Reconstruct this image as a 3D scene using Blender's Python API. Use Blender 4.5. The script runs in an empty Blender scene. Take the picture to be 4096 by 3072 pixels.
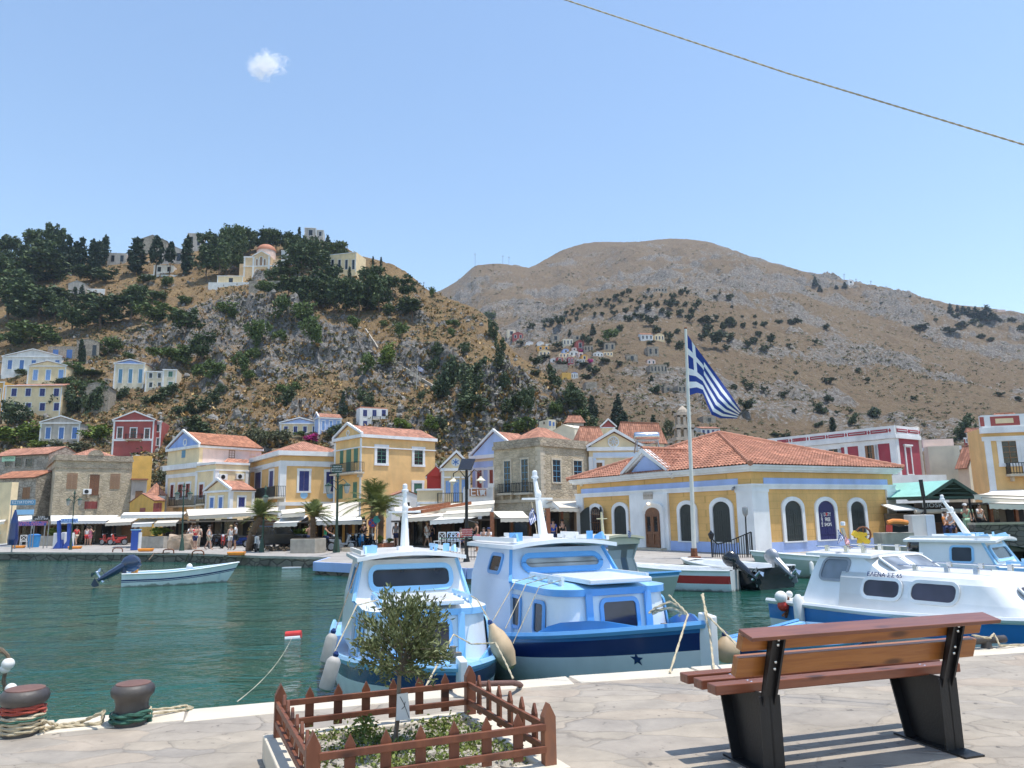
import bpy,bmesh,math,random
import numpy as np
from mathutils import Vector,Matrix
from mathutils.bvhtree import BVHTree
R=math.radians
sc=bpy.context.scene
col=sc.collection
rnd=random.Random(7)
V=Vector
FP=748.0
HC=2.6
CROT=Matrix.Rotation(R(100.0),3,'X')@Matrix.Rotation(R(-1.0),3,'Z')
CINV=CROT.transposed()
CAM=V((0,0,HC))
cd=bpy.data.cameras.new('camera')
cd.sensor_width=36.0
cd.lens=36.0*FP/1024
cd.clip_start=0.1
cd.clip_end=20000
cam=bpy.data.objects.new('camera',cd)
cam.matrix_world=Matrix.Translation(CAM)@CROT.to_4x4()
col.objects.link(cam)
sc.camera=cam
def ray(px,py):return CROT@V(((px-512)/FP,(384-py)/FP,-1))
def at_y(p,Y):
 r=ray(*p);return CAM+r*(Y/r.y)
def at_z(p,Z):
 r=ray(*p);return CAM+r*((Z-HC)/r.z)
def proj(p):
 v=CINV@(V(p)-CAM);return(512+FP*v.x/-v.z,384-FP*v.y/-v.z)
def zof(X,Y,py):
 a=CINV@V((X,Y,0-HC));b=CINV@V((0,0,1));k=(384-py)/FP
 return-(a.y+k*a.z)/(b.y+k*b.z)
def atYZ(px,Y,Z):
 a=CINV@V((0,Y,Z-HC));b=CINV@V((1,0,0));k=(px-512)/FP
 X=-(a.x+k*a.z)/(b.x+k*b.z)
 return V((X,Y,Z))
def Rg(ox,oy,s=8.64):return lambda x,y:(ox+x/s,oy+y/s)
A1,A2,A3,A4=Rg(0,200),Rg(256,200),Rg(512,225),Rg(768,225)
B1,B2,B3,B4,B5=Rg(0,375),Rg(225,387.5),Rg(450,387.5),Rg(625,400),Rg(768,400)
C1,C2,C3,C4,C5=Rg(0,576),Rg(256,576),Rg(300,500),Rg(475,500),Rg(640,576,5.76)
D1,D2,D3,D4,D5=[Rg(x,y,13.825)for x,y in((0,475),(125,487.5),(250,487.5),(400,475),(864,475))]
FULL=Rg(0,0,2.16)
OFF={}
def tag(o,label,cat,group=None,kind=None):
 if label:o['label']=label
 if cat:o['category']=cat
 if group:o['group']=group
 if kind:o['kind']=kind
 return o
def thing(name,label,cat,loc=(0,0,0),rz=0.0,group=None,world=False):
 o=bpy.data.objects.new(name,None)
 o.empty_display_size=0.2
 col.objects.link(o)
 o.location=loc
 o.rotation_euler=(0,0,rz)
 tag(o,label,cat,group)
 if world:OFF[o.name]=V(loc)
 return o
def dup(root,loc=None,rz=None,label=None,group=None,scale=None):
 r=root.copy();col.objects.link(r)
 if loc is not None:r.location=loc
 if rz is not None:r.rotation_euler=(0,0,rz)
 if label:r['label']=label
 if group:r['group']=group
 if scale:r.scale=scale if hasattr(scale,'__len__')else(scale,)*3
 for ch in list(root.children):
  c=ch.copy();col.objects.link(c);c.parent=r
  for g in list(ch.children):
   d=g.copy();col.objects.link(d);d.parent=c
 return r
ORD=['leftmost','second','third','fourth','fifth','sixth','seventh','eighth','ninth','tenth','eleventh','twelfth','thirteenth','fourteenth','fifteenth','sixteenth','seventeenth','eighteenth','nineteenth','twentieth']
def nth(i,n):
 if i==0:return 'leftmost'
 if i==n-1:return 'rightmost'
 return ORD[i]+' from left'
class MB:
 def __init__(s):
  s.v=[];s.f=[];s.m=[];s.uv={}
 def add(s,vs,fs,mi=0):
  o=len(s.v);s.v+=[tuple(p)for p in vs]
  for f in fs:
   s.f.append(tuple(i+o for i in f));s.m.append(mi)
  return s
 def poly(s,pts,mi=0,uv=None):
  if uv:s.uv[len(s.f)]=uv
  return s.add(pts,[tuple(range(len(pts)))],mi)
 def box(s,a,b,mi=0,M=None):
  (x0,y0,z0),(x1,y1,z1)=a,b
  vs=[V(p)for p in((x0,y0,z0),(x1,y0,z0),(x1,y1,z0),(x0,y1,z0),(x0,y0,z1),(x1,y0,z1),(x1,y1,z1),(x0,y1,z1))]
  if M:vs=[M@p for p in vs]
  return s.add(vs,[(3,2,1,0),(4,5,6,7),(0,1,5,4),(1,2,6,5),(2,3,7,6),(3,0,4,7)],mi)
 def prism(s,pts,vec,mi=0):
  n=len(pts);vec=V(vec);pts=[V(p)for p in pts]
  a=sum(((pts[i]-pts[0]).cross(pts[(i+1)%n]-pts[0])for i in range(n)),V())
  if a.dot(vec)>0:pts=pts[::-1]
  fs=[tuple(range(n)),tuple(range(2*n-1,n-1,-1))]+[((i+1)%n,i,i+n,(i+1)%n+n)for i in range(n)]
  return s.add(pts+[p+vec for p in pts],fs,mi)
 def bar(s,p,q,w,h=None,up=(0,0,1),mi=0):
  p,q=V(p),V(q);h=h or w;d=(q-p).normalized();up=V(up)
  if abs(d.dot(up))>.98:up=V((0,1,0))
  a=d.cross(up).normalized()*(w/2);b=a.cross(d).normalized()*(h/2)
  vs=[p-a-b,p+a-b,p+a+b,p-a+b,q-a-b,q+a-b,q+a+b,q-a+b]
  return s.add(vs,[(3,2,1,0),(4,5,6,7),(0,1,5,4),(1,2,6,5),(2,3,7,6),(3,0,4,7)],mi)
 def tube(s,path,r,n=6,mi=0,caps=True,closed=False):
  P=[V(p)for p in path];k=len(P)
  rr=r if hasattr(r,'__len__')else[r]*k
  ref=V((0,0,1));rings=[]
  prev=None
  for i in range(k):
   d=(P[(i+1)%k]-P[i-1])if closed else(P[min(i+1,k-1)]-P[max(i-1,0)])
   d=d.normalized()if d.length>1e-9 else V((0,0,1))
   if prev is None:
    a=d.cross(ref if abs(d.z)<.95 else V((1,0,0))).normalized()
   else:
    a=(prev-d*prev.dot(d)).normalized()
   prev=a;b=d.cross(a)
   rings.append([P[i]+(a*math.cos(t)+b*math.sin(t))*rr[i]for t in[2*math.pi*j/n for j in range(n)]])
  vs=[p for g in rings for p in g];fs=[]
  for i in range(k if closed else k-1):
   i2=(i+1)%k
   for j in range(n):
    fs.append((i*n+j,i*n+(j+1)%n,i2*n+(j+1)%n,i2*n+j))
  if caps and not closed:
   fs.append(tuple(range(n-1,-1,-1)));fs.append(tuple((k-1)*n+j for j in range(n)))
  return s.add(vs,fs,mi)
 def lathe(s,prof,c=(0,0,0),n=16,mi=0,M=None):
  c=V(c);k=len(prof);vs=[]
  for(r,z)in prof:
   for j in range(n):
    t=2*math.pi*j/n;p=V((r*math.cos(t),r*math.sin(t),z))
    vs.append((M@p if M else p)+c)
  fs=[(i*n+j,i*n+(j+1)%n,(i+1)*n+(j+1)%n,(i+1)*n+j)for i in range(k-1)for j in range(n)]
  fs.append(tuple(range(n-1,-1,-1)));fs.append(tuple((k-1)*n+j for j in range(n)))
  return s.add(vs,fs,mi)
 def ball(s,c,r,n=10,k=6,mi=0,M=None):
  rx,ry,rz=r if hasattr(r,'__len__')else(r,r,r)
  vs=[];c=V(c)
  for i in range(1,k):
   f=math.pi*i/k
   for j in range(n):
    t=2*math.pi*j/n
    p=V((rx*math.sin(f)*math.cos(t),ry*math.sin(f)*math.sin(t),-rz*math.cos(f)))
    vs.append((M@p if M else p)+c)
  a,b=V((0,0,-rz)),V((0,0,rz))
  vs+=[(M@a if M else a)+c,(M@b if M else b)+c]
  fs=[(i*n+j,i*n+(j+1)%n,(i+1)*n+(j+1)%n,(i+1)*n+j)for i in range(k-2)for j in range(n)]
  L=(k-1)*n
  fs+=[(L,(j+1)%n,j)for j in range(n)]+[(L+1,(k-2)*n+j,(k-2)*n+(j+1)%n)for j in range(n)]
  return s.add(vs,fs,mi)
 def grid(s,rows,mi=0,flip=False):
  k=len(rows);n=len(rows[0])
  fs=[(i*n+j,i*n+j+1,(i+1)*n+j+1,(i+1)*n+j)for i in range(k-1)for j in range(n-1)]
  if flip:fs=[f[::-1]for f in fs]
  return s.add([p for r in rows for p in r],fs,mi)
 def slab(s,rows,t,mi=0):
  t=V((0,0,-t))if not hasattr(t,'__len__')else V(t)
  k=len(rows);n=len(rows[0]);s.grid(rows,mi)
  s.grid([[V(p)+t for p in r]for r in rows],mi,True)
  edge=[rows[0][j]for j in range(n)]+[rows[i][n-1]for i in range(1,k)]+[rows[k-1][j]for j in range(n-2,-1,-1)]+[rows[i][0]for i in range(k-2,0,-1)]
  m=len(edge)
  for i in range(m):
   a,b=V(edge[i]),V(edge[(i+1)%m])
   s.add([a,a+t,b+t,b],[(0,1,2,3)],mi)
  return s
 def build(s,name,mats,parent=None,smooth=False,bevel=0,label=None,kind=None):
  me=bpy.data.meshes.new(name)
  off=V((0,0,0))
  q=parent
  while q is not None:
   if q.name in OFF:off=OFF[q.name]
   q=q.parent
  vs=[(p[0]-off.x,p[1]-off.y,p[2]-off.z)for p in s.v]if off.length else s.v
  me.from_pydata(vs,[],s.f)
  if not isinstance(mats,(list,tuple)):mats=[mats]
  for m in mats:me.materials.append(M[m]if isinstance(m,str)else m)
  if len(mats)>1:me.polygons.foreach_set('material_index',s.m)
  if s.uv:
   ul=me.uv_layers.new(name='UVMap')
   for i,p in enumerate(me.polygons):
    if i in s.uv:
     for k,li in enumerate(p.loop_indices):ul.data[li].uv=s.uv[i][k]
  if smooth:
   me.polygons.foreach_set('use_smooth',[True]*len(me.polygons))
   if smooth!='all':me.set_sharp_from_angle(angle=R(38))
  me.update()
  o=bpy.data.objects.new(name,me);col.objects.link(o)
  if parent is not None:o.parent=parent
  if bevel:
   b=o.modifiers.new('bevel','BEVEL');b.width=bevel;b.segments=2;b.limit_method='ANGLE';b.angle_limit=R(40)
  if label:o['label']=label
  if kind:o['kind']=kind
  return o
M={}
def new_mat(name):
 m=bpy.data.materials.new(name);m.use_nodes=True
 nt=m.node_tree;nt.nodes.clear();M[name]=m
 out=nt.nodes.new('ShaderNodeOutputMaterial');b=nt.nodes.new('ShaderNodeBsdfPrincipled')
 nt.links.new(b.outputs[0],out.inputs[0])
 return m,nt,b
def nd(nt,t,**k):
 n=nt.nodes.new('ShaderNode'+t)
 for a,v in k.items():
  if a.startswith('i_'):
   n.inputs[int(a[2:])if a[2:].isdigit()else a[2:].replace('_',' ')].default_value=v
  else:setattr(n,a,v)
 return n
def lk(nt,a,b):nt.links.new(a,b)
def ramp(nt,stops,interp='LINEAR'):
 n=nt.nodes.new('ShaderNodeValToRGB');n.color_ramp.interpolation=interp
 e=n.color_ramp.elements
 while len(e)<len(stops):e.new(.5)
 for i,(p,c)in enumerate(stops):
  e[i].position=p;e[i].color=(c if hasattr(c,'__len__')else(c,c,c))+((1,)if not hasattr(c,'__len__')or len(c)==3 else())
 return n
def mixc(nt,fac,a,b,mode='MIX'):
 n=nt.nodes.new('ShaderNodeMix');n.data_type='RGBA';n.blend_type=mode
 for s,v in((n.inputs[0],fac),(n.inputs[6],a),(n.inputs[7],b)):
  if hasattr(v,'is_output')or hasattr(v,'links'):nt.links.new(v,s)
  else:s.default_value=v if not hasattr(v,'__len__')else tuple(v)+((1,)if len(v)==3 else())
 return n.outputs[2]
def coord(nt,which='Object',scale=None):
 t=nd(nt,'TexCoord');o=t.outputs[which]
 if scale:
  mp=nd(nt,'Mapping');mp.inputs['Scale'].default_value=scale;lk(nt,o,mp.inputs[0]);o=mp.outputs[0]
 return o
def bumpn(nt,b,h,strength,dist=.02,prev=None):
 n=nd(nt,'Bump');n.inputs['Strength'].default_value=strength;n.inputs['Distance'].default_value=dist
 lk(nt,h,n.inputs['Height'])
 if prev is not None:lk(nt,prev,n.inputs['Normal'])
 lk(nt,n.outputs[0],b.inputs['Normal']);return n.outputs[0]
def c3(c,k):return tuple(min(1,x*k)for x in c)
def mat(name,c,rough=.6,var=.12,scale=5,bump=.2,bscale=40,metal=0,streak=0,spec=.5,coat=0):
 m,nt,b=new_mat(name)
 co=coord(nt)
 n1=nd(nt,'TexNoise',i_Scale=scale,i_Detail=5);lk(nt,co,n1.inputs[0])
 r1=ramp(nt,[(.3,c3(c,1-var)),(.7,c3(c,1+var*.6))]);lk(nt,n1.outputs[0],r1.inputs[0])
 o=r1.outputs[0]
 if streak:
  n2=nd(nt,'TexNoise',i_Scale=1,i_Detail=4);lk(nt,coord(nt,'Object',(1.6,1.6,.22)),n2.inputs[0])
  r2=ramp(nt,[(.46,0.0),(.68,1.0)]);lk(nt,n2.outputs[0],r2.inputs[0])
  mu=nd(nt,'Math',operation='MULTIPLY',i_1=streak);lk(nt,r2.outputs[0],mu.inputs[0])
  o=mixc(nt,mu.outputs[0],o,(.22,.19,.15))
 lk(nt,o,b.inputs['Base Color'])
 b.inputs['Roughness'].default_value=rough;b.inputs['Metallic'].default_value=metal
 b.inputs['Specular IOR Level'].default_value=spec
 if coat:b.inputs['Coat Weight'].default_value=coat;b.inputs['Coat Roughness'].default_value=.08
 if bump:
  n3=nd(nt,'TexNoise',i_Scale=bscale,i_Detail=3);lk(nt,co,n3.inputs[0]);bumpn(nt,b,n3.outputs[0],bump,.01)
 return m
def plaster(name,c,streak=.12):return mat(name,c,.8,.13,.9,.3,22,streak=streak,spec=.2)
plaster('white_plaster',(.80,.79,.77));plaster('trim_white',(.84,.84,.84),.12)
plaster('yellow_plaster',(.86,.55,.24));plaster('pale_yellow_plaster',(.87,.69,.43));plaster('ochre_plaster',(.76,.46,.12))
plaster('cream_plaster',(.78,.70,.54));plaster('grey_plaster',(.52,.47,.42),.4);plaster('pink_plaster',(.80,.62,.56))
plaster('red_plaster',(.42,.11,.10));plaster('crimson_plaster',(.40,.075,.10));plaster('bright_red_plaster',(.50,.06,.05))
plaster('lavender_plaster',(.40,.52,.85));plaster('blue_plaster',(.46,.58,.88));plaster('sky_plaster',(.32,.45,.80))
plaster('orange_plaster',(.74,.42,.12));plaster('pier_paint',(.42,.52,.82))
mat('green_shutter',(.07,.20,.13),.5);mat('blue_shutter',(.10,.22,.52),.5);mat('navy_shutter',(.035,.045,.19),.5)
mat('teal_shutter',(.12,.30,.46),.5);mat('dark_shutter',(.022,.03,.03),.5);mat('light_blue_shutter',(.25,.42,.75),.5)
mat('brown_shutter',(.26,.13,.06),.55,.25,12);mat('wood_door',(.20,.085,.04),.45,.3,9);mat('red_wood',(.30,.07,.05),.5)
mat('tan_shutter',(.36,.22,.13),.6,.2,10);mat('red_shutter',(.32,.07,.06),.5)
mat('black_iron',(.012,.012,.014),.45,.2,12,.15,60);mat('grey_metal',(.32,.33,.35),.4,.1,6,.1,40,metal=.6)
mat('steel',(.62,.63,.65),.25,.05,6,0,metal=1.0);mat('rust',(.20,.075,.035),.8,.4,9,.4,60)
mat('awning_cream',(.72,.65,.54),.85,.06,2,.1,60);mat('awning_white',(.74,.72,.68),.85,.05,2,.1,60);mat('awning_beige',(.62,.55,.45),.85,.08,2,.1,60)
mat('timber',(.30,.105,.045),.6,.3,6,.2,30);mat('dark_timber',(.10,.05,.03),.7,.3,8);mat('interior_shade',(.035,.03,.028),.9,.4,1.5)  # last one is near-black, shade inside openings put into the colour
mat('terracotta',(.46,.19,.11),.75,.15,6);mat('white_wood',(.78,.79,.78),.55);mat('rubber',(.02,.02,.02),.8)
mat('skin',(.52,.30,.21),.55,.08,12,0);mat('tan_skin',(.40,.21,.13),.55,.08,12,0);mat('dark_hair',(.03,.02,.015),.6);mat('fair_hair',(.38,.25,.12),.6);mat('grey_hair',(.40,.38,.36),.6)
for n,c in dict(white_cloth=(.80,.80,.80),red_cloth=(.60,.05,.05),navy_cloth=(.03,.045,.12),blue_cloth=(.03,.11,.55),khaki_cloth=(.34,.32,.24),black_cloth=(.02,.02,.022),green_cloth=(.05,.42,.20),pink_cloth=(.70,.22,.30),grey_cloth=(.30,.30,.32),pale_green_cloth=(.45,.70,.50),orange_cloth=(.70,.25,.06),beige_cloth=(.62,.52,.40),teal_cloth=(.08,.40,.42),purple_cloth=(.25,.12,.35)).items():
 mat(n,c,.85,.1,8,.1,60)
mat('white_gloss',(.83,.835,.83),.3,.05,3,.10,14,coat=.3,streak=.10);mat('pale_blue_gloss',(.66,.76,.90),.3,.04,3,.05,18,coat=.3)
mat('blue_gloss',(.14,.39,.74),.28,.08,3,.05,18,coat=.3);mat('sky_gloss',(.30,.58,.86),.3,.06,3,.05,18,coat=.3)
mat('navy_gloss',(.012,.03,.13),.25,.1,3,.05,18,coat=.3);mat('mid_blue_gloss',(.03,.19,.50),.28,.1,3,.05,18,coat=.3)
mat('hull_grey',(.76,.76,.75),.4,.1,2.5,.08,14,streak=.12);mat('hull_white',(.78,.79,.79),.35,.06,2.5,.06,14,streak=.1);mat('hull_green_grey',(.42,.46,.40),.45,.1,2.5,.05,14)
mat('red_gloss',(.52,.04,.035),.3,.1,4,.05,20,coat=.3);mat('orange_gloss',(.80,.28,.03),.4,.1,6);mat('yellow_gloss',(.75,.48,.03),.4,.1,6)
mat('black_gloss',(.012,.013,.018),.2,.1,4,0,coat=.5);mat('engine_blue',(.03,.045,.09),.25,.1,4,0,coat=.5);mat('deep_blue_gloss',(.03,.09,.42),.35,.1,4)
mat('khaki_gloss',(.60,.55,.38),.4,.08,3);mat('khaki_shade',(.44,.44,.37),.5,.08,3)
mat('rope',(.52,.44,.30),.9,.25,30,.6,120);mat('dark_rope',(.16,.12,.08),.9,.3,30,.6,120);mat('green_rope',(.04,.12,.085),.9,.3,30,.6,120);mat('red_rope',(.40,.075,.05),.85,.2,30,.5,120)
mat('fender_grey',(.45,.42,.38),.6,.2,6,.1,30,streak=.3);mat('fender_tan',(.55,.40,.24),.6,.2,6,.1,30,streak=.2);mat('fender_white',(.78,.76,.72),.5,.1,6)
mat('concrete',(.42,.38,.32),.9,.2,3,.5,30,streak=.15);mat('pale_stone',(.60,.52,.40),.85,.15,3,.4,22);mat('boulder',(.46,.34,.24),.9,.3,2.5,.8,8)
mat('flag_blue',(.012,.045,.26),.8,.06,4,.05,30);mat('flag_white',(.80,.80,.82),.8,.04,4,.05,30)
mat('pole_white',(.70,.68,.62),.4,.08,3,.05,30);mat('solar_panel',(.012,.014,.02),.2,.1,5,0)
mat('sign_red',(.50,.06,.05),.4,.08,5);mat('sign_blue',(.03,.10,.50),.4,.08,5);mat('sign_teal',(.05,.40,.38),.4,.08,5);mat('sign_wood',(.34,.13,.05),.5,.3,6)
mat('canopy_green',(.30,.60,.52),.6,.07,1.5,.1,20,streak=.1);mat('dark_green_metal',(.03,.07,.05),.6)
mat('red_plastic',(.62,.05,.03),.35);mat('blue_plastic',(.04,.28,.62),.4,.15,4)
mat('headlight',(.75,.77,.8),.12,.05,5,0)
def glass_mat(name,c,rough=.08,spec=.6):
 m,nt,b=new_mat(name);co=coord(nt)
 n=nd(nt,'TexNoise',i_Scale=1.7,i_Detail=2);lk(nt,co,n.inputs[0])
 r=ramp(nt,[(.35,c3(c,.6)),(.7,c3(c,1.5))]);lk(nt,n.outputs[0],r.inputs[0]);lk(nt,r.outputs[0],b.inputs['Base Color'])
 b.inputs['Roughness'].default_value=rough;b.inputs['Specular IOR Level'].default_value=spec
 return m
glass_mat('dark_glass',(.022,.025,.03));glass_mat('tint_glass',(.05,.04,.06),.1);glass_mat('grey_perspex',(.20,.22,.25),.25)
m,nt,b=new_mat('clear_glass')
b.inputs['Transmission Weight'].default_value=1;b.inputs['Roughness'].default_value=.02;b.inputs['IOR'].default_value=1.05;b.inputs['Base Color'].default_value=(.85,.92,.95,1)
m,nt,b=new_mat('lamp_glow');b.inputs['Base Color'].default_value=(.9,.8,.6,1);b.inputs['Emission Color'].default_value=(1,.75,.4,1);b.inputs['Emission Strength'].default_value=3
def masonry(name,c1,c2,mortar,sc_=(2.2,2.2,4.6)):
 m,nt,b=new_mat(name);co=coord(nt,'Object',sc_)
 wn=nd(nt,'TexNoise',i_Scale=1.5,i_Detail=2);lk(nt,co,wn.inputs[0]);cw=mixc(nt,.12,co,wn.outputs[1])
 v1=nd(nt,'TexVoronoi',feature='DISTANCE_TO_EDGE');v2=nd(nt,'TexVoronoi')
 for v in(v1,v2):v.inputs['Scale'].default_value=1.15;lk(nt,cw,v.inputs[0])
 sp=nd(nt,'SeparateColor');lk(nt,v2.outputs['Color'],sp.inputs[0])
 r=ramp(nt,[(0,c1),(.5,c2),(1,c3(c1,1.25))]);lk(nt,sp.outputs[0],r.inputs[0])
 e=ramp(nt,[(.02,1.0),(.09,0.0)]);lk(nt,v1.outputs[0],e.inputs[0])
 n2=nd(nt,'TexNoise',i_Scale=1.1,i_Detail=5);lk(nt,coord(nt),n2.inputs[0]);r2=ramp(nt,[(.3,.72),(.7,1.1)]);lk(nt,n2.outputs[0],r2.inputs[0])
 o=mixc(nt,e.outputs[0],r.outputs[0],mortar);o=mixc(nt,1.0,o,r2.outputs[0],'MULTIPLY')
 lk(nt,o,b.inputs['Base Color']);b.inputs['Roughness'].default_value=.9;b.inputs['Specular IOR Level'].default_value=.2
 h=ramp(nt,[(0,0.0),(.15,1.0)]);lk(nt,v1.outputs[0],h.inputs[0]);bumpn(nt,b,h.outputs[0],.7,.03)
masonry('old_stone',(.36,.30,.23),(.48,.41,.31),(.30,.25,.19));masonry('tan_stone',(.48,.40,.28),(.58,.49,.36),(.44,.37,.27));masonry('dark_stone',(.17,.15,.13),(.25,.22,.19),(.10,.09,.08))
masonry('ruin_stone',(.33,.29,.24),(.45,.40,.33),(.25,.22,.18),(1.6,1.6,3))
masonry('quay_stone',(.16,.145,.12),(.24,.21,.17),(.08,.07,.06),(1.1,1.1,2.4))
def tile_mat(name,c,bump=1.0):
 m,nt,b=new_mat(name);uv=nd(nt,'TexCoord').outputs['UV']
 s=nd(nt,'SeparateXYZ');lk(nt,uv,s.inputs[0])
 def mth(op,a,k=None,b_=None):
  n=nd(nt,'Math',operation=op)
  lk(nt,a,n.inputs[0])
  if b_ is not None:lk(nt,b_,n.inputs[1])
  elif k is not None:n.inputs[1].default_value=k
  return n.outputs[0]
 u=mth('DIVIDE',s.outputs[0],.24);v=mth('DIVIDE',s.outputs[1],.36)
 fu,fv=mth('FRACT',u),mth('FRACT',v);cu,cv=mth('FLOOR',u),mth('FLOOR',v)
 cb=nd(nt,'CombineXYZ');lk(nt,cu,cb.inputs[0]);lk(nt,cv,cb.inputs[1])
 wn=nd(nt,'TexWhiteNoise');lk(nt,cb.outputs[0],wn.inputs[0])
 r=ramp(nt,[(0,c3(c,.72)),(.6,c),(1,c3(c,1.3))]);lk(nt,wn.outputs[0],r.inputs[0])
 n2=nd(nt,'TexNoise',i_Scale=.7,i_Detail=5);lk(nt,coord(nt),n2.inputs[0]);r2=ramp(nt,[(.3,(.75,.72,.70)),(.7,(1.1,1.08,1.05))]);lk(nt,n2.outputs[0],r2.inputs[0])
 o=mixc(nt,1.0,r.outputs[0],r2.outputs[0],'MULTIPLY')
 lk(nt,o,b.inputs['Base Color']);b.inputs['Roughness'].default_value=.8;b.inputs['Specular IOR Level'].default_value=.2
 if bump:
  sn=mth('SINE',mth('MULTIPLY',fu,math.pi));h=mth('SUBTRACT',mth('MULTIPLY',sn,1.0),None,mth('MULTIPLY',fv,.8))
  bumpn(nt,b,h,bump,.06)
tile_mat('roof_tile',(.46,.225,.155));tile_mat('old_roof_tile',(.44,.195,.115));tile_mat('roof_tile_plain',(.46,.225,.155),0)
def wood(name,c,c2,rough=.4,axis=(1.2,14,14),coat=.25):
 m,nt,b=new_mat(name);co=coord(nt,'Object',axis)
 n=nd(nt,'TexNoise',i_Scale=2.2,i_Detail=6,i_Distortion=.6);lk(nt,co,n.inputs[0])
 r=ramp(nt,[(.3,c2),(.62,c)]);lk(nt,n.outputs[0],r.inputs[0])
 vk=nd(nt,'TexVoronoi',i_Scale=1.0);lk(nt,coord(nt,'Object',(2.3,7,7)),vk.inputs[0])
 k=ramp(nt,[(.10,1.0),(.22,0.0)]);lk(nt,vk.outputs[0],k.inputs[0])
 o=mixc(nt,k.outputs[0],r.outputs[0],c3(c2,.4))
 lk(nt,o,b.inputs['Base Color']);b.inputs['Roughness'].default_value=rough
 b.inputs['Coat Weight'].default_value=coat;b.inputs['Coat Roughness'].default_value=.2
 bumpn(nt,b,n.outputs[0],.15,.01)
wood('bench_wood',(.40,.15,.035),(.27,.085,.022));wood('bench_wood_skytone',(.23,.078,.040),(.15,.048,.028));wood('fence_wood',(.20,.066,.030),(.13,.040,.02),.6,(6,6,2),.1);wood('fence_wood_old',(.30,.12,.06),(.18,.09,.06),.7,(6,6,2),0)  # seat and cap copy of the bench wood, sky reflection put into its tone
def leaf_mat(name,c1,c2,rough=.6,trans=.15):
 m,nt,b=new_mat(name)
 oi=nd(nt,'ObjectInfo');g=nd(nt,'NewGeometry')
 n=nd(nt,'TexNoise',i_Scale=.9,i_Detail=3);lk(nt,coord(nt),n.inputs[0])
 ad=nd(nt,'Math',operation='ADD');lk(nt,g.outputs['Random Per Island'],ad.inputs[0]);lk(nt,n.outputs[0],ad.inputs[1])
 ad2=nd(nt,'Math',operation='MULTIPLY_ADD',i_1=.35);lk(nt,oi.outputs['Random'],ad2.inputs[0]);lk(nt,ad.outputs[0],ad2.inputs[2])
 r=ramp(nt,[(.3,c1),(1.0,c2)]);mu=nd(nt,'Math',operation='MULTIPLY',i_1=.62);lk(nt,ad2.outputs[0],mu.inputs[0]);lk(nt,mu.outputs[0],r.inputs[0])
 lk(nt,r.outputs[0],b.inputs['Base Color']);b.inputs['Roughness'].default_value=rough;b.inputs['Specular IOR Level'].default_value=.25
leaf_mat('pine_leaf',(0.03,0.052,0.024),(0.095,0.135,0.045));leaf_mat('cypress_leaf',(0.018,0.036,0.024),(0.052,0.08,0.042));leaf_mat('bush_leaf',(0.045,0.08,0.024),(0.125,0.175,0.045));leaf_mat('dark_bush_leaf',(0.032,0.056,0.028),(0.09,0.12,0.05))
leaf_mat('far_bush_leaf',(0.034,0.05,0.026),(0.08,0.1,0.046));leaf_mat('bright_leaf',(0.065,0.12,0.016),(0.19,0.24,0.04));leaf_mat('olive_leaf',(.07,.095,.035),(.20,.22,.10));leaf_mat('grey_leaf',(.07,.085,.04),(.17,.17,.09));leaf_mat('palm_leaf',(.08,.115,.035),(.27,.28,.10));leaf_mat('ground_leaf',(.05,.09,.015),(.19,.22,.05));leaf_mat('bougainvillea',(.30,.01,.13),(.62,.04,.30));leaf_mat('dry_grass',(.26,.16,.05),(.50,.34,.14));leaf_mat('dry_leaf',(.14,.10,.03),(.30,.20,.07))
mat('bark',(.16,.11,.075),.9,.3,8,.6,30);mat('grey_bark',(.22,.18,.14),.9,.3,8,.6,30)
mat('deep_navy',(.02,.02,.11),.5)
glass_mat('pale_glass',(.36,.34,.31),.06)
mat('white_pebble',(.40,.36,.30),.8,.4,9,.4,40);mat('soil',(.09,.06,.035),.95,.3,8,.5,20)
mat('kiosk_brown',(.09,.06,.045),.7);mat('board_blue',(.38,.55,.82),.5)
leaf_mat('scrub_leaf',(.06,.07,.03),(.15,.14,.06))
for hn in('hull_grey','hull_white','hull_green_grey'):
 nt=M[hn].node_tree;b=[x for x in nt.nodes if x.type=='BSDF_PRINCIPLED'][0];src=b.inputs['Base Color'].links[0].from_socket
 sp=nd(nt,'SeparateXYZ');lk(nt,coord(nt),sp.inputs[0]);n=nd(nt,'TexNoise',i_Scale=3.5,i_Detail=5);lk(nt,coord(nt,'Object',(1,1,.4)),n.inputs[0]);k=nd(nt,'Math',operation='MULTIPLY_ADD',i_1=-.28);lk(nt,n.outputs[0],k.inputs[0]);lk(nt,sp.outputs[2],k.inputs[2])
 r=ramp(nt,[(.0,.7),(.06,.0)]);ad=nd(nt,'Math',operation='ADD',i_1=.12);lk(nt,k.outputs[0],ad.inputs[0]);lk(nt,ad.outputs[0],r.inputs[0]);lk(nt,mixc(nt,r.outputs[0],src,(.13,.13,.08)),b.inputs['Base Color'])
w=bpy.data.worlds.new("World");sc.world=w;w.use_nodes=True
nt=w.node_tree;nt.nodes.clear()
out=nt.nodes.new('ShaderNodeOutputWorld');bg=nt.nodes.new('ShaderNodeBackground')
sky=nt.nodes.new('ShaderNodeTexSky');sky.sky_type='NISHITA';sky.sun_disc=False
SUN=V((0.24,-0.05,0.97)).normalized()
sky.sun_elevation=math.asin(SUN.z);sky.sun_rotation=math.atan2(SUN.x,SUN.y)
sky.air_density=1.35;sky.dust_density=.4;sky.ozone_density=2.2;sky.altitude=0
nt.links.new(sky.outputs[0],bg.inputs[0]);bg.inputs[1].default_value=0.15
nt.links.new(bg.outputs[0],out.inputs[0])
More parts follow.
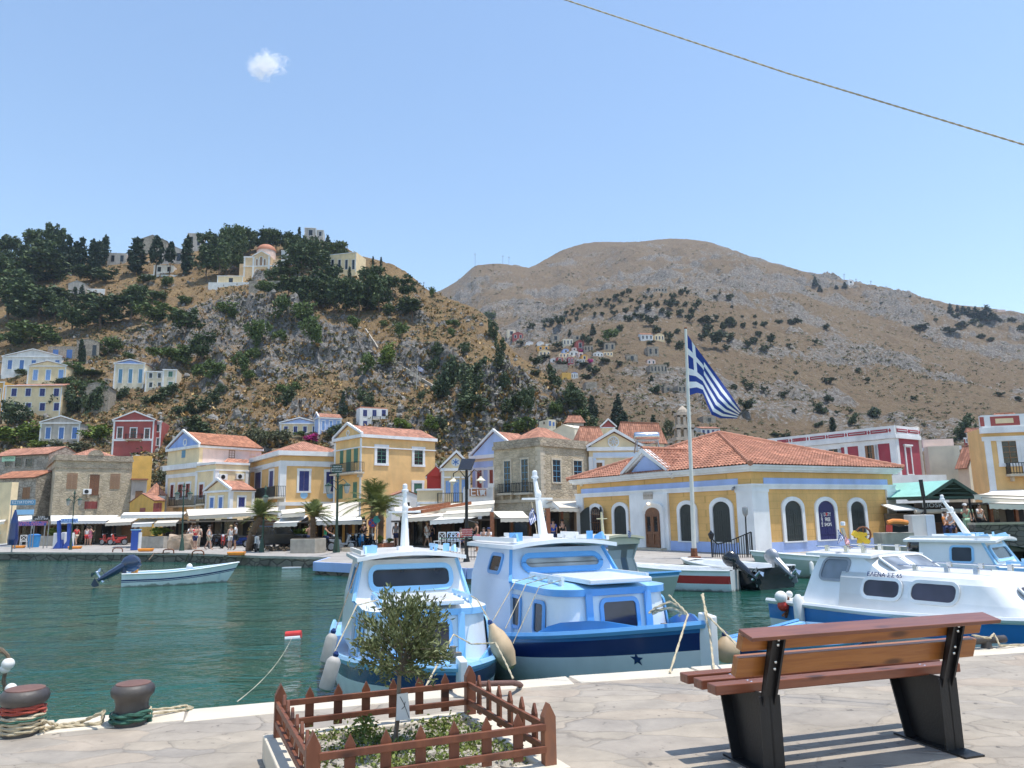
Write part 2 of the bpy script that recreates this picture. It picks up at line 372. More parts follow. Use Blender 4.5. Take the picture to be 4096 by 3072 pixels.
sd=bpy.data.lights.new('sun','SUN');sd.energy=3.6;sd.angle=R(.5);sd.color=(1,.955,.88)
so=bpy.data.objects.new('sun',sd);col.objects.link(so);so.rotation_mode='QUATERNION'
so.rotation_quaternion=SUN.to_track_quat('Z','Y');so.location=(0,0,60)
sc.view_settings.view_transform='Standard';sc.view_settings.look='None';sc.view_settings.exposure=.5;sc.view_settings.gamma=1
sc.cycles.max_bounces=6;sc.cycles.diffuse_bounces=3;sc.cycles.glossy_bounces=3;sc.cycles.transmission_bounces=4;sc.cycles.transparent_max_bounces=6
sc.cycles.caustics_reflective=False;sc.cycles.caustics_refractive=False;sc.cycles.volume_bounces=3
sc.cycles.use_adaptive_sampling=True;sc.cycles.adaptive_threshold=.02;sc.cycles.use_denoising=True
sc.cycles.sample_clamp_indirect=6;sc.cycles.volume_step_rate=8
def vhash(ix,iy,s):
 h=(ix.astype(np.int64)*374761393+iy.astype(np.int64)*668265263+s*974711)&0x7fffffff
 h=((h^(h>>13))*1274126177)&0x7fffffff
 return((h^(h>>16))&0xffff)/65535.0
def vnoise(x,y,s=0):
 ix=np.floor(x);iy=np.floor(y);fx=x-ix;fy=y-iy
 fx=fx*fx*fx*(fx*(fx*6-15)+10);fy=fy*fy*fy*(fy*(fy*6-15)+10)
 a,b,c,d=vhash(ix,iy,s),vhash(ix+1,iy,s),vhash(ix,iy+1,s),vhash(ix+1,iy+1,s)
 return(a*(1-fx)+b*fx)*(1-fy)+(c*(1-fx)+d*fx)*fy
def fbm(x,y,s=0,o=5,g=.5):
 t=0;a=1;n=0
 for k in range(o):
  t=t+a*vnoise(x,y,s+k*17);n+=a;a*=g;x=x*2.03+11.3;y=y*2.03+5.7
 return t/n
def ridged(x,y,s=0,o=4):
 t=0;a=1;n=0
 for k in range(o):
  t=t+a*(1-np.abs(2*vnoise(x,y,s+k*13)-1));n+=a;a*=.5;x=x*2.1+3.1;y=y*2.1+7.7
 return t/n
def sstep(a,b,x):
 t=np.clip((x-a)/(b-a),0,1);return t*t*(3-2*t)
def hill_mat(name,grass1,grass2,soil,rock1,rock2,sg,shrub,bscale,slo):
 m,nt,b=new_mat(name);co=coord(nt)
 at=nd(nt,'Attribute',attribute_name='rock');g=nd(nt,'NewGeometry');sp=nd(nt,'SeparateXYZ');lk(nt,g.outputs['Normal'],sp.inputs[0])
 n1=nd(nt,'TexNoise',i_Scale=sg,i_Detail=8,i_Roughness=.7);lk(nt,co,n1.inputs[0])
 n2=nd(nt,'TexNoise',i_Scale=sg*.13,i_Detail=5);lk(nt,co,n2.inputs[0])
 r1=ramp(nt,[(.36,soil),(.52,grass1),(.68,grass2)]);lk(nt,n1.outputs[0],r1.inputs[0])
 r2=ramp(nt,[(.35,soil),(.65,grass1)]);lk(nt,n2.outputs[0],r2.inputs[0])
 base=mixc(nt,.45,r1.outputs[0],r2.outputs[0])
 v=nd(nt,'TexVoronoi',i_Scale=sg*.9);lk(nt,co,v.inputs[0])
 n3=nd(nt,'TexNoise',i_Scale=sg*1.7,i_Detail=6,i_Roughness=.75);lk(nt,co,n3.inputs[0])
 rk=ramp(nt,[(.32,c3(rock1,.45)),(.5,rock1),(.72,rock2)]);lk(nt,n3.outputs[0],rk.inputs[0])
 sl=nd(nt,'Math',operation='SUBTRACT',i_0=1.0);lk(nt,sp.outputs[2],sl.inputs[1]);rs=ramp(nt,[(slo[0],0.0),(slo[1],slo[2])]);lk(nt,sl.outputs[0],rs.inputs[0])
 ra=nd(nt,'Math',operation='MULTIPLY_ADD',i_1=slo[3]);lk(nt,at.outputs['Fac'],ra.inputs[0]);lk(nt,rs.outputs[0],ra.inputs[2])
 ms=nd(nt,'Math',operation='MULTIPLY_ADD',i_1=1.1);lk(nt,n3.outputs[0],ms.inputs[0]);lk(nt,ra.outputs[0],ms.inputs[2])
 f=ramp(nt,[(.70,0.0),(.82,1.0)]);lk(nt,ms.outputs[0],f.inputs[0])
 o=mixc(nt,f.outputs[0],base,rk.outputs[0])
 n4=nd(nt,'TexNoise',i_Scale=sg*1.1,i_Detail=3);lk(nt,nd(nt,'Mapping').outputs[0],n4.inputs[0])
 mp=[x for x in nt.nodes if x.type=='MAPPING'][-1];mp.inputs['Location'].default_value=(37,11,5);lk(nt,co,mp.inputs[0])
 sh=ramp(nt,[(.60,0.0),(.66,shrub)]);lk(nt,n4.outputs[0],sh.inputs[0])
 o=mixc(nt,sh.outputs[0],o,(.055,.058,.030))
 lk(nt,o,b.inputs['Base Color']);b.inputs['Roughness'].default_value=.95;b.inputs['Specular IOR Level'].default_value=.1
 bumpn(nt,b,n3.outputs[0],.9,bscale)
hill_mat('hill_ground',(.25,.172,.088),(.37,.268,.138),(.165,.108,.062),(.19,.18,.17),(.42,.40,.375),.8,.8,.9,(.24,.58,.38,.22))
hill_mat('mountain_ground',(.178,.132,.083),(.235,.178,.112),(.14,.098,.064),(.17,.155,.14),(.37,.345,.315),.36,.8,1.6,(.12,.40,.20,.22))
def terrain(name,ctrl,prof,y0,z0,ys,npx,rough):
 T=[];
 for c in ctrl:
  p=at_y((c[0],c[1]),c[2]);T.append((p.x/p.y,p.z,c[2]))
 T=np.array(T);tt=np.linspace(T[0,0],T[-1,0],npx)
 zr=np.interp(tt,T[:,0],T[:,1]);yr=np.interp(tt,T[:,0],T[:,2])
 k=np.ones(9)/9;pad=lambda a:np.convolve(np.pad(a,4,'edge'),k,'valid')
 zr,yr=pad(zr),pad(yr)
 Y0=y0(tt)
 s=np.concatenate([np.linspace(0,1,ys)**1.25,1+np.linspace(.03,.45,10)])
 S,TT=np.meshgrid(s,tt,indexing='ij')
 YY=Y0[None]+(yr-Y0)[None]*S
 ZZ=prof(S,TT,YY,zr[None]*np.ones_like(S),z0,Y0[None],yr[None])
 XX=TT*YY
 rock=np.zeros_like(ZZ)
 XX,YY,ZZ,rock=rough(S,XX,YY,ZZ,zr[None])
 n,mcol=ZZ.shape
 vs=np.stack([XX,YY,ZZ],-1).reshape(-1,3)
 idx=np.arange(n*mcol).reshape(n,mcol)
 fs=np.stack([idx[:-1,:-1],idx[:-1,1:],idx[1:,1:],idx[1:,:-1]],-1).reshape(-1,4)
 me=bpy.data.meshes.new(name)
 me.vertices.add(len(vs));me.vertices.foreach_set('co',vs.ravel())
 me.loops.add(fs.size);me.loops.foreach_set('vertex_index',fs.ravel())
 me.polygons.add(len(fs));me.polygons.foreach_set('loop_start',np.arange(0,fs.size,4));me.polygons.foreach_set('loop_total',np.full(len(fs),4))
 me.update(calc_edges=True)
 a=me.attributes.new('rock','FLOAT','POINT');a.data.foreach_set('value',rock.ravel().astype(np.float32))
 me.polygons.foreach_set('use_smooth',np.ones(len(fs),bool))
 o=bpy.data.objects.new(name,me);col.objects.link(o);o['kind']='structure'
 return o,BVHTree.FromPolygons([tuple(v)for v in vs],[tuple(f)for f in fs])
hillA=[(-110,262,300),(0,258,300),(60,256,300),(115,257,300),(160,254,300),(200,250,300),(240,247,300),(290,243,300),(311,239,300),(335,243,298),(350,250,290),(358,256,285),(378,260,275),(395,266,268),(410,275,262),(420,283,256),(425,289,250),(440,296,240),(455,301,235),(471,307,225),(487,318,215),(497,332,208),(507,346,200),(518,356,194),(532,364,188),(552,380,180),(570,397,172),(590,418,160),(606,434,150),(625,452,140),(650,482,125),(700,512,110)]
def profA(S,TT,YY,zr,z0,Y0,yr):
 z=np.where(S<=1,z0+(zr-z0)*np.clip(S,0,1)**1.3,zr-(YY-yr)*.35)
 return z
def roughA(S,X,Y,Z,zr):
 h=np.clip((zr-4)/40,0,1)
 m=sstep(.03,.16,S)*(1-.75*sstep(.86,1.0,S))*h
 side=sstep(-.62,-.30,X/Y)*.75+.25
 n=fbm(X/26,Y/30+Z/40,3,4);band=sstep(.50,.66,n)*side*sstep(.08,.25,S)*(1-sstep(.70,.92,S))
 rd=ridged(X/9,(Y+Z)/11,9,5);fine=ridged(X/2.6,(Y+Z*1.5)/3.2,21,4)
 st=fbm(X/15,Y/11,31,4);terr=(sstep(.42,.47,st)+sstep(.53,.58,st)+sstep(.62,.66,st))
 f2=ridged(X/1.2,(Y+Z)/1.7,27,3)
 dz=band*(terr*2.6+(rd-.5)*4.6+(fine-.5)*2.6+(f2-.5)*1.1)+(fbm(X/12,Y/12,5,5)-.5)*3.0+(1-band)*(sstep(.48,.52,fbm(X/7,Y/5,37,4))*1.1*side+(f2-.55)*.5*side)+(fine-.55)*.6
 Z=Z+dz*m
 X=X+band*m*(fbm(X/5,Z/5,44,3)-.5)*4
 Y=Y-band*m*(ridged(X/6,Z/7,47,4)-.5)*4
 rock=band*1.0*(.35+.65*sstep(.45,.62,rd*.5+fine*.5))+.20*sstep(.66,.85,fine)*(.3+side*.7)
 return X,Y,Z,rock*m
hill,bvhA=terrain('hill',hillA,profA,lambda t:88+0*t+np.clip(-t-.05,0,.7)*22,.45,330,560,roughA)
hill.data.materials.append(M['hill_ground'])
hillB=[(370,300,1000),(440,291,1000),(462,278,1000),(475,265,1000),(490,263,1005),(505,263.5,1010),(520,266,1015),(532,267.5,1020),(540,262,1050),(550,256,1080),(562,249,1100),(585,243.5,1130),(612,241,1150),(640,240.5,1150),(665,239.5,1150),(690,239,1150),(708,241.5,1140),(740,252,1100),(765,261,1075),(790,268.5,1050),(830,278,980),(880,289,920),(925,300.5,880),(955,306.5,850),(980,309,830),(1030,316,800),(1160,336,780)]
shoulder=[(380,345),(440,342),(500,334),(532,321),(560,308),(579,302),(600,296),(625,290),(655,286),(685,286),(720,291),(760,301),(820,318),(900,338),(1000,360),(1160,385)]
sT=np.array([((p:=at_y(q,540)).x/p.y,p.z)for q in shoulder])
vT=np.array([((p:=at_y(q,300)).x/p.y,p.z)for q in[(380,395),(470,385),(560,380),(620,378),(680,385),(760,400),(850,412),(950,420),(1160,430)]])
def profB(S,TT,YY,zr,z0,Y0,yr):
 zs=np.interp(TT,sT[:,0],sT[:,1]);zv=np.interp(TT,vT[:,0],vT[:,1])
 w1=np.clip((YY-Y0)/(300-Y0),0,1);w2=np.clip((YY-300)/240,0,1);w3=np.clip((YY-540)/(yr-540),0,1)
 flat=sstep(-.02,.45,TT)
 z3=zs+(zr-zs)*(w3**(1.5-.5*flat))
 z=z0+(zv-z0)*w1**1.15
 z=np.where(YY>300,zv+(zs-zv)*w2,z);z=np.where(YY>540,z3,z)
 return np.where(S>1,zr-(YY-yr)*.3,z)
def roughB(S,X,Y,Z,zr):
 h=1-.8*sstep(.9,1.0,S)
 m=h*sstep(0.0,.05,S);far=sstep(150,900,Y)
 L=1+far*3
 band=sstep(.53,.62,fbm(X/70,(Y+Z)/60,61,4));rd=ridged(X/26,(Y+Z)/26,63,5);fine=ridged(X/(5*1.6),(Y+Z)/9,71,4)
 ter=np.sin(Z/2.2*2*np.pi/2)*sstep(.25,.40,1-np.abs(Y-400)/330)*sstep(-.05,.06,X/Y)*(1-sstep(.24,.36,X/Y))
 gul=ridged(X/140,Y/420,81,4)
 Z=Z+m*((fbm(X/60,Y/60,65,5)-.5)*(6+far*22)+band*(rd-.5)*(8+far*10)+(fine-.5)*(2.2+far*3.5)+(ridged(X/3.2,(Y+Z)/3.6,77,3)-.5)*1.5-(gul-.6)*far*26+ter*.55)
 rock=band*sstep(.40,.62,rd*.6+fine*.4)*.95+.25*sstep(.60,.8,fine)+.08*ter
 return X,Y,Z,np.clip(rock,0,1.1)
mountain,bvhB=terrain('mountain',hillB,profB,lambda t:92+0*t,.45,330,520,roughB)
mountain.data.materials.append(M['mountain_ground'])
def on_hill(p):
 r=ray(*p).normalized();best=None
 for b in(bvhA,bvhB):
  h=b.ray_cast(CAM,r,3000)
  if h[0]is not None and(best is None or h[3]<best[1]):best=(h[0],h[3])
 return best[0]if best else None
def ground_at(x,y):
 z=.58
 for b in(bvhA,bvhB):
  h=b.ray_cast(V((x,y,900)),V((0,0,-1)),2000)
  if h[0]is not None:z=max(z,h[0].z)
 return z
m,nt,b=new_mat('sea_water');co=coord(nt)
ho=None;pn_=nd(nt,'TexNoise',i_Scale=.16,i_Detail=2);lk(nt,coord(nt,'Object',(.6,1.4,1)),pn_.inputs[0]);pch=nd(nt,'MapRange');pch.inputs[1].default_value=.35;pch.inputs[2].default_value=.65;pch.inputs[3].default_value=.22;pch.inputs[4].default_value=.85;lk(nt,pn_.outputs[0],pch.inputs[0])
for s_,st,di,sx in((.55,.5,.35,(.8,1.25,1)),(2.4,.55,.10,(.75,1.3,1)),(7.5,.35,.03,(.8,1.2,1))):
 n=nd(nt,'TexNoise',i_Scale=s_,i_Detail=3,i_Distortion=.5);lk(nt,coord(nt,'Object',sx),n.inputs[0]);ho=bumpn(nt,b,n.outputs[0],st,di,ho);lk(nt,pch.outputs[0],[x for x in nt.nodes if x.type=='BUMP'][-1].inputs['Strength'])if s_>1 else None
n=nd(nt,'TexNoise',i_Scale=.10,i_Detail=2);lk(nt,co,n.inputs[0]);r=ramp(nt,[(.35,(.009,.064,.046)),(.7,(.017,.096,.066))]);lk(nt,n.outputs[0],r.inputs[0])
lk(nt,r.outputs[0],b.inputs['Base Color']);b.inputs['Roughness'].default_value=.04;b.inputs['IOR'].default_value=1.33
w_=MB();w_.poly([(-900,-300,0),(900,-300,0),(900,90,0),(-900,90,0)]);w_.build('water','sea_water',kind='structure')
QZ=.58
QE=[(-160,99),(-90,75),(-60,64),(-37.5,57),(-21.6,50),(-14.6,44.2),(-9.9,41.2),(-9.6,36.9),(-1.9,30.6),(5,30.2),(12.6,33.2),(21.3,38.4),(23.2,39.4),(40,36.8),(80,30),(160,18)]
m,nt,b=new_mat('quay_paving');co=coord(nt)
v=nd(nt,'TexVoronoi',feature='DISTANCE_TO_EDGE',i_Scale=.8);lk(nt,co,v.inputs[0]);v2=nd(nt,'TexNoise',i_Scale=.6,i_Detail=6);lk(nt,co,v2.inputs[0])
r=ramp(nt,[(.3,(.30,.275,.25)),(.7,(.40,.37,.335))]);lk(nt,v2.outputs[0],r.inputs[0]);e=ramp(nt,[(.0,.8),(.05,0.0)]);lk(nt,v.outputs[0],e.inputs[0])
lk(nt,mixc(nt,e.outputs[0],r.outputs[0],(.25,.22,.19)),b.inputs['Base Color']);b.inputs['Roughness'].default_value=.9
g=MB();g.poly([(x,y,QZ)for x,y in QE]+[(1600,60,QZ),(1600,4000,QZ),(-1600,4000,QZ),(-1600,300,QZ)])
go=g.build('ground','quay_paving',kind='structure')
bm=bmesh.new();bm.from_mesh(go.data);bmesh.ops.triangulate(bm,faces=bm.faces);bm.to_mesh(go.data);bm.free()
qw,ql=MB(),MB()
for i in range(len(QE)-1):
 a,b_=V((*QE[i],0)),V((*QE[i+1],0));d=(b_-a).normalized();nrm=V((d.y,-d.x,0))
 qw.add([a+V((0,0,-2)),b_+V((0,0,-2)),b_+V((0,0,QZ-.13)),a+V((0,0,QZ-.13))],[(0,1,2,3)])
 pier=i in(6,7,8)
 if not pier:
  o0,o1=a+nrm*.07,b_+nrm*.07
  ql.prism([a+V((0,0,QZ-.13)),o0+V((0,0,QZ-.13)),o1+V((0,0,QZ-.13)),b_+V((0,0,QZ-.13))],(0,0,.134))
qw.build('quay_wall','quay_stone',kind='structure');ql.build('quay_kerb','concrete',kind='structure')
lp=MB()
for i in(6,7,8):
 a,b_=V((*QE[i],0)),V((*QE[i+1],0));d=(b_-a).normalized();nrm=V((d.y,-d.x,0));o0,o1=a+nrm*.12,b_+nrm*.12
 lp.prism([a,o0,o1,b_],(0,0,QZ-.20+.12))if False else lp.prism([a+V((0,0,.17)),o0+V((0,0,.17)),o1+V((0,0,.17)),b_+V((0,0,.17))],(0,0,QZ-.17+.006))
lo=lp.build('landing_edge','pier_paint',kind='structure')
NZ=1.1
m,nt,b=new_mat('flagstones');co=coord(nt)
wn=nd(nt,'TexNoise',i_Scale=2.3,i_Detail=4);lk(nt,co,wn.inputs[0]);cw=mixc(nt,.22,co,wn.outputs[1])
mp=nd(nt,'Mapping');mp.inputs['Rotation'].default_value=(0,0,R(15));mp.inputs['Scale'].default_value=(1.0,2.3,1);lk(nt,cw,mp.inputs[0])
v1=nd(nt,'TexVoronoi',feature='DISTANCE_TO_EDGE',i_Scale=2.1);v2=nd(nt,'TexVoronoi',i_Scale=2.1)
for v in(v1,v2):lk(nt,mp.outputs[0],v.inputs[0])
sp=nd(nt,'SeparateColor');lk(nt,v2.outputs['Color'],sp.inputs[0])
r=ramp(nt,[(0,(.31,.28,.245)),(.3,(.36,.315,.255)),(.55,(.335,.30,.26)),(.8,(.385,.335,.27)),(1,(.37,.31,.25))]);lk(nt,sp.outputs[0],r.inputs[0])
n2=nd(nt,'TexNoise',i_Scale=3.5,i_Detail=8,i_Roughness=.65);lk(nt,co,n2.inputs[0]);r2=ramp(nt,[(.3,(.78,.77,.77)),(.7,(1.12,1.1,1.08))]);lk(nt,n2.outputs[0],r2.inputs[0])
nj=nd(nt,'TexNoise',i_Scale=1.6,i_Detail=4);lk(nt,co,nj.inputs[0]);rj=ramp(nt,[(.42,.0),(.62,1.0)]);lk(nt,nj.outputs[0],rj.inputs[0])
e=ramp(nt,[(.004,.55),(.020,0.0)]);lk(nt,v1.outputs[0],e.inputs[0]);em=nd(nt,'Math',operation='MULTIPLY');lk(nt,e.outputs[0],em.inputs[0]);lk(nt,rj.outputs[0],em.inputs[1])
o=mixc(nt,1,r.outputs[0],r2.outputs[0],'MULTIPLY');o=mixc(nt,em.outputs[0],o,(.16,.14,.12))
n5=nd(nt,'TexNoise',i_Scale=14,i_Detail=4);lk(nt,co,n5.inputs[0]);pit=ramp(nt,[(.27,1.0),(.33,0.0)]);lk(nt,n5.outputs[0],pit.inputs[0]);o=mixc(nt,pit.outputs[0],o,(.13,.115,.10))
lk(nt,o,b.inputs['Base Color']);b.inputs['Roughness'].default_value=.85;b.inputs['Specular IOR Level'].default_value=.25
h=ramp(nt,[(0,0.0),(.06,1.0)]);lk(nt,v1.outputs[0],h.inputs[0]);p_=bumpn(nt,b,h.outputs[0],.5,.02);bumpn(nt,b,n2.outputs[0],.5,.03,p_)
mat('coping',(.62,.55,.44),.8,.12,2.5,.4,14)
EB=(.62,7.47)
def edge(x,back=0.0,z=NZ):
 k=.317 if x<EB[0]else.236;l=math.hypot(1,k)
 return V((x+k/l*back,EB[1]+(x-EB[0])*k-back/l,z))
g=MB();g.prism([edge(-24,.05),edge(EB[0],.05),edge(30,.05),V((30,-14,NZ)),V((-24,-14,NZ))],(0,0,-.3));g.build('quay_pavement','flagstones',kind='structure')
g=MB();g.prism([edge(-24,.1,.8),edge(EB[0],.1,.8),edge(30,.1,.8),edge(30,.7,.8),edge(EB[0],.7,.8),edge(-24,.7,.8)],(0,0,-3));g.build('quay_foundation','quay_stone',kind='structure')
g=MB();x=-14.0;rq=random.Random(4)
while x<22:
 L=rq.uniform(.75,1.35);wd=rq.uniform(.34,.42);o_=rq.uniform(-.015,.02);hz=NZ+.006+rq.uniform(0,.006)
 if-1<x<3:wd*=.9
 g.prism([edge(x+.012,o_,hz),edge(x+L-.012,o_+rq.uniform(-.01,.01),hz),edge(x+L-.012+rq.uniform(-.05,.05),wd,hz),edge(x+.012,wd+rq.uniform(-.04,.04),hz)],(0,0,-.30));x+=L
g.build('quay_coping','coping',kind='structure',bevel=.012)
class Facade:
 def __init__(s,O,u,n):s.O,s.u,s.n=V(O),V(u),V(n)
 def P(s,u,v,o=0):return s.O+s.u*u+V((0,0,v))+s.n*o
 def uv(s,p):
  r=ray(*p);t=(s.O-CAM).dot(s.n)/r.dot(s.n);q=CAM+r*t-s.O
  return q.dot(s.u),q.z
 def rect(s,x0,y0,x1,y1):
  xm,ym=(x0+x1)/2,(y0+y1)/2
  ua,ub=s.uv((x0,ym))[0],s.uv((x1,ym))[0];va,vb=s.uv((xm,y1))[1],s.uv((xm,y0))[1]
  return min(ua,ub),max(ua,ub),va,vb
 def box(s,mb,u0,u1,v0,v1,o0,o1,mi=0):
  mb.prism([s.P(u0,v0,o0),s.P(u1,v0,o0),s.P(u1,v1,o0),s.P(u0,v1,o0)],s.n*(o1-o0),mi)
def lin_len(P,u,px):
 a=CINV@(P-CAM);b=CINV@u;k=(px-512)/FP
 return-(a.x+k*a.z)/(b.x+k*b.z)
def roofplane(mb,pts,t=.09,mi=0):
 pts=[V(p)for p in pts];e=(pts[1]-pts[0]).normalized();n=e.cross(pts[-1]-pts[0]).normalized()
 if n.z<0:n=-n
 up=n.cross(e);
 if up.z<0:up=-up
 uv=[((p-pts[0]).dot(e),(p-pts[0]).dot(up))for p in pts]
 mb.poly(pts if(pts[1]-pts[0]).cross(pts[2]-pts[0]).z>0 else pts,mi,uv)
 low=[p-n*t for p in pts];k=len(pts)
 mb.add(low,[tuple(range(k-1,-1,-1))],mi)
 for i in range(k):
  j=(i+1)%k
  mb.add([pts[i],low[i],low[j],pts[j]],[(0,1,2,3)],mi)
class House:pass
def house(name,label,cat,reg,top,d,zb,a,lx,rx,wall,roof=None,depth=6,group=None,cornice=None,trim='trim_white',pil=0,roofmat='roof_tile',over=.28,rh=1.4,ped=None,base=None,sub=None):
 h=House();a=R(a)
 P=at_y(reg(*top),d);H=P.z-zb;C=V((P.x,P.y,zb))
 ur=V((math.cos(a),math.sin(a),0));ul=V((-math.sin(a),math.cos(a),0))
 px=lambda v:reg(v,0)[0]
 Lr=lin_len(P,ur,px(rx))if rx is not None else depth
 Ll=lin_len(P,ul,px(lx))if lx is not None else depth
 h.C,h.H,h.Lr,h.Ll,h.ur,h.ul=C,H,Lr,Ll,ur,ul
 h.FR=Facade(C,ur,V((ur.y,-ur.x,0)));h.FL=Facade(C,ul,V((-ul.y,ul.x,0)))
 h.root=thing(name,label,cat,C,0,group,world=True)
 zl=zb
 c4=[C,C+ur*Lr,C+ur*Lr+ul*Ll,C+ul*Ll];h.c4=c4
 up=V((0,0,H));t4=[c+up for c in c4]
 mb=MB();mb.prism([c-V((0,0,2.0))for c in c4],(0,0,H+2.0))
 rm=MB();mid=None
 kind=roof
 if kind in('gableL','gableR','hip'):
  oo=over;e4=[c4[0]-ur*oo-ul*oo,c4[1]+ur*oo-ul*oo,c4[2]+ur*oo+ul*oo,c4[3]-ur*oo+ul*oo]
  ez=zb+H+.02
  e4=[V((p.x,p.y,ez))for p in e4];A,B,Cc,Dd=e4;rv=V((0,0,rh))
  if kind=='gableL':
   gx=ur*(oo-.05)
   m0,m1=(A+Dd)/2+rv+gx,(B+Cc)/2+rv-gx;A,Dd,B,Cc=A+gx,Dd+gx,B-gx,Cc-gx
   roofplane(rm,[A,B,m1,m0]);roofplane(rm,[Cc,Dd,m0,m1])
   k=(Ll/(Ll+2*oo))
   ga,gb,gm=t4[0],t4[3],(t4[0]+t4[3])/2+V((0,0,rh*.97));gf=h.FL;other=(t4[1],t4[2],(t4[1]+t4[2])/2+V((0,0,rh*.97)))
  elif kind=='gableR':
   gx=ul*(oo-.05)
   m0,m1=(A+B)/2+rv+gx,(Cc+Dd)/2+rv-gx;A,B,Cc,Dd=A+gx,B+gx,Cc-gx,Dd-gx
   roofplane(rm,[Dd,A,m0,m1]);roofplane(rm,[B,Cc,m1,m0])
   ga,gb,gm=t4[0],t4[1],(t4[0]+t4[1])/2+V((0,0,rh*.97));gf=h.FR;other=(t4[3],t4[2],(t4[2]+t4[3])/2+V((0,0,rh*.97)))
  if kind=='hip':
   s=min(Lr,Ll)/2+oo
   if Lr>=Ll:m0,m1=(A+Dd)/2+ur*s+rv,(B+Cc)/2-ur*s+rv
   else:m0,m1=(A+B)/2+ul*s+rv,(Cc+Dd)/2-ul*s+rv
   if Lr>=Ll:
    pl=[[A,B,m1,m0],[B,Cc,m1],[Cc,Dd,m0,m1],[Dd,A,m0]]
   else:
    pl=[[A,B,m0],[B,Cc,m1,m0],[Cc,Dd,m1],[Dd,A,m0,m1]]
   for p in pl:roofplane(rm,p)
   h.hip=(A,B,Cc,Dd,m0,m1,pl)
  else:
   g2=MB();th=-gf.n*.12
   g2.prism([ga,gb,gm],th);ob=g2.build('pediment' if ped else 'gable_wall',ped or wall,h.root)
   mb.prism([other[0],other[1],other[2]],gf.n*.12)
   if cornice is not None:
    rk=MB();w=.30;ov=gf.n*.16
    for e in(ga,gb):
     dd=(gm-e).normalized();sid=(e-gm);sid.z=0;sid=sid.normalized()
     p0=e+sid*.25+V((0,0,-.02));p1=gm+V((0,0,.06))
     rk.prism([p0,p1,p1+V((0,0,.26)),p0+V((0,0,.20))],ov+gf.n*.06)
    rk.build('raking_cornice',trim,h.root)
 if kind=='flat' or kind is None:
  mb2=MB();pass
 h.wall=mb.build('wall',wall,h.root)
 if rm.v:h.roof=rm.build('roof',roofmat,h.root)
 if cornice:
  cb=MB()
  for(dz,th,pr)in cornice:
   for F,L in((h.FL,Ll),(h.FR,Lr)):
    F.box(cb,-pr if F is h.FL else 0,L+pr*.5,H-dz-th,H-dz,0,pr)if F is h.FL else F.box(cb,0,L+pr*.5,H-dz-th,H-dz,0,pr)
  cb.build('cornice',trim,h.root)
 if pil:
  t=H-(cornice[-1][0]+cornice[-1][1]if cornice else 0)
  pb=MB();h.FL.box(pb,-.05,pil,-.5,t,0,.05);h.FR.box(pb,0,pil,-.5,t,0,.05);pb.build('corner_pilaster',trim,h.root)
  for F,L in((h.FL,Ll),(h.FR,Lr)):pb=MB();F.box(pb,L-pil,L,-.5,t,0,.05);pb.build('corner_pilaster',trim,h.root)
 if base:
  bb=MB();hb=base[1]
  h.FL.box(bb,-.03,Ll,-1,hb,0,.03);h.FR.box(bb,0,Lr,-1,hb,0,.03);bb.build('plinth',base[0],h.root)
 return h
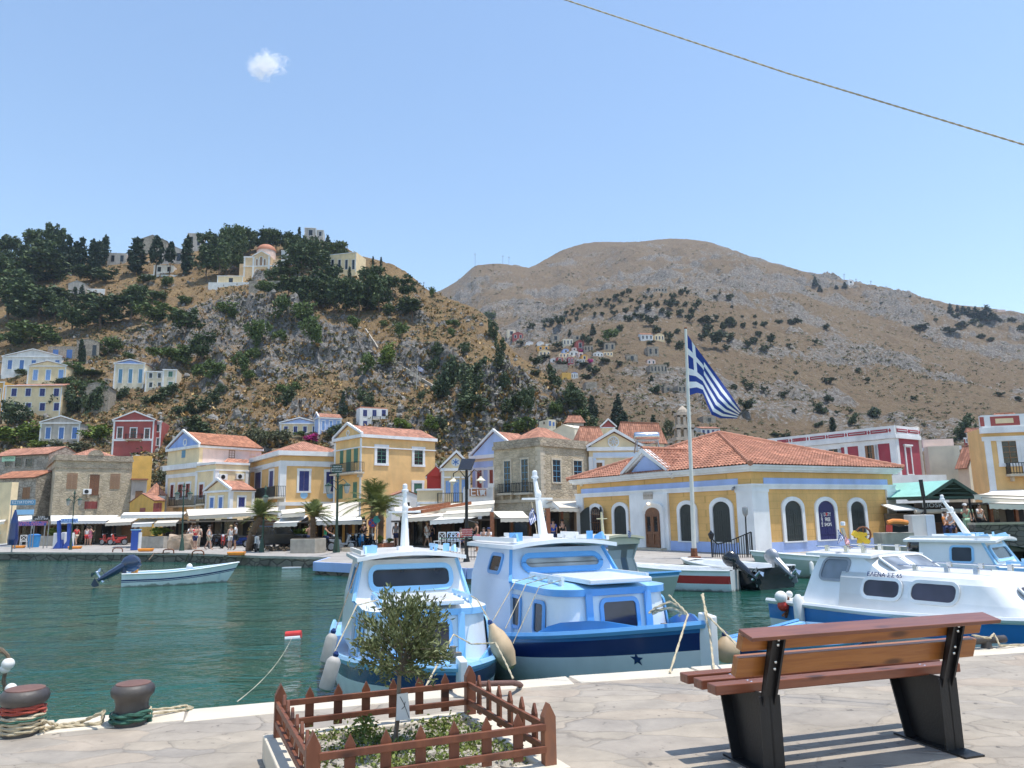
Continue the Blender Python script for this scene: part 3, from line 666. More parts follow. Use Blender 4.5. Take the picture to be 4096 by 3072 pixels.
def win(h,F,reg,box,kind='gl',c='green_shutter',sur='trim_white',sw=.13,name=None,hood=0,cols=2,rows=3):
 x0,y0,x1,y1=box;(ax,ay),(bx,by)=reg(x0,y0),reg(x1,y1)
 u0,u1,v0,v1=F.rect(ax,ay,bx,by);name=name or('door' if kind=='dr' else 'window')
 fr=MB()
 if sur:
  o=.07
  F.box(fr,u0-sw,u0,v0,v1,.0,o);F.box(fr,u1,u1+sw,v0,v1,.0,o)
  F.box(fr,u0-sw*1.1,u1+sw*1.1,v1,v1+sw*1.15,.0,o+.01)
  if name=='window':F.box(fr,u0-sw*1.1,u1+sw*1.1,v0-sw*.8,v0,.0,o+.03)
  if hood:F.box(fr,u0-sw*1.8,u1+sw*1.8,v1+hood,v1+hood+.12,.0,.16)
  w=fr.build(name,sur,h.root)
 else:
  F.box(fr,u0-.05,u0,v0,v1,0,.04);F.box(fr,u1,u1+.05,v0,v1,0,.04);F.box(fr,u0-.05,u1+.05,v1,v1+.05,0,.04);F.box(fr,u0-.05,u1+.05,v0-.05,v0,0,.05)
  w=fr.build(name,c if kind!='bk' else h.wall.data.materials[0].name,h.root)
 if kind in('gl','op','bk','dr'):
  p=MB();F.box(p,u0,u1,v0,v1,0,.012);p.build('pane','dark_glass',w)
 if kind in('gl','op'):
  f=MB();t=max(.035,(u1-u0)*.05)
  for i in range(cols+1):
   uu=u0+(u1-u0)*i/cols;F.box(f,max(u0,uu-t/2),min(u1,uu+t/2),v0,v1,.012,.035+.002*(i%2))
  for i in range(rows+1):
   vv=v0+(v1-v0)*i/rows;F.box(f,u0,u1,max(v0,vv-t/2),min(v1,vv+t/2),.012,.04)
  f.build('frame',c,w)
 if kind=='op':
  wd=(u1-u0)*.30
  for s0 in(u0-wd*.15,u1-wd*.85):
   s=MB();F.box(s,s0,s0+wd,v0+.02,v1-.02,.045,.095);s.build('shutter',c,w)
 if kind=='sh':
  um=(u0+u1)/2
  for(s0,s1)in((u0,um-.012),(um+.012,u1)):
   s=MB();F.box(s,s0,s1,v0,v1,.0,.03)
   k=max(3,int((v1-v0)/.16))
   for i in range(k):
    vv=v0+.06+(v1-v0-.12)*i/k;F.box(s,s0+.05,s1-.05,vv,vv+.07,.03,.045)
   s.build('shutter',c,w)
 if kind=='dr':
  um=(u0+u1)/2;vt=v1-(v1-v0)*.22
  for(s0,s1)in((u0,um-.01),(um+.01,u1)):
   s=MB();F.box(s,s0,s1,v0,v1,.012,.028);m_=(s1-s0)*.2
   F.box(s,s0,s0+m_,v0,v1,.028,.05);F.box(s,s1-m_,s1,v0,v1,.028,.05)
   for q in(v0,v0+(vt-v0)*.35,vt):F.box(s,s0+m_,s1-m_,q,q+.12,.028,.05)
   s.build('leaf',c,w)
 return w
def balcony(h,F,reg,box,depth=.9,slab='pale_stone',n=None):
 x0,y0,x1,y1=box;(ax,ay),(bx,by)=reg(x0,y0),reg(x1,y1)
 F2=Facade(F.O+F.n*depth,F.u,F.n);u0,u1,v0,v1=F2.rect(ax,ay,bx,by)
 s=MB();F.box(s,u0-.08,u1+.08,v0-.16,v0,0,depth+.08)
 for uu in(u0+.2,u1-.3):F.box(s,uu,uu+.14,v0-.5,v0-.16,0,depth*.55)
 b=s.build('balcony',slab,h.root)
 r=MB();t=.035
 pts=[F.P(u0,0,0),F.P(u0,0,depth),F.P(u1,0,depth),F.P(u1,0,0)]
 for i in range(3):
  p,q=pts[i],pts[i+1];L=(q-p).length;k=max(2,int(L/.16))
  for z in(v0+.08,v1):r.bar(p+V((0,0,z)),q+V((0,0,z)),t*1.2)
  for j in range(k+1):
   e=p.lerp(q,j/k);r.bar(e+V((0,0,v0)),e+V((0,0,v1)),t)
 r.build('railing','black_iron',b)
 return b
def flatroof_parapet(h,reg=None,t=.25,ht=.5,m='trim_white',name='parapet'):
 p=MB()
 for F,L in((h.FL,h.Ll),(h.FR,h.Lr)):
  F.box(p,-.0,L,h.H,h.H+ht,-t,.06)
 return p.build(name,m,h.root)
def disc(F,mb,u,v,r,o0,o1,n=16,mi=0,ring=0):
 pts=[F.P(u+r*math.cos(2*math.pi*i/n),v+r*math.sin(2*math.pi*i/n),o0)for i in range(n)]
 if not ring:mb.prism(pts,F.n*(o1-o0),mi)
 else:
  r2=r-ring;q=[F.P(u+r2*math.cos(2*math.pi*i/n),v+r2*math.sin(2*math.pi*i/n),o0)for i in range(n)]
  for i in range(n):mb.prism([pts[i],pts[(i+1)%n],q[(i+1)%n],q[i]],F.n*(o1-o0),mi)
def textobj(name,s,size,mat_,parent=None,ext=.004,align='CENTER'):
 cu=bpy.data.curves.new(name,'FONT');cu.body=s;cu.size=size;cu.extrude=ext;cu.align_x=align;cu.align_y='CENTER';cu.resolution_u=3
 o=bpy.data.objects.new(name,cu);col.objects.link(o)
 bpy.context.view_layer.update();dg=bpy.context.evaluated_depsgraph_get()
 me=bpy.data.meshes.new_from_object(o.evaluated_get(dg));me.materials.clear();me.materials.append(M[mat_])
 bpy.data.objects.remove(o);o2=bpy.data.objects.new(name,me);col.objects.link(o2)
 if parent is not None:o2.parent=parent
 return o2
def text_on(F,u,v,o,s,size,mat_,parent,name='lettering',stretch=1.0,rot=0):
 t=textobj(name,s,size,mat_,parent)
 off=V();q=parent
 while q is not None:
  if q.name in OFF:off=OFF[q.name]
  q=q.parent
 right=F.u if(CINV@F.u).x>0 else-F.u
 m3=Matrix((right,V((0,0,1)),F.n)).transposed()@Matrix.Rotation(rot,3,'Z')@Matrix.Diagonal((stretch,1,1))
 t.matrix_local=Matrix.Translation(F.P(u,v,o)-off)@m3.to_4x4()
 return t
FR_,FL_='FR','FL'
h=house('stone_house','old two storey rubble stone house with brown shutters and half round crest on its parapet','house',B1,(487,715),84,QZ,35,335,1148,'tan_stone','hip',rh=1.5,over=-.5,cornice=[(.0,.28,.18),(1.0,.10,.08)],trim='old_stone')
F=h.FR
pb=MB();F.box(pb,0,h.Lr,h.H,h.H+.38,-.35,.12);h.FL.box(pb,.35,h.Ll,h.H,h.H+.38,-.35,.12)
pb.build('parapet','old_stone',h.root)
cb=MB();u,v=F.uv(B1(828,700));n=12
cb.prism([F.P(u+.8*math.cos(math.pi*i/n),h.H+.37+.62*math.sin(math.pi*i/n),.0)for i in range(n+1)],F.n*.2);cb.build('crest','old_stone',h.root)
win(h,F,B1,(580,852,664,980),'sh','tan_shutter',None);win(h,F,B1,(955,857,1032,980),'sh','tan_shutter',None)
win(h,F,B1,(772,860,856,1040),'dr','wood_door','tan_stone',.12);win(h,F,B1,(735,1096,836,1152),'sh','red_shutter',None)
for b in((336,868,354,990),(410,845,434,985)):win(h,h.FL,B1,b,'sh','brown_shutter','old_stone',.1)
win(h,h.FL,B1,(350,1095,372,1160),'sh','red_shutter',None)
for b in((650,1040,0,0),(760,1040,0,0),(860,1040,0,0)):
 u,v=F.uv(B1(b[0],b[1]));m_=MB();F.box(m_,u-.12,u+.12,v-.3,v+.12,0,.55);m_.build('balcony_bracket','old_stone',h.root)
def ac_unit(F,p,label):
 u,v=F.uv(p);t=thing('air_conditioner',label,'air conditioner',F.P(u,v,.02),0,world=True)
 m_=MB();F.box(m_,u-.42,u+.42,v-.3,v+.3,.03,.34);b=m_.build('casing','white_gloss',t,bevel=.02)
 m_=MB();disc(F,m_,u-.08,v,.22,.34,.355,16);m_.build('fan_grille','black_iron',t)
ac_unit(F,B1(752,1008),'white air conditioner box under the wooden balcony door of the old stone house')
h=house('stone_house','low stone building at the left margin with a pale sign under its red tiled eave','house',B1,(425,682),96,QZ,74,-60,None,'ruin_stone','gableR',rh=1.2,depth=5)
for b in((45,748,90,790),(136,720,186,790),(226,722,282,792)):win(h,h.FL,B1,b,'bk',sur='ruin_stone',sw=.08)
u0,u1,v0,v1=h.FL.rect(*B1(22,694),*B1(136,748))
m_=MB();h.FL.box(m_,u0,u1,v0,v1,.02,.08);sg=m_.build('sign_board','pale_green_cloth',h.root)
text_on(h.FL,(u0+u1)/2,(v0+v1)/2,.085,'ΤΑΒΕΡΝΑ',.38,'dark_green_metal',h.root)
h=house('stone_house','stone building at the left margin with an old terracotta roof and tall brown shutters','house',B1,(316,884),86,QZ,74,-70,None,'ruin_stone','gableR',rh=1.0,depth=5,roofmat='old_roof_tile')
for b in((102,970,156,1070),(196,970,264,1070)):win(h,h.FL,B1,b,'sh','brown_shutter','ruin_stone',.1)
h=house('plaster_house','plain ochre plaster house end cut by the left picture edge','house',B1,(104,925),72,QZ,72,-90,None,'pale_yellow_plaster','flat',depth=.7)
h=house('stone_annex','narrow grey stone annex with a brown door behind the old stone house','house',B1,(1140,905),88,QZ,30,1130,1272,'grey_plaster','flat',depth=5)
win(h,h.FR,B1,(1172,1005,1226,1086),'dr','brown_shutter',None);m_=MB();h.FR.box(m_,-.1,h.Lr+.1,h.H,h.H+.15,-3,.3);m_.build('roof','old_roof_tile',h.root)
h=house('terrace_house','small bright yellow terrace house with white trim above the stone annex','house',B1,(1160,722),108,4,25,1150,1318,'ochre_plaster','flat',depth=6,cornice=[(0,.3,.15)],pil=.35)
win(h,h.FR,B1,(1228,750,1262,800),'gl','white_wood','trim_white',.12);win(h,h.FR,B1,(1180,800,1240,870),'bk',sur='trim_white',sw=.25)
h=house('plaster_house','low orange yellow house with small red tiled roof left of the blue pediment house','house',B1,(1330,1085),78,QZ,42,1122,1425,'ochre_plaster','gableL',rh=.9,depth=5,over=.2)
for b in((1328,1112,1352,1180),(1362,1108,1392,1178)):win(h,h.FR,B1,b,'sh','red_shutter',None)
win(h,h.FL,B1,(1212,1152,1254,1190),'sh','red_shutter',None)
h=house('plaster_house','yellow house with red tiles and white eave behind the low orange yellow one','house',B1,(1300,1040),83,QZ,40,1262,1424,'pale_yellow_plaster','hip',rh=1.4,depth=5,cornice=[(0,.35,.12)],over=.2)
h=house('pediment_house','tall yellow house with pale blue triangular pediment and white round medallion','house',B1,(1725,602),80,QZ,50,1452,2260,'pale_yellow_plaster','gableL',rh=1.7,ped='sky_plaster',cornice=[(.0,.30,.25),(1.9,.55,.4),(2.9,.4,.06)],pil=.45,over=.35,roofmat='old_roof_tile')
F=h.FL;u,v=F.uv(B1(1602,582));m_=MB();disc(F,m_,u,v,.42,.0,.07,16,ring=.14);m_.build('medallion','trim_white',h.root)
m_=MB();h.FR.box(m_,.4,h.Lr,h.H-1.9,h.H-.35,0,.02);m_.build('side_wall_panel','pink_plaster',h.root)
win(h,F,B1,(1574,655,1600,710),'sh','teal_shutter',None)
for b in((1480,950,1502,1062),(1545,945,1580,1062),(1612,940,1642,1058)):win(h,F,B1,b,'op','red_wood','trim_white',.22,rows=4)
win(h,h.FR,B1,(1980,655,2025,715),'gl','brown_shutter',None)
win(h,h.FR,B1,(2160,675,2200,700),'bk',sur=None)
balcony(h,F,B1,(1452,1050,1700,1128),1.1)
h=house('pediment_wing','yellow wing with terracotta vent openings beside the blue pediment house','house',B1,(1868,750),76.5,QZ,50,1700,2150,'pale_yellow_plaster','flat',cornice=[(0,.22,.14),(.75,.14,.1)],pil=.35)
m_=MB()
for b in((1730,766,1778,786),(1808,752,1858,775)):
 u0,u1,v0,v1=h.FL.rect(*B1(b[0],b[1]),*B1(b[2],b[3]));h.FL.box(m_,u0,u1,v0,v1,0,.02)
m_.build('vent','terracotta',h.root)
win(h,h.FL,B1,(1728,945,1758,1060),'op','red_wood','trim_white',.2,rows=4)
ac_unit(h.FR,B1(1920,882),'left of two white air conditioner boxes under the small red roof');ac_unit(h.FR,B1(2065,878),'right of two white air conditioner boxes under the small red roof')
balcony(h,h.FL,B1,(1700,1042,1768,1112),.9)
r_=MB();A=at_y(B1(1895,785),79.5);Bq=at_y(B1(2150,790),79.8);Cq=at_y(B1(2150,730),82);Dq=at_y(B1(1965,720),82);roofplane(r_,[A,Bq,Cq,Dq]);r_.build('roof','roof_tile',h.root)
h=house('gable_cottage','small yellow gabled cottage with two narrow blue shuttered windows','house',B1,(1992,992),73,QZ,50,1778,2200,'pale_yellow_plaster','gableL',rh=1.0,cornice=[(-.02,.2,.14)],pil=.3,over=.25)
for b in((1818,1060,1850,1148),(1894,1056,1926,1150)):win(h,h.FL,B1,b,'sh','blue_shutter','trim_white',.16)
win(h,h.FR,B1,(2058,1056,2112,1140),'sh','navy_shutter','trim_white',.15)
h=house('hip_house','yellow corner house with wide white cornice and navy shutters beside the blue pediment house','house',B2,(488,548),74,QZ,33,218,1010,'yellow_plaster','hip',rh=1.35,over=.35,cornice=[(-.02,.45,.42),(.95,.52,.10),(5.0,.35,.16)],pil=0)
F=h.FR
pl=MB();F.box(pl,0,.55,2.2,h.H-1.47,0,.09);h.FL.box(pl,-.09,.45,2.2,h.H-1.47,0,.09);pl.build('corner_pilaster','trim_white',h.root);pl=MB();h.FL.box(pl,h.Ll-.3,h.Ll,2.2,h.H-1.47,0,.06);pl.build('corner_pilaster','trim_white',h.root)
for b in((640,722,724,895),(872,730,946,900)):
 w_=win(h,F,B2,b,'sh','navy_shutter','trim_white',.22,hood=.5)
 u0,u1,v0,v1=F.rect(*B2(b[0],905),*B2(b[2],950));m_=MB();disc(F,m_,(u0+u1)/2,(v0+v1)/2,.38,0,.03,14);m_.build('blue_panel','sky_gloss',h.root)
for b in((262,735,312,900),(385,722,420,925)):win(h,h.FL,B2,b,'sh','navy_shutter','trim_white',.2,hood=.4)
balcony(h,h.FL,B2,(215,868,430,955),1.0)
h=house('tall_gable_house','tall plain yellow house with green shutters and white framed windows by the palms','house',B2,(1185,405),72,QZ,41,950,1815,'yellow_plaster','gableL',rh=1.2,cornice=[(-.02,.30,.28),(1.15,.12,.12)],pil=0,over=.28)
F=h.FL;u,v=F.uv(B2(1065,395));m_=MB();disc(F,m_,u,v,.3,0,.06,16,ring=.09);m_.build('medallion','trim_white',h.root)
for ua in(0,h.Ll-.28):pl=MB();F.box(pl,ua,ua+.28,0,h.H-.35,0,.06);pl.build('corner_pilaster','trim_white',h.root)
for b in((1118,522,1146,645),(998,542,1020,655)):win(h,F,B2,b,'sh','green_shutter',None)
win(h,F,B2,(1052,530,1086,735),'sh','green_shutter',None,name='door')
for b in((1110,822,1138,950),(985,840,1015,958)):win(h,F,B2,b,'sh','green_shutter',None)
for b in((1312,522,1390,655),(1634,540,1706,667)):win(h,h.FR,B2,b,'gl','green_shutter','trim_white',.28,rows=4)
win(h,h.FR,B2,(1630,828,1700,925),'sh','green_shutter','trim_white',.26)
m_=MB();u0,u1,v0,v1=F.rect(*B2(950,728),*B2(1180,742));F.box(m_,-.1,h.Ll,v0,v0+.2,0,.12);m_.build('string_course','trim_white',h.root)
balcony(h,F,B2,(912,655,1120,738),1.0)
h=house('low_white_building','low white building with a small dark window behind the palms','house',B2,(1440,935),66,QZ,30,1395,1690,'white_plaster','gableR',rh=.5,depth=4,over=.1)
win(h,h.FR,B2,(1536,992,1595,1030),'bk',sur=None)
h=house('red_gable_house','small bright red gabled house squeezed behind a yellow balcony','house',B2,(1755,785),74,QZ,5,1745,1900,'bright_red_plaster','gableR',rh=.9,depth=5,cornice=[(-.02,.18,.12)],over=.15)
win(h,h.FR,B2,(1762,818,1806,860),'bk',sur='trim_white',sw=.1)
h=house('star_gable_house','narrow yellow house with a blue star medallion in its gable','house',B2,(1878,700),68,QZ,8,1870,2118,'pale_yellow_plaster','gableR',rh=1.4,depth=7,cornice=[(-.02,.25,.16)],pil=.18,over=.2)
F=h.FR;u,v=F.uv(B2(1993,645));m_=MB();disc(F,m_,u,v,.40,0,.05,18);md=m_.build('medallion','white_plaster',h.root)
m_=MB()
for k in range(3):
 t=math.pi*k/3+.5;a_,b_=F.P(u+.3*math.cos(t),v+.3*math.sin(t),.06),F.P(u-.3*math.cos(t),v-.3*math.sin(t),.06);m_.bar(a_,b_,.09,.02,F.n)
m_.build('star','blue_shutter',md)
for b,nm in(((1912,812,1942,912),'window'),((1978,802,2018,980),'door'),((2050,800,2080,905),'window')):win(h,F,B2,b,'sh','light_blue_shutter',None,name=nm,hood=0)
m_=MB()
for x in((1895,1950),(1965,2030),(2042,2095)):
 u0,u1,v0,v1=F.rect(*B2(x[0],770),*B2(x[1],784));F.box(m_,u0,u1,v0,v1,0,.14)
m_.build('window_hood','trim_white',h.root)
h=house('balcony_block','pale yellow balcony block with white mouldings in front of the star gable house','house',B2,(1668,875),64,QZ,12,1660,1880,'pale_yellow_plaster','flat',depth=5,cornice=[(0,.16,.1),(1.1,.18,.08)],pil=.16)
balcony(h,h.FR,B2,(1842,912,2056,998),.5)
h=house('lavender_pediment_house','pale blue house with broken tile edge on its pediment beside the stone corner house','house',B3,(590,558),68,QZ,48,190,800,'cream_plaster','gableL',rh=2.15,ped='blue_plaster',cornice=[(-.02,.34,.3),(1.2,.2,.1)],over=.4,roofmat='roof_tile',pil=0)
F=h.FL
for b in((238,715,278,870),(345,712,376,862)):win(h,F,B3,b,'dr','red_wood','trim_white',.22)
m_=MB()
for b in((196,700,226,880),(282,690,328,880)):
 u0,u1,v0,v1=F.rect(*B3(b[0],b[1]),*B3(b[2],b[3]));F.box(m_,u0,u1,v0,v1,0,.02)
u0,u1,v0,v1=F.rect(*B3(170,640),*B3(372,690));F.box(m_,u0,u1,v0,v1,0,.02)
m_.build('blue_wall_panel','blue_plaster',h.root)
h=house('sign_terrace','white terrace parapet that carries a brown wooden sign','wall',B3,(118,870),60,QZ,6,110,372,'white_plaster','flat',depth=5)
m_=MB();F=h.FR;F.box(m_,0,.3,h.H,h.H+.1,-.35,.06);F.box(m_,h.Lr-.35,h.Lr,h.H,h.H+.35,-.35,.06);m_.build('pier','white_plaster',h.root)
u0,u1,v0,v1=F.rect(*B3(168,875),*B3(312,938))
t=thing('wooden_sign','brown wooden board with white handwritten lettering on the white terrace','sign',F.P((u0+u1)/2,v0,.1),world=True)
m_=MB();F.box(m_,u0,u1,v0,v1,.10,.16);m_.build('board','sign_wood',t);text_on(F,(u0+u1)/2,(v0+v1)/2,.165,'Είπ',.85,'white_cloth',t)
h=house('stone_corner_house','stone corner house with tall blue doors and iron balconies under a red hipped roof','house',B3,(778,470),58,QZ,46,378,1205,'tan_stone','hip',rh=1.55,over=-.25,cornice=[(.0,.30,.14)],trim='old_stone')
pb=MB();h.FR.box(pb,0,h.Lr,h.H,h.H+.38,-.3,.05);h.FL.box(pb,0,h.Ll,h.H,h.H+.38,-.3,.05);pb.build('parapet','old_stone',h.root)
for b in((472,636,526,905),(622,620,678,905)):win(h,h.FL,B3,b,'gl','teal_shutter','pale_stone',.12,name='door',rows=5)
for b in((884,626,950,818),(1066,634,1136,822)):win(h,h.FR,B3,b,'gl','teal_shutter','pale_stone',.14,rows=4)
m_=MB();h.FR.box(m_,0,h.Lr,3.05,3.3,0,.10);h.FL.box(m_,-.1,h.Ll,3.05,3.3,0,.10);m_.build('string_course','pale_stone',h.root)
qo=MB()
for k in range(13):
 l=.5 if k%2 else.3
 h.FR.box(qo,.0,l,3.35+k*.36,3.35+k*.36+.34,0,.025);h.FL.box(qo,-.025,.8-l,3.35+k*.36,3.35+k*.36+.34,0,.025)
qo.build('quoins','pale_stone',h.root)
for b in((415,832,530,912),(562,822,680,908)):balcony(h,h.FL,B3,b,.45)
h=house('pediment_house','pale yellow house with a white flower medallion in its pediment behind the customs house','house',B3,(1200,520),62,QZ,4,1190,1640,'pale_yellow_plaster','gableR',rh=1.3,depth=9,cornice=[(-.02,.30,.2),(.75,.12,.04)],pil=.28,over=.3)
F=h.FR;u,v=F.uv(B3(1412,470));m_=MB();disc(F,m_,u,v,.48,0,.05,20,ring=.10)
for k in range(4):
 t=math.pi*k/4;m_.bar(F.P(u+.36*math.cos(t),v+.36*math.sin(t),.04),F.P(u-.36*math.cos(t),v-.36*math.sin(t),.04),.07,.05,F.n)
m_.build('medallion','trim_white',h.root)
m_=MB();u0,u1,v0,v1=F.rect(*B3(1235,560),*B3(1620,605));F.box(m_,u0,u1,v0,v1,0,.02);F.box(m_,u0,u0+.25,v0-3,v0,0,.02);m_.build('blue_band','pale_blue_gloss',h.root)
win(h,F,B3,(1266,650,1316,745),'sh','brown_shutter','trim_white',.18)
for nm,lab,(tx,ty),d,a,lx,rx,rf,rh in(('tiled_house','red tiled roof house between the stone corner house and the pediment behind it',(1120,470),72,30,1090,1330,'hip',1.6),('tiled_house','red tiled roof house behind the silver water tank',(1470,480),74,22,1440,1850,'hip',2.2)):
 h=house(nm,lab,'house',B3,(tx,ty),d,QZ,a,lx,rx,'cream_plaster',rf,depth=7,rh=rh)
h=house('flat_house','windowless cream house end below the dark tree','house',B3,(1075,350),92,1,45,890,1230,'cream_plaster','gableL',rh=.6,over=.05,roofmat='cream_plaster')
h=house('ruined_house','weathered little house with low red roof above the flat cream house','house',B3,(1010,305),112,8,10,1000,1155,'grey_plaster','hip',depth=6,rh=1.2);win(h,h.FR,B3,(1050,320,1070,345),'bk',sur=None)
h=house('cream_cottage','small square cream cottage with two blue shutters above the stone corner house','house',B3,(850,275),118,9,28,768,912,'cream_plaster','flat',depth=5)
win(h,h.FR,B3,(858,292,870,328),'sh','blue_shutter',None);win(h,h.FR,B3,(890,302,900,330),'sh','blue_shutter',None);win(h,h.FL,B3,(808,295,820,318),'bk',sur=None)
h=house('red_trim_gable','tiny ochre gable with red trim between dark cypresses','house',B3,(1310,345),104,5,4,1305,1425,'pale_yellow_plaster','gableR',rh=1.0,depth=5,ped='red_plaster',cornice=[(-.02,.14,.1)],over=.1)
P0=at_y(B3(1695,560),56)
t=thing('water_heater','silver water tank on a steel frame on the roof behind the customs house','water heater',P0,world=True)
top=at_y(B3(1697,425),56);m_=MB();m_.lathe([(.0,-.95),(.30,-.93),(.36,-.8),(.36,.8),(.30,.93),(0,.95)],top,14,M=Matrix.Rotation(R(90),3,'Y'));m_.build('tank','steel',t,True)
m_=MB()
for dx in(-.75,.75):
 for dy in(-.3,.3):m_.bar(top+V((dx,dy,-.3)),V((top.x+dx*1.15,top.y+dy*2,P0.z)),.07)
m_.bar(top+V((-.75,-.3,-.4)),V((top.x+.8,top.y-.5,P0.z+.2)),.05);m_.bar(top+V((.75,-.3,-.4)),V((top.x-.8,top.y-.5,P0.z+.2)),.05);m_.build('stand','grey_metal',t)
h=house('flat_roof_house','white flat roof under the silver water tank','house',B3,(1640,545),58,QZ,5,1630,1950,'white_plaster','flat',depth=6)
h=house('crimson_house','crimson and white house with panelled parapet behind the customs house','house',B5,(1092,300),58,QZ,36,0,1296,'crimson_plaster','flat',cornice=[(-.04,.3,.2)])
pa=MB();hh=.5
u,v=h.FR.uv(B5(1095,222));ph=v-h.H
for F,L,s0 in((h.FL,h.Ll,-.12),(h.FR,h.Lr,0)):
 F.box(pa,s0,L,h.H+.04,h.H+ph,-.25,.12)
pao=pa.build('parapet','trim_white',h.root)
pn=MB();pi_=MB()
for F,spans in((h.FL,[(892,1042),(695,858),(525,660),(365,494),(212,328),(80,176)]),(h.FR,[(1098,1186),(1203,1280)])):
 for(a_,b_)in spans:
  ua,ub=sorted((F.uv(B5(a_,265))[0],F.uv(B5(b_,265))[0]));va,vb=h.H+.22,h.H+ph-.22
  F.box(pn,ua,ub,va,vb,.12,.15);c_=(vb-va)*.22;q=[(ua+.12+c_,va+.14),(ub-.12-c_,va+.14),(ub-.12,(va+vb)/2-c_/2),(ub-.12,(va+vb)/2+c_/2),(ub-.12-c_,vb-.14),(ua+.12+c_,vb-.14),(ua+.12,(va+vb)/2+c_/2),(ua+.12,(va+vb)/2-c_/2)]
  pi_.prism([F.P(x,y,.15)for x,y in q],F.n*.02)
  m2=F.uv(B5(b_+17,265))[0]if F is h.FL else ub+.2
  vm=(va+vb)/2;pn.prism([F.P(m2-.1,vm,.12),F.P(m2,vm-.17,.12),F.P(m2+.1,vm,.12),F.P(m2,vm+.17,.12)],F.n*.03)
pn.build('parapet_panels','crimson_plaster',pao);pi_.build('panel_centres','white_plaster',pao)
F=h.FL;pl=MB()
F.box(pl,-.05,.42,0,h.H-.27,0,.09);h.FR.box(pl,0,.38,0,h.H-.27,0,.09)
for x0,x1 in((930,955),(785,815),(665,690),(420,520),(610,632)):
 ua,ub=sorted((F.uv(B5(x0,450))[0],F.uv(B5(x1,450))[0]));F.box(pl,ua,ub,0,h.H-.5,0,.07)
F.box(pl,.42,h.Ll,h.H-.62,h.H-.28,0,.075)
pl.build('pilasters','trim_white',h.root)
win(h,F,B5,(848,392,920,520),'op','brown_shutter','trim_white',.3,rows=2);win(h,F,B5,(528,424,610,520),'gl','tan_shutter','trim_white',.25)
win(h,h.FR,B5,(1195,410,1235,640),'sh','crimson_plaster','trim_white',.16,hood=.1)
m_=MB();fr_=h.FR;ub=h.Lr;fr_.box(m_,ub-.02,ub+.55,-.5,h.H+ph+.15,-1.6,.02);m_.build('buttress','grey_plaster',h.root,bevel=.15)
h=house('low_white_annex','low white annex wall under the crimson house','wall',B5,(1030,650),54,QZ,8,1020,1540,'white_plaster','flat',depth=3)
h=house('cream_town_house','cream and yellow house with arched upper windows right of the crimson house','house',B5,(1605,405),64,QZ,75,1340,1650,'cream_plaster','flat',cornice=[(0,.3,.2)])
m_=MB();u0,u1,v0,v1=h.FL.rect(*B5(1350,425),*B5(1545,660));h.FL.box(m_,u0,u1,v0,v1,0,.03);m_.build('yellow_panel','pale_yellow_plaster',h.root)
for b in((1562,520,1594,560),(1565,575,1600,650)):win(h,h.FL,B5,b,'sh','tan_shutter','cream_plaster',.12)
pb=MB();h.FL.box(pb,0,h.Ll,h.H,h.H+.7,-.25,.08);pb.build('parapet','pink_plaster',h.root)
h=house('tiled_shed','low cream house with a red tiled roof beside the right hand corner house','house',B5,(1735,590),60,QZ,15,1640,1880,'cream_plaster','gableR',rh=1.9,depth=6);
h=house('corner_house','yellow house with white pilasters and tall brown window at the right picture edge','house',B5,(2420,222),52,QZ,76,1842,None,'yellow_plaster','hip',rh=1.2,depth=3,cornice=[(-.02,.4,.3),(.62,.3,.12)],over=-.6)
F=h.FL;pb=MB();F.box(pb,-.3,h.Ll,h.H,h.H+.9,-.3,.2);po=pb.build('parapet','trim_white',h.root);m_=MB()
for(a_,b_,mm)in((1912,2165,0),(1822,1858,0)):
 ua,ub=sorted((F.uv(B5(a_,190))[0],F.uv(B5(b_,190))[0]));F.box(m_,ua,ub,h.H+.12,h.H+.78,.2,.22)
m_.build('red_panel','red_plaster',po)
m_=MB();ua,ub=sorted((F.uv(B5(1955,190))[0],F.uv(B5(2110,190))[0]));F.box(m_,ua,ub,h.H+.28,h.H+.62,.22,.24);m_.build('yellow_inset','pale_yellow_plaster',po)
pl=MB()
for x0,x1 in((1870,1925),(2175,2230)):
 ua,ub=sorted((F.uv(B5(x0,400))[0],F.uv(B5(x1,400))[0]));F.box(pl,ua,ub,3.1,h.H-.92,0,.1)
F.box(pl,-.1,h.Ll,2.95,3.2,0,.14);pl.build('pilasters','trim_white',h.root)
win(h,F,B5,(2025,355,2150,545),'gl','brown_shutter','trim_white',.3,hood=.05,rows=4);balcony(h,F,B5,(2095,540,2300,635),.8)
for nm,b in(('red_hill_house',(1690,325,1838,385)),('pink_hill_house',(1712,282,1836,322))):
 p=B5(b[0]+4,b[1]);hh_=house('stone_house','far '+('rose' if nm[0]=='p' else 'brick red')+' hillside house with white framed windows near the right edge','house',B5,(b[0]+4,b[1]),150,12 if nm[0]=='r' else 16,12,b[0],b[2],'red_plaster' if nm[0]=='r' else 'pink_plaster','flat' if nm[0]=='r' else 'hip',depth=6,rh=1.0,cornice=[(0,.3,.1)])
 for k in range(3):
  x=b[0]+22+k*42;win(hh_,hh_.FR,B5,(x,b[1]+15,x+16,b[1]+38),'bk',sur='trim_white',sw=.2)
plaster('customs_yellow',(.77,.46,.17));plaster('customs_blue',(.42,.53,.84))
m=M['customs_yellow'];nt=m.node_tree;b=[x for x in nt.nodes if x.type=='BSDF_PRINCIPLED'][0]
src=b.inputs['Base Color'].links[0].from_socket
bk=nd(nt,'TexBrick',offset=.5);bk.inputs['Scale'].default_value=1;bk.inputs['Mortar Size'].default_value=.012;bk.inputs['Brick Width'].default_value=.62;bk.inputs['Row Height'].default_value=.36
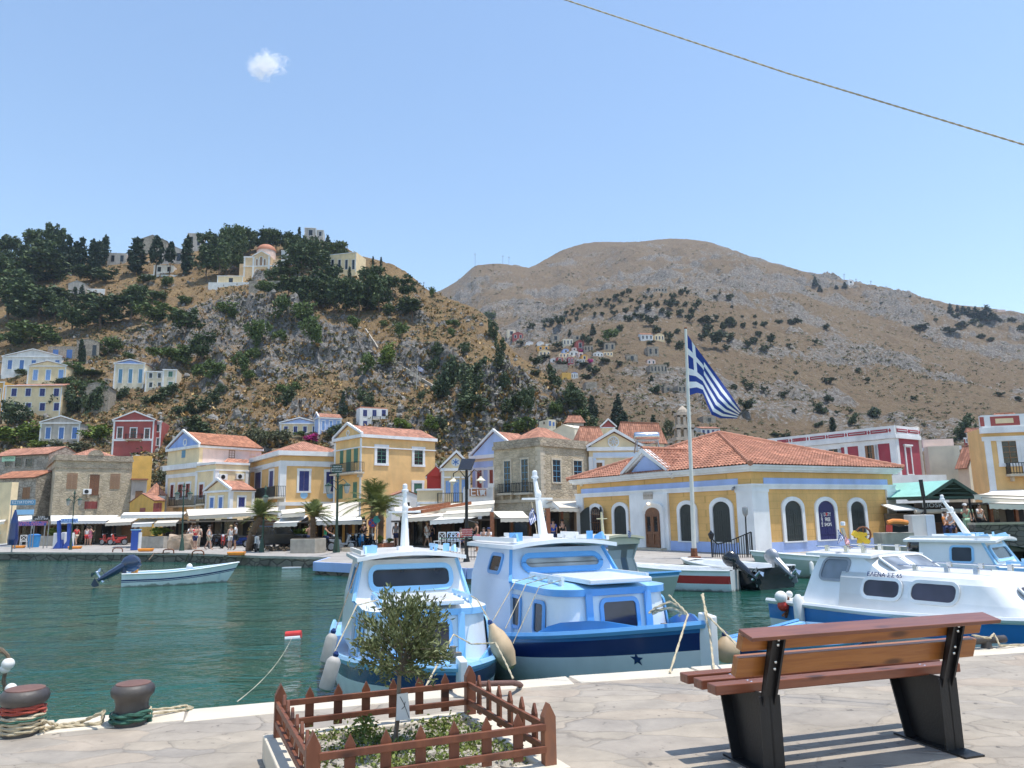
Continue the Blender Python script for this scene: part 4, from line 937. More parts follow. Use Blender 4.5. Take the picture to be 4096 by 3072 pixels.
sp=nd(nt,'SeparateXYZ');lk(nt,coord(nt),sp.inputs[0]);cb=nd(nt,'CombineXYZ');ad=nd(nt,'Math',operation='ADD');sc2=nd(nt,'Math',operation='MULTIPLY',i_1=.8)
lk(nt,sp.outputs[0],ad.inputs[0]);lk(nt,sp.outputs[1],sc2.inputs[0]);lk(nt,sc2.outputs[0],ad.inputs[1]);lk(nt,ad.outputs[0],cb.inputs[0]);lk(nt,sp.outputs[2],cb.inputs[1]);lk(nt,cb.outputs[0],bk.inputs[0])
fm=nd(nt,'Math',operation='MULTIPLY',i_1=.5);lk(nt,bk.outputs['Fac'],fm.inputs[0])
lk(nt,mixc(nt,fm.outputs[0],src,(.45,.27,.08)),b.inputs['Base Color'])
h=house('customs_house','long yellow customs house with white arched openings and red pyramid roof on the quay','customs house',B4,(1080,578),37,QZ,30,-417,2300,'customs_yellow',None)
L,Rr=h.FL,h.FR;H=h.H
def both(mb,v0,v1,o,l0=0,l1=None,r0=0,r1=None):
 Rr.box(mb,r0,h.Lr+o if r1 is None else r1,v0,v1,0,o);L.box(mb,-o if l0==0 else l0,h.Ll+o if l1 is None else l1,v0,v1,0,o)
mb=MB();both(mb,H,H+.10,.42);both(mb,H-.13,H,.34);both(mb,H-.22,H-.13,.22);mb.build('cornice','trim_white',h.root)
z1=H-.92
mb=MB();both(mb,z1,z1+.10,.13);both(mb,z1-.16,z1,.085);mb.build('string_course','trim_white',h.root)
mb=MB();Rr.box(mb,.85,h.Lr-.5,z1+.102,z1+.40,0,.03);mb.build('blue_band','customs_blue',h.root)
mb=MB();L.box(mb,.85,h.Ll-.5,z1+.102,z1+.40,0,.03);mb.build('blue_band','customs_blue',h.root)
mb=MB();both(mb,-1.2,.52,.05);mb.build('plinth','customs_blue',h.root)
for F,a_,b_ in((Rr,0,1.02),(L,-.10,.95),(Rr,h.Lr-.75,h.Lr),(L,h.Ll-.75,h.Ll)):
 mb=MB();F.box(mb,a_,b_,-1.2,z1-.16,0,.10);F.box(mb,a_-.02,b_+.05,z1-.30,z1-.162,0,.125);mb.build('corner_pilaster','trim_white',h.root)
ub0,ub1=sorted((L.uv(B4(58,1000))[0],L.uv(B4(388,1000))[0]))
mb=MB();L.box(mb,ub0,ub1,-1.2,z1-.161,0,.14);bay=mb.build('entrance_bay','trim_white',h.root)
def arch(u0,u1,v0,v1,rise,n=10):
 um,hw=(u0+u1)/2,(u1-u0)/2
 return[(u0,v0),(u1,v0)]+[(um+hw*math.cos(math.pi*i/n),v1-rise+rise*math.sin(math.pi*i/n))for i in range(n+1)]
def archpart(F,o0,o1,u0,u1,v0,v1,rise,name,mt,parent):
 mb=MB();mb.prism([F.P(x,y,o0)for x,y in arch(u0,u1,v0,v1,rise)],F.n*(o1-o0));return mb.build(name,mt,parent)
def surround(F,o,u0,u1,v0,v1,rise,sw,name='window',mt='trim_white'):
 A,Bq=arch(u0,u1,v0,v1,rise),arch(u0-sw,u1+sw,v0,v1+sw,rise+sw*.4);mb=MB();k=len(A)
 for i in range(1,k):
  j=(i+1)%k
  mb.prism([F.P(*A[i],0),F.P(*Bq[i],0),F.P(*Bq[j],0),F.P(*A[j],0)],F.n*o)
 F.box(mb,u0-sw,u1+sw,v0-.06,v0,0,o+.02)
 return mb.build(name,mt,h.root)
def shut(F,w_,u0,u1,v0,v1,rise,mt='dark_shutter'):
 um=(u0+u1)/2
 archpart(F,.0,.02,u0,u1,v0,v1,rise,'shutter',mt,w_)
 for a_,b_ in((u0+.03,um-.012),(um+.012,u1-.03)):
  mb=MB();k=4
  for i in range(k):
   x=a_+(b_-a_)*i/k;F.box(mb,x+.006,x+(b_-a_)/k-.006,v0+.03,v1-rise-.02,.02,.032)
  for q in(.18,.5,.82):F.box(mb,a_,b_,v0+(v1-v0-rise)*q,v0+(v1-v0-rise)*q+.07,.0325,.045)
  mb.build('leaf',mt,w_)
specs=[(L,B3,(1222,1030,1312,1330),'open'),(L,B3,(1426,1020,1532,1328),'sh'),(L,B3,(1997,1008,2122,1352),'sh'),(L,B4,(770,876,922,1250),'sh'),(Rr,B4,(1380,870,1526,1250),'sh'),(Rr,B4,(1666,870,1812,1243),'navy'),(Rr,B4,(1950,875,2070,1230),'sh')]
for F,rg,bx,kd in specs:
 u0,u1,v0,v1=F.rect(*rg(bx[0],bx[1]),*rg(bx[2],bx[3]));v0=.53;rise=(u1-u0)*.36
 w_=surround(F,.09,u0,u1,v0,v1,rise,.21)
 if kd=='open':
  archpart(F,0,.015,u0,u1,v0,v1,rise,'pane','dark_glass',w_)
  mb=MB();k=5
  for i in range(1,k):F.box(mb,u0+(u1-u0)*i/k-.012,u0+(u1-u0)*i/k+.012,v0,v1-rise*.5,.015,.04)
  for q in(.25,.5,.75):F.box(mb,u0,u1,v0+(v1-v0)*q-.012,v0+(v1-v0)*q+.012,.0405,.055)
  mb.build('iron_bars','wood_door',w_)
  wd=(u1-u0)*.62
  for sgn,e in((1,u1),(-1,u0)):
   d_=(F.u*sgn*math.cos(R(28))+F.n*math.sin(R(28))).normalized();p=F.P(e+sgn*.03,0,.10);mb=MB();k=6;q=[p+V((0,0,v0+.02)),p+d_*wd+V((0,0,v0+.02))]+[p+d_*(wd*(1-i/k))+V((0,0,v1-rise+rise*math.sin(math.pi/2*i/k)))for i in range(k+1)]
   mb.prism(q,d_.cross(V((0,0,1)))*.05);mb.build('open_shutter','dark_shutter',w_)
 else:shut(F,w_,u0,u1,v0,v1,rise,'dark_shutter' if kd=='sh' else 'deep_navy')
 if kd=='navy':
  mid=(u0+u1)/2;w1=u1-u0
  for tx,vv,cl in(('DUTY',v0+1.28,'white_cloth'),('FREE',v0+1.02,'white_cloth'),('SHOPS',v0+.76,'white_cloth')):text_on(F,mid+.06,vv,.05,tx,.27 if tx!='SHOPS' else.245,cl,w_,stretch=.78)
  text_on(F,mid-w1*.29,v0+1.02,.05,'HELLENIC',.16,'white_cloth',w_,rot=math.pi/2)
  mb=MB();c_=F.P(mid+.005,v0+1.28,.054);
  for dx,dz in((-.035,.045),(.035,.045)):mb.ball(F.P(mid-.015+dx,v0+1.28+dz,.055),(.045,.02,.045),8,5)
  mb.prism([F.P(mid-.09,v0+1.30,.054),F.P(mid-.015,v0+1.19,.054),F.P(mid+.06,v0+1.30,.054)],F.n*.01);mb.build('red_mark','red_cloth',w_)
u0,u1,v0,v1=L.rect(*B3(1712,1036),*B3(1834,1405));v0=.12;rise=(u1-u0)*.3
A,Bq=arch(u0,u1,v0,v1,rise),arch(u0-.38,u1+.1,v0,v1+.22,rise+.05);mb=MB();k=len(A)
for i in range(1,k):
 j=(i+1)%k;mb.add([L.P(*Bq[i],.28),L.P(*Bq[j],.28),L.P(*A[j],.15),L.P(*A[i],.15)],[(0,1,2,3)]);mb.prism([L.P(*Bq[i],.14),L.P(Bq[i][0]+(.06 if Bq[i][0]>(u0+u1)/2 else-.06),Bq[i][1]+(.06 if i>1 else 0),.14),L.P(Bq[j][0]+(.06 if Bq[j][0]>(u0+u1)/2 else-.06),Bq[j][1]+(.06 if j>0 else 0),.14),L.P(*Bq[j],.14)],L.n*.14)
dr_=mb.build('door','trim_white',h.root)
archpart(L,.14,.17,u0,u1,v0,v1,rise,'door_back','wood_door',dr_);um=(u0+u1)/2
for a_,b_ in((u0+.02,um-.012),(um+.012,u1-.02)):
 mb=MB();w_=(b_-a_);L.box(mb,a_,a_+w_*.2,v0+.02,v1-rise,.17,.215);L.box(mb,b_-w_*.2,b_,v0+.02,v1-rise,.17,.215)
 for q in(.02,.33,.78):L.box(mb,a_+w_*.2,b_-w_*.2,v0+(v1-v0)*q,v0+(v1-v0)*q+.14,.17,.215)
 mb.build('leaf','wood_door',dr_)
 mb=MB();L.box(mb,a_+w_*.25,b_-w_*.25,v0+(v1-v0)*.40,v0+(v1-v0)*.77,.17,.185);mb.build('pane','dark_glass',dr_)
mb=MB();L.box(mb,ub0+.25,ub1-.25,-.6,.10,.14,.55);mb.build('door_step','pale_stone',h.root)
pu,pv=L.uv(B3(1727,935));mb=MB();L.box(mb,pu-.42,pu+.42,pv-.2,pv+.2,.14,.165);pq=mb.build('stone_plaque','grey_plaster',h.root,bevel=.03);text_on(L,pu,pv,.168,'ΤΕΛΩΝΕΙΟΝ',.15,'old_stone',pq)
lu,lv=L.uv(B3(1752,1002));mb=MB();mb.ball(L.P(lu,lv,.34),.075);mb.build('door_lamp','lamp_glow',h.root,True)
pt=V((0,0,0));a0,a1=ub0-.35,ub1+.25;au,av=L.uv(B3(1715,548));um=(a0+a1)/2;pvh=av-H-.1
mb=MB();mb.prism([L.P(a0+.4,H+.10,.1),L.P(a1-.4,H+.10,.1),L.P(um,av-.22,.1)],L.n*.1);ped=mb.build('pediment','customs_blue',h.root)
mb=MB()
for e in(a0-.1,a1+.1):
 p0,p1=L.P(e,H+.06,.0),L.P(um,av-.10,.0)
 mb.prism([p0,p1,p1+V((0,0,.26)),p0+V((0,0,.20))],L.n*.46)
 mb.prism([p0+V((0,0,-.05)),p1+V((0,0,-.12)),p1+V((0,0,-.002)),p0+V((0,0,-.002))],L.n*.34)
L.box(mb,a0,a1,H+.101,H+.16,0,.40)
mb.build('raking_cornice','trim_white',h.root)
def tiled(mb,pts,pw=.24,pl=.36,cuts=()):
 pts=[V(p)for p in pts];e=(pts[1]-pts[0]).normalized();n=e.cross(pts[-1]-pts[0]).normalized()
 if n.z<0:n=-n
 up=n.cross(e)
 if up.z<0:up=-up
 U=[(p-pts[0]).dot(e)for p in pts];W=[(p-pts[0]).dot(up)for p in pts]
 us=np.arange(min(U),max(U)+pw,pw/6);nv=int(max(W)/pl)+1;vs_=[]
 for k in range(nv):vs_+=[(k*pl,.045),(k*pl+pl*.5,.022),((k+1)*pl-.012,.0)]
 rows=[]
 for v,hgt in vs_:
  row=[]
  for u in us:
   f=(u/pw)%1;hh=.050*math.sin(math.pi*min(1,f/.62))if f<.62 else-.012
   row.append(pts[0]+e*u+up*v+n*(hgt+hh))
  rows.append(row)
 bm=bmesh.new();vv=[[bm.verts.new(p)for p in r]for r in rows]
 for i in range(len(rows)-1):
  for j in range(len(us)-1):bm.faces.new((vv[i][j],vv[i][j+1],vv[i+1][j+1],vv[i+1][j]))
 cen=sum(pts,V())/len(pts);k=len(pts)
 for i in range(k):
  a_,b_=pts[i],pts[(i+1)%k];cn=(b_-a_).cross(n).normalized()
  if cn.dot(cen-a_)>0:cn=-cn
  bmesh.ops.bisect_plane(bm,geom=bm.verts[:]+bm.edges[:]+bm.faces[:],plane_co=a_,plane_no=cn,clear_outer=True)
 bm.verts.index_update();o=len(mb.v)
 mb.v+=[tuple(v.co)for v in bm.verts]
 for f in bm.faces:
  mb.uv[len(mb.f)]=[((l.vert.co-pts[0]).dot(e),(l.vert.co-pts[0]).dot(up))for l in f.loops]
  mb.f.append(tuple(o+v.index for v in f.verts));mb.m.append(0)
 bm.free()
def ridge(mb,a_,b_,r=.13,step=.4):
 a_,b_=V(a_),V(b_);k=max(2,int((b_-a_).length/step));d_=(b_-a_)/k
 for i in range(k):
  p=a_+d_*i;mb.tube([p,p+d_*1.08],[r*1.12,r*.92],8)
ov=.48;c0,c1,c2,c3_=h.c4;ur,ul=h.ur,h.ul;ez=QZ+H+.10
E4=[V((p.x,p.y,ez))for p in(c0-ur*ov-ul*ov,c1+ur*ov-ul*ov,c2+ur*ov+ul*ov,c3_-ur*ov+ul*ov)]
ac=(c0+c2)/2;apx=V((ac.x,ac.y,zof(ac.x,ac.y,B4(990,288)[1])))
mb=MB();tiled(mb,[E4[0],E4[1],apx]);tiled(mb,[E4[3],E4[0],apx])
for i,j in((1,2),(2,3)):mb.poly([E4[i],E4[j],apx])
pa=L.P(um,av+.10-.0,.45)
slope=(apx.z-ez)/((ac-(c0-ur*ov)).dot(ur));back=(pa.z-ez)/slope+.3
pbk=L.P(um,av+.10,-back)
for e in(a0-.1,a1+.1):tiled(mb,[L.P(e,H+.24,.45),L.P(e,H+.24,-.35),pbk,pa])
h.roof=mb.build('roof','roof_tile_plain',h.root)
mb=MB()
for e in E4:ridge(mb,e+V((0,0,.05)),apx+V((0,0,.05)))
mb.build('ridge_tiles','roof_tile_plain',h.roof);mb=MB();ridge(mb,pa+V((0,0,.06)),pbk+V((0,0,.06)),.11);ridge(mb,L.P(a0-.1,H+.28,-.3),pbk,.10)
mb.build('ridge_tiles','roof_tile_plain',h.roof)
mb=MB();pts=[L.P(a0-.35,H+.02,.30),L.P(a0-.35,H-.12,.50)];mb.tube(pts,.04,6);mb.build('water_spout','white_gloss',h.root)
for p,F in((B3(1930,765),L),(B3(1142,835),L)):
 u,v=F.uv(p);mb=MB();F.box(mb,u-.11,u+.11,v-.14,v+.14,0.0,.12);mb.build('alarm_box','cream_plaster',h.root,bevel=.015)
u,v=L.uv(B4(970,755));mb=MB();mb.bar(L.P(u+.12,v-.02,.12),L.P(u-.1,v-.12,.45),.09);mb.bar(L.P(u+.1,v+.08,.0),L.P(u+.06,v,.2),.05);mb.build('camera','grey_metal',h.root)
CUST=h
t=thing('stair_railing','curved black iron railing beside the customs house corner','railing',at_z(B4(900,1350),QZ),world=True)
mb=MB();P0,P1=at_y(B4(760,1350),35.0),at_y(B4(1085,1345),34.3);P0.z=P1.z=QZ
tops=[at_y(B4(*q),35.0-.7*(q[0]-760)/325)for q in((745,1195),(800,1245),(880,1225),(960,1195),(1030,1165),(1088,1140))]
for i in range(5):mb.bar(tops[i],tops[i+1],.05)
for k in range(19):
 f=k/18;x=P0.lerp(P1,f);q=f*5;i=min(4,int(q));tp=tops[i].lerp(tops[i+1],q-i);mb.bar(V((tp.x,tp.y,QZ)),tp,.03 if k%18 else.06)
mb.bar(P0+V((0,0,.15)),P1+V((0,0,.15)),.03);mb.build('bars','black_iron',t)
mb=MB();q=at_y(B4(745,1185),35);mb.lathe([(.03,-.1),(.08,-.08),(.14,.1),(.15,.14),(.05,.24),(.02,.3)],q,8);mb.build('lantern','black_iron',t)
t=thing('lamp_post','short black lamp post leaning at the customs house corner','lamp',at_z(B4(1055,1345),QZ),world=True)
b0=at_y(B4(1056,1345),35);b0.z=QZ;tp=at_y(B4(1040,985),35);mb=MB();mb.tube([b0,tp],.035,8);mb.build('pole','black_iron',t);mb=MB();mb.lathe([(.05,-.12),(.12,0),(.14,.16),(.13,.3),(.03,.34)],tp,8);mb.build('lantern','grey_metal',t)
fd=34.4
fb=at_y(B4(598,1335),fd);fb.z=QZ;ft=at_y(A3(1500,893),fd)
t=thing('flagpole','tall white flagpole in front of the customs house','flagpole',fb,world=True)
mb=MB();mb.tube([fb,fb.lerp(ft,.5),ft],[.11,.085,.06],12);mb.build('pole','pole_white',t,True);mb=MB();mb.ball(ft,.07);mb.build('finial','rust',t);mb=MB();mb.lathe([(.30,0),(.30,.08),(.16,.1),(.14,.45)],fb,8);mb.build('base_socket','rust',t)
def flag(name,label,pts,depth,parent=None,wob=.12,nu=36,nv=27,world_parent=True):
 top,bot=pts;rows=[]
 def along(P,f):
  q=f*(len(P)-1);i=min(len(P)-2,int(q));return(P[i][0]+(P[i+1][0]-P[i][0])*(q-i),P[i][1]+(P[i+1][1]-P[i][1])*(q-i))
 for i in range(nu+1):
  f=i/nu;a_,b_=along(top,f),along(bot,f);r_=[]
  for j in range(nv+1):
   g_=j/nv;p=(a_[0]+(b_[0]-a_[0])*g_,a_[1]+(b_[1]-a_[1])*g_)
   r_.append(at_y(p,depth-wob*f*3*math.sin(f*9+g_*2.2)+f*.5*wob))
  rows.append(r_)
 mb=MB();mb.grid(rows)
 for i in range(nu):
  for j in range(nv):
   f,s_=(i+.5)/nu,int((j+.5)/nv*9);blue=s_%2==0
   if f<.37 and s_<5:blue=not(abs(f-.185)<.037 or s_==2)
   mb.m[i*nv+j]=0 if blue else 1
 return mb
mb=flag('','',([A3(1515,945),A3(1570,1030),A3(1680,1175),A3(1800,1340),A3(1895,1475),A3(1978,1605)],[A3(1536,1470),A3(1600,1450),A3(1650,1460),A3(1690,1560),A3(1725,1640),A3(1800,1670),A3(1942,1672)]),fd)
o=mb.build('greek_flag',['flag_blue','flag_white'],None,'all');tag(o,'large blue and white Greek flag flying from the tall white pole','flag')
def leaf_cloud(shape,n,clumps,size,seed,spread=.16,flat=.5):
 g=random.Random(seed);mb=MB();per=max(1,n//clumps)
 for c in range(clumps):
  c0=V(shape(g));sp_=spread*g.uniform(.6,1.25)
  for k in range(per):
   d=V((g.gauss(0,1),g.gauss(0,1),g.gauss(0,.75)));d*=sp_*.62;p=c0+d
   if p.z<0:p.z=-p.z*.3
   s=size*g.uniform(.6,1.3)
   a=V((g.gauss(0,1),g.gauss(0,1),g.gauss(0,flat))).normalized();b=a.cross(V((g.gauss(0,1),g.gauss(0,1),g.gauss(0,1)))).normalized()
   mb.add([p-a*s,p+b*s*.55,p+a*s,p-b*s*.55],[(0,1,2,3)])
 return mb
def s_ball(rx,rz,cz,inner=.35):
 def f(g):
  while True:
   d=V((g.uniform(-1,1),g.uniform(-1,1),g.uniform(-1,1)))
   if inner<d.length<1:return(d.x*rx,d.y*rx,cz+d.z*rz)
 return f
def s_cypress(r,z0=.08):
 def f(g):
  z=g.random()**.9;w=r*(math.sin(math.pi*min(1,(z*.86+.12)))**.75)*(1.06-.35*z);t=g.uniform(0,6.28);q=w*math.sqrt(g.uniform(.25,1));return(q*math.cos(t),q*math.sin(t),z0+z*(.98-z0))
 return f
def s_cone(r,z0=.1):
 def f(g):
  z=g.random()**1.5;z=round(z*8)/8+g.uniform(-.03,.03);w=r*(1-min(1,max(0,z)))**.85+.015;t=g.uniform(0,6.28);q=w*math.sqrt(g.uniform(.15,1));return(q*math.cos(t),q*math.sin(t),z0+max(0,z)*(.96-z0)-q*.12)
 return f
def s_pine(seed):
 g0=random.Random(seed);L=[(g0.uniform(-.26,.26),g0.uniform(-.26,.26),g0.uniform(.38,.86),g0.uniform(.14,.25))for _ in range(9)]
 def f(g):
  x,y,z,r=g.choice(L);d=V((g.gauss(0,1),g.gauss(0,1),g.gauss(0,.7))).normalized()*r*g.uniform(.5,1);return(x+d.x,y+d.y,z+d.z)
 return f
def s_lump(seed,rz=.45,cz=.42,k=8):
 g0=random.Random(seed);L=[(g0.uniform(-.30,.30),g0.uniform(-.30,.30),g0.uniform(.22,cz*1.5),g0.uniform(.16,.27))for _ in range(k)]
 def f(g):
  x,y,z,r=g.choice(L);d=V((g.gauss(0,1),g.gauss(0,1),g.gauss(0,.8))).normalized()*r*g.uniform(.45,1);return(x+d.x,y+d.y,max(.03,z+d.z))
 return f
PL={}
def plant_mesh(key,mb,mt):
 o=mb.build(key,mt);me=o.data;bpy.data.objects.remove(o);PL[key]=me
for k in range(3):
 plant_mesh('pine%d'%k,leaf_cloud(s_pine(k+5),2400,70,.046,k,.085),'pine_leaf')
 plant_mesh('bush%d'%k,leaf_cloud(s_lump(k+2),1700,60,.052,20+k,.10),'bush_leaf')
 plant_mesh('dark%d'%k,leaf_cloud(s_lump(k+40,k=10),1700,60,.052,30+k,.10),'dark_bush_leaf')
 plant_mesh('bright%d'%k,leaf_cloud(s_lump(k+60),1700,60,.052,50+k,.10),'bright_leaf')
 plant_mesh('grey%d'%k,leaf_cloud(s_lump(k+70),1600,55,.050,60+k,.11),'grey_leaf')
 plant_mesh('far%d'%k,leaf_cloud(s_lump(k+80,k=6),520,34,.085,70+k,.11),'far_bush_leaf')
for k in range(2):
 plant_mesh('cypress%d'%k,leaf_cloud(s_cypress(.125),1900,160,.036,80+k,.035,1.5),'cypress_leaf')
 plant_mesh('thincy%d'%k,leaf_cloud(s_cypress(.085),1500,120,.030,84+k,.028,1.5),'cypress_leaf')
 plant_mesh('conifer%d'%k,leaf_cloud(s_cone(.27),1700,130,.042,90+k,.05),'cypress_leaf')
 plant_mesh('lollipop%d'%k,leaf_cloud(lambda g:(lambda p:(p[0]*1.25,p[1]*1.25,.38+p[2]*.62))(s_cypress(.14)(g)),1600,120,.038,95+k,.04,1.2),'cypress_leaf')
plant_mesh('bougain0',leaf_cloud(s_lump(99),1500,50,.05,99,.10),'bougainvillea')
def trunk_mesh(name,h,r,wob,seed,forks=3):
 g=random.Random(seed);mb=MB();pts=[V((0,0,-.06))];n=5
 for i in range(1,n+1):pts.append(V((g.uniform(-wob,wob),g.uniform(-wob,wob),h*i/n)))
 mb.tube(pts,[r*(1.25-.7*i/n)for i in range(n+1)],6)
 for k in range(forks):
  a=g.uniform(0,6.28);p=pts[n-1-k%2];q=p+V((math.cos(a)*.18,math.sin(a)*.18,.22));mb.tube([p,p.lerp(q,.5)+V((0,0,.02)),q],[r*.5,r*.35,r*.2],5)
 o=mb.build(name,'bark');PL[name]=o.data;bpy.data.objects.remove(o)
trunk_mesh('trunk_pine',.55,.022,.02,1);trunk_mesh('trunk_cy',.5,.018,.004,2,0);trunk_mesh('trunk_lol',.5,.02,.006,3,0)
def put(name,me,parent=None):
 o=bpy.data.objects.new(name,me);col.objects.link(o)
 if parent is not None:o.parent=parent
 return o
KN=dict(pine=('pine_tree','tree'),bush=('bush','bush'),dark=('bush','bush'),bright=('bush','bush'),grey=('bush','bush'),far=('bush','bush'),cypress=('cypress_tree','cypress'),thincy=('cypress_tree','cypress'),conifer=('conifer_tree','tree'),lollipop=('cypress_tree','cypress'),bougain=('bougainvillea_bush','bush'))
KD=dict(pine='spreading pine',bush='round green bush',dark='dense dark bush',bright='yellow green bush',grey='greyish bush',far='small dark bush',cypress='tall dark cypress',thincy='slim dark cypress',conifer='dark pointed conifer',lollipop='bare trunked cypress',bougain='magenta bougainvillea')
ZONES={}
def on_hill2(p):
 for k in range(25):
  q=on_hill((p[0],p[1]+2*k))
  if q is not None:return q
def plants(zone,reg,items,kind='bush'):
 for it in items:
  x,yb,yt=it[:3];k=kind;w_=None
  for e in it[3:]:
   if isinstance(e,str):k=e
   else:w_=e
  p=on_hill2(reg(x,yb))
  if p is None:continue
  ZONES.setdefault((zone,k),[]).append((reg(x,yb),p,(yb-yt),w_,reg))
NT=[0]
def grow():
 for(zone,k),L in ZONES.items():
  rows=[L]
  if len(L)>12:
   L=sorted(L,key=lambda e:e[0][1]);nr=-(-len(L)//10);m_=-(-len(L)//nr);rows=[L[i:i+m_]for i in range(0,len(L),m_)]
  for ri,row in enumerate(rows):
   row=sorted(row,key=lambda e:e[0][0]);n=len(row)
   for i,(pp,p,hp,wp,reg)in enumerate(row):
    f=reg(0,0);sc_=1/(reg(1,0)[0]-f[0]);dep=-(CINV@(p-CAM)).z
    hgt=hp/sc_*dep/FP*(1.22 if k in('bush','dark','bright','grey')else 1);NT[0]+=1;v=NT[0]
    lab=KD[k]+(' ' if n==1 and len(rows)==1 else ', '+nth(i,n)+(' in '+['top','second','third','fourth','fifth','sixth','seventh','eighth'][ri]+' row' if len(rows)>1 else '')+' ' if n>1 else ' ')+zone
    nm,cat=KN[k];grp=KD[k]+' plants '+zone
    wd=(wp/sc_*dep/FP)if wp else None
    nat=dict(pine=.86,bush=1.0,dark=1.0,bright=1.0,grey=1.0,far=1.0,cypress=.27,thincy=.18,conifer=.55,lollipop=.34,bougain=1.0)[k]
    nh=.86 if k in('bush','dark','bright','grey','far','bougain')else 1.0
    sz=hgt/nh;sx=(wd/nat)if wd else hgt*(1.12 if nh<1 else 1.0)
    nvar=len([q for q in PL if q.startswith(k)])
    key=k+str(v%nvar)
    if nh<1:
     o=put(nm,PL[key]);tag(o,lab,cat,grp)
    else:
     o=thing(nm,lab,cat,group=grp);put('crown',PL[key],o);put('trunk',PL['trunk_pine' if k in('pine',)else 'trunk_lol' if k=='lollipop' else 'trunk_cy'],o)
    o.location=p-V((0,0,hgt*.04));o.scale=(sx,sx,sz);o.rotation_euler=(0,0,rnd.uniform(0,6.28))
plants('along the left hilltop above the stone houses',A1,[(520,650,310),(575,640,290),(640,640,330),(690,640,300),(790,610,310),(840,610,335),(895,565,275),(1170,645,305,150),(1605,650,270)],'cypress')
plants('on the left hilltop by the white cottages',A1,[(1340,685,285,120),(1465,650,340,85)],'lollipop')
plants('on the left hilltop',A1,[(20,500,330),(90,490,270),(180,490,340),(290,490,215,170),(370,490,195,110),(450,500,175,190),(430,640,330),(230,560,380)],'pine')
plants('on the wooded left slope',A1,[(20,620,390),(90,800,430,330),(320,720,430,420),(210,760,520),(60,1050,560,360),(330,1060,690,430),(180,1060,800,300),(620,1140,820,260),(860,1110,770,360),(1130,1045,715,260),(780,720,545,260),(900,720,580,200),(1600,1190,900,270),(1740,1400,1110,230),(470,1060,800,180),(20,900,650,250)],'pine')
plants('by the pale cottage on the left slope',A1,[(640,890,740,90),(700,880,720,80)],'conifer')
plants('below the stone ruin on the left slope',A1,[(690,1415,1180),(722,1425,1270)],'thincy')
plants('on the left slope',A1,[(270,1250,1060,420),(60,1270,1110,200),(440,1240,1150,160),(1350,880,790,190),(1380,1060,890,360),(1260,710,640,170),(1440,750,650,140),(1600,910,830,150),(960,1330,1190,210),(1950,1010,880,210),(2180,1390,1260,160),(2170,1260,1040,160),(1420,1390,1250,250),(1570,1420,1270,180),(1100,1380,1320,120)],'bush')
plants('between the left slope houses',A1,[(620,1510,1400,200),(180,1510,1470,150),(800,1520,1480,260),(850,1620,1560,200),(1740,1550,1400,190),(1850,1540,1390,180),(2060,1490,1320,170),(660,1640,1540,180),(2150,1560,1460,150)],'bush')
plants('around the church on the left hill',A1,[(1790,560,210,200),(1870,560,250,170),(1780,700,380,230),(1890,700,330,200),(1990,560,165,200),(1950,650,260,200),(2040,560,215,160),(2150,480,220,150),(2060,640,300,150)],'pine')
plants('rising above the church wood',A1,[(2095,330,150)],'thincy')
plants('in the wood behind the church dome',A2,[(30,440,240,150),(110,450,230,150),(170,450,225,150),(240,455,235,150),(310,470,260,150),(440,540,290,180),(530,580,300,180),(680,580,330,180),(740,530,390,150),(390,640,330,220),(300,560,330,180),(470,600,380,200),(600,560,330,170),(380,470,280,140)],'pine')
plants('beside the hilltop chapel',A2,[(370,400,215)],'thincy');plants('beside the hilltop chapel',A2,[(615,480,285,90)],'conifer')
plants('below the hill church',A2,[(120,770,570,120),(290,690,490,260),(540,650,420,220),(600,840,500,280),(280,870,640,230),(510,940,650,260),(680,970,600,220),(770,990,660,220),(890,1010,640,240),(980,830,540,220),(1060,970,600,270),(1180,820,640,170),(1320,850,640,190),(1350,1040,830,280),(960,960,700,220),(420,900,640,200),(640,930,700,200)],'pine')
plants('by the yellow school on the hill',A2,[(805,750,560),(1010,600,475),(1080,600,480)],'thincy')
plants('on the slope under the church',A2,[(1520,840,750,60),(840,1110,985,140),(1100,1100,1030,90),(1250,1190,1060,140),(230,1020,830,180),(400,1090,880,230),(460,1260,1010,210),(60,1240,1040,170),(200,1230,1100,130),(70,800,700,160),(190,790,700,160),(970,1500,1330,160),(1700,1100,1020,110),(1690,1190,1090,80),(2020,1040,970,110),(280,1710,1580,200),(1150,1000,900,120)],'bush')
plants('in the spur gully by the small flag',A2,[(1570,1360,1220,130),(1540,1490,1330,130),(1660,1720,1380,280),(1800,1340,1220,120),(1900,1570,1350,260),(1850,1740,1500,220),(2050,1210,1030,110),(2100,1360,1210,110),(2100,1450,1310,110),(2150,1660,1500,150),(1750,1560,1400,150)],'dark')
plants('on the spur above the path',A2,[(1145,1420,1255,190)],'bright')
plants('by the lower left houses',B1,[(130,450,230,270),(560,330,130,250),(640,330,90,200),(790,330,70,200),(1060,210,110,130),(1330,250,150,220),(1460,180,80,180),(1680,350,200,230),(1560,360,270,170),(1700,530,370,320),(1840,250,140,130),(1920,150,60,120),(560,90,0,200)],'dark')
plants('by the lower left houses',B1,[(130,610,440,400),(270,580,430,260),(830,570,430,250),(330,640,560,200)],'bright')
plants('by the lower left houses',B1,[(600,680,560,290),(1360,930,820,150),(2040,610,520,180),(2170,610,450,160)],'grey')
plants('above the yellow harbour houses',B2,[(530,160,0,190),(945,430,320,160),(1230,180,20,150),(1700,100,20,100),(2110,220,0,220),(1850,380,250,170)],'dark')
plants('above the yellow harbour houses',B2,[(270,520,350,200),(460,520,370,240)],'grey');plants('above the yellow harbour houses',B2,[(1020,235,20,90)],'conifer')
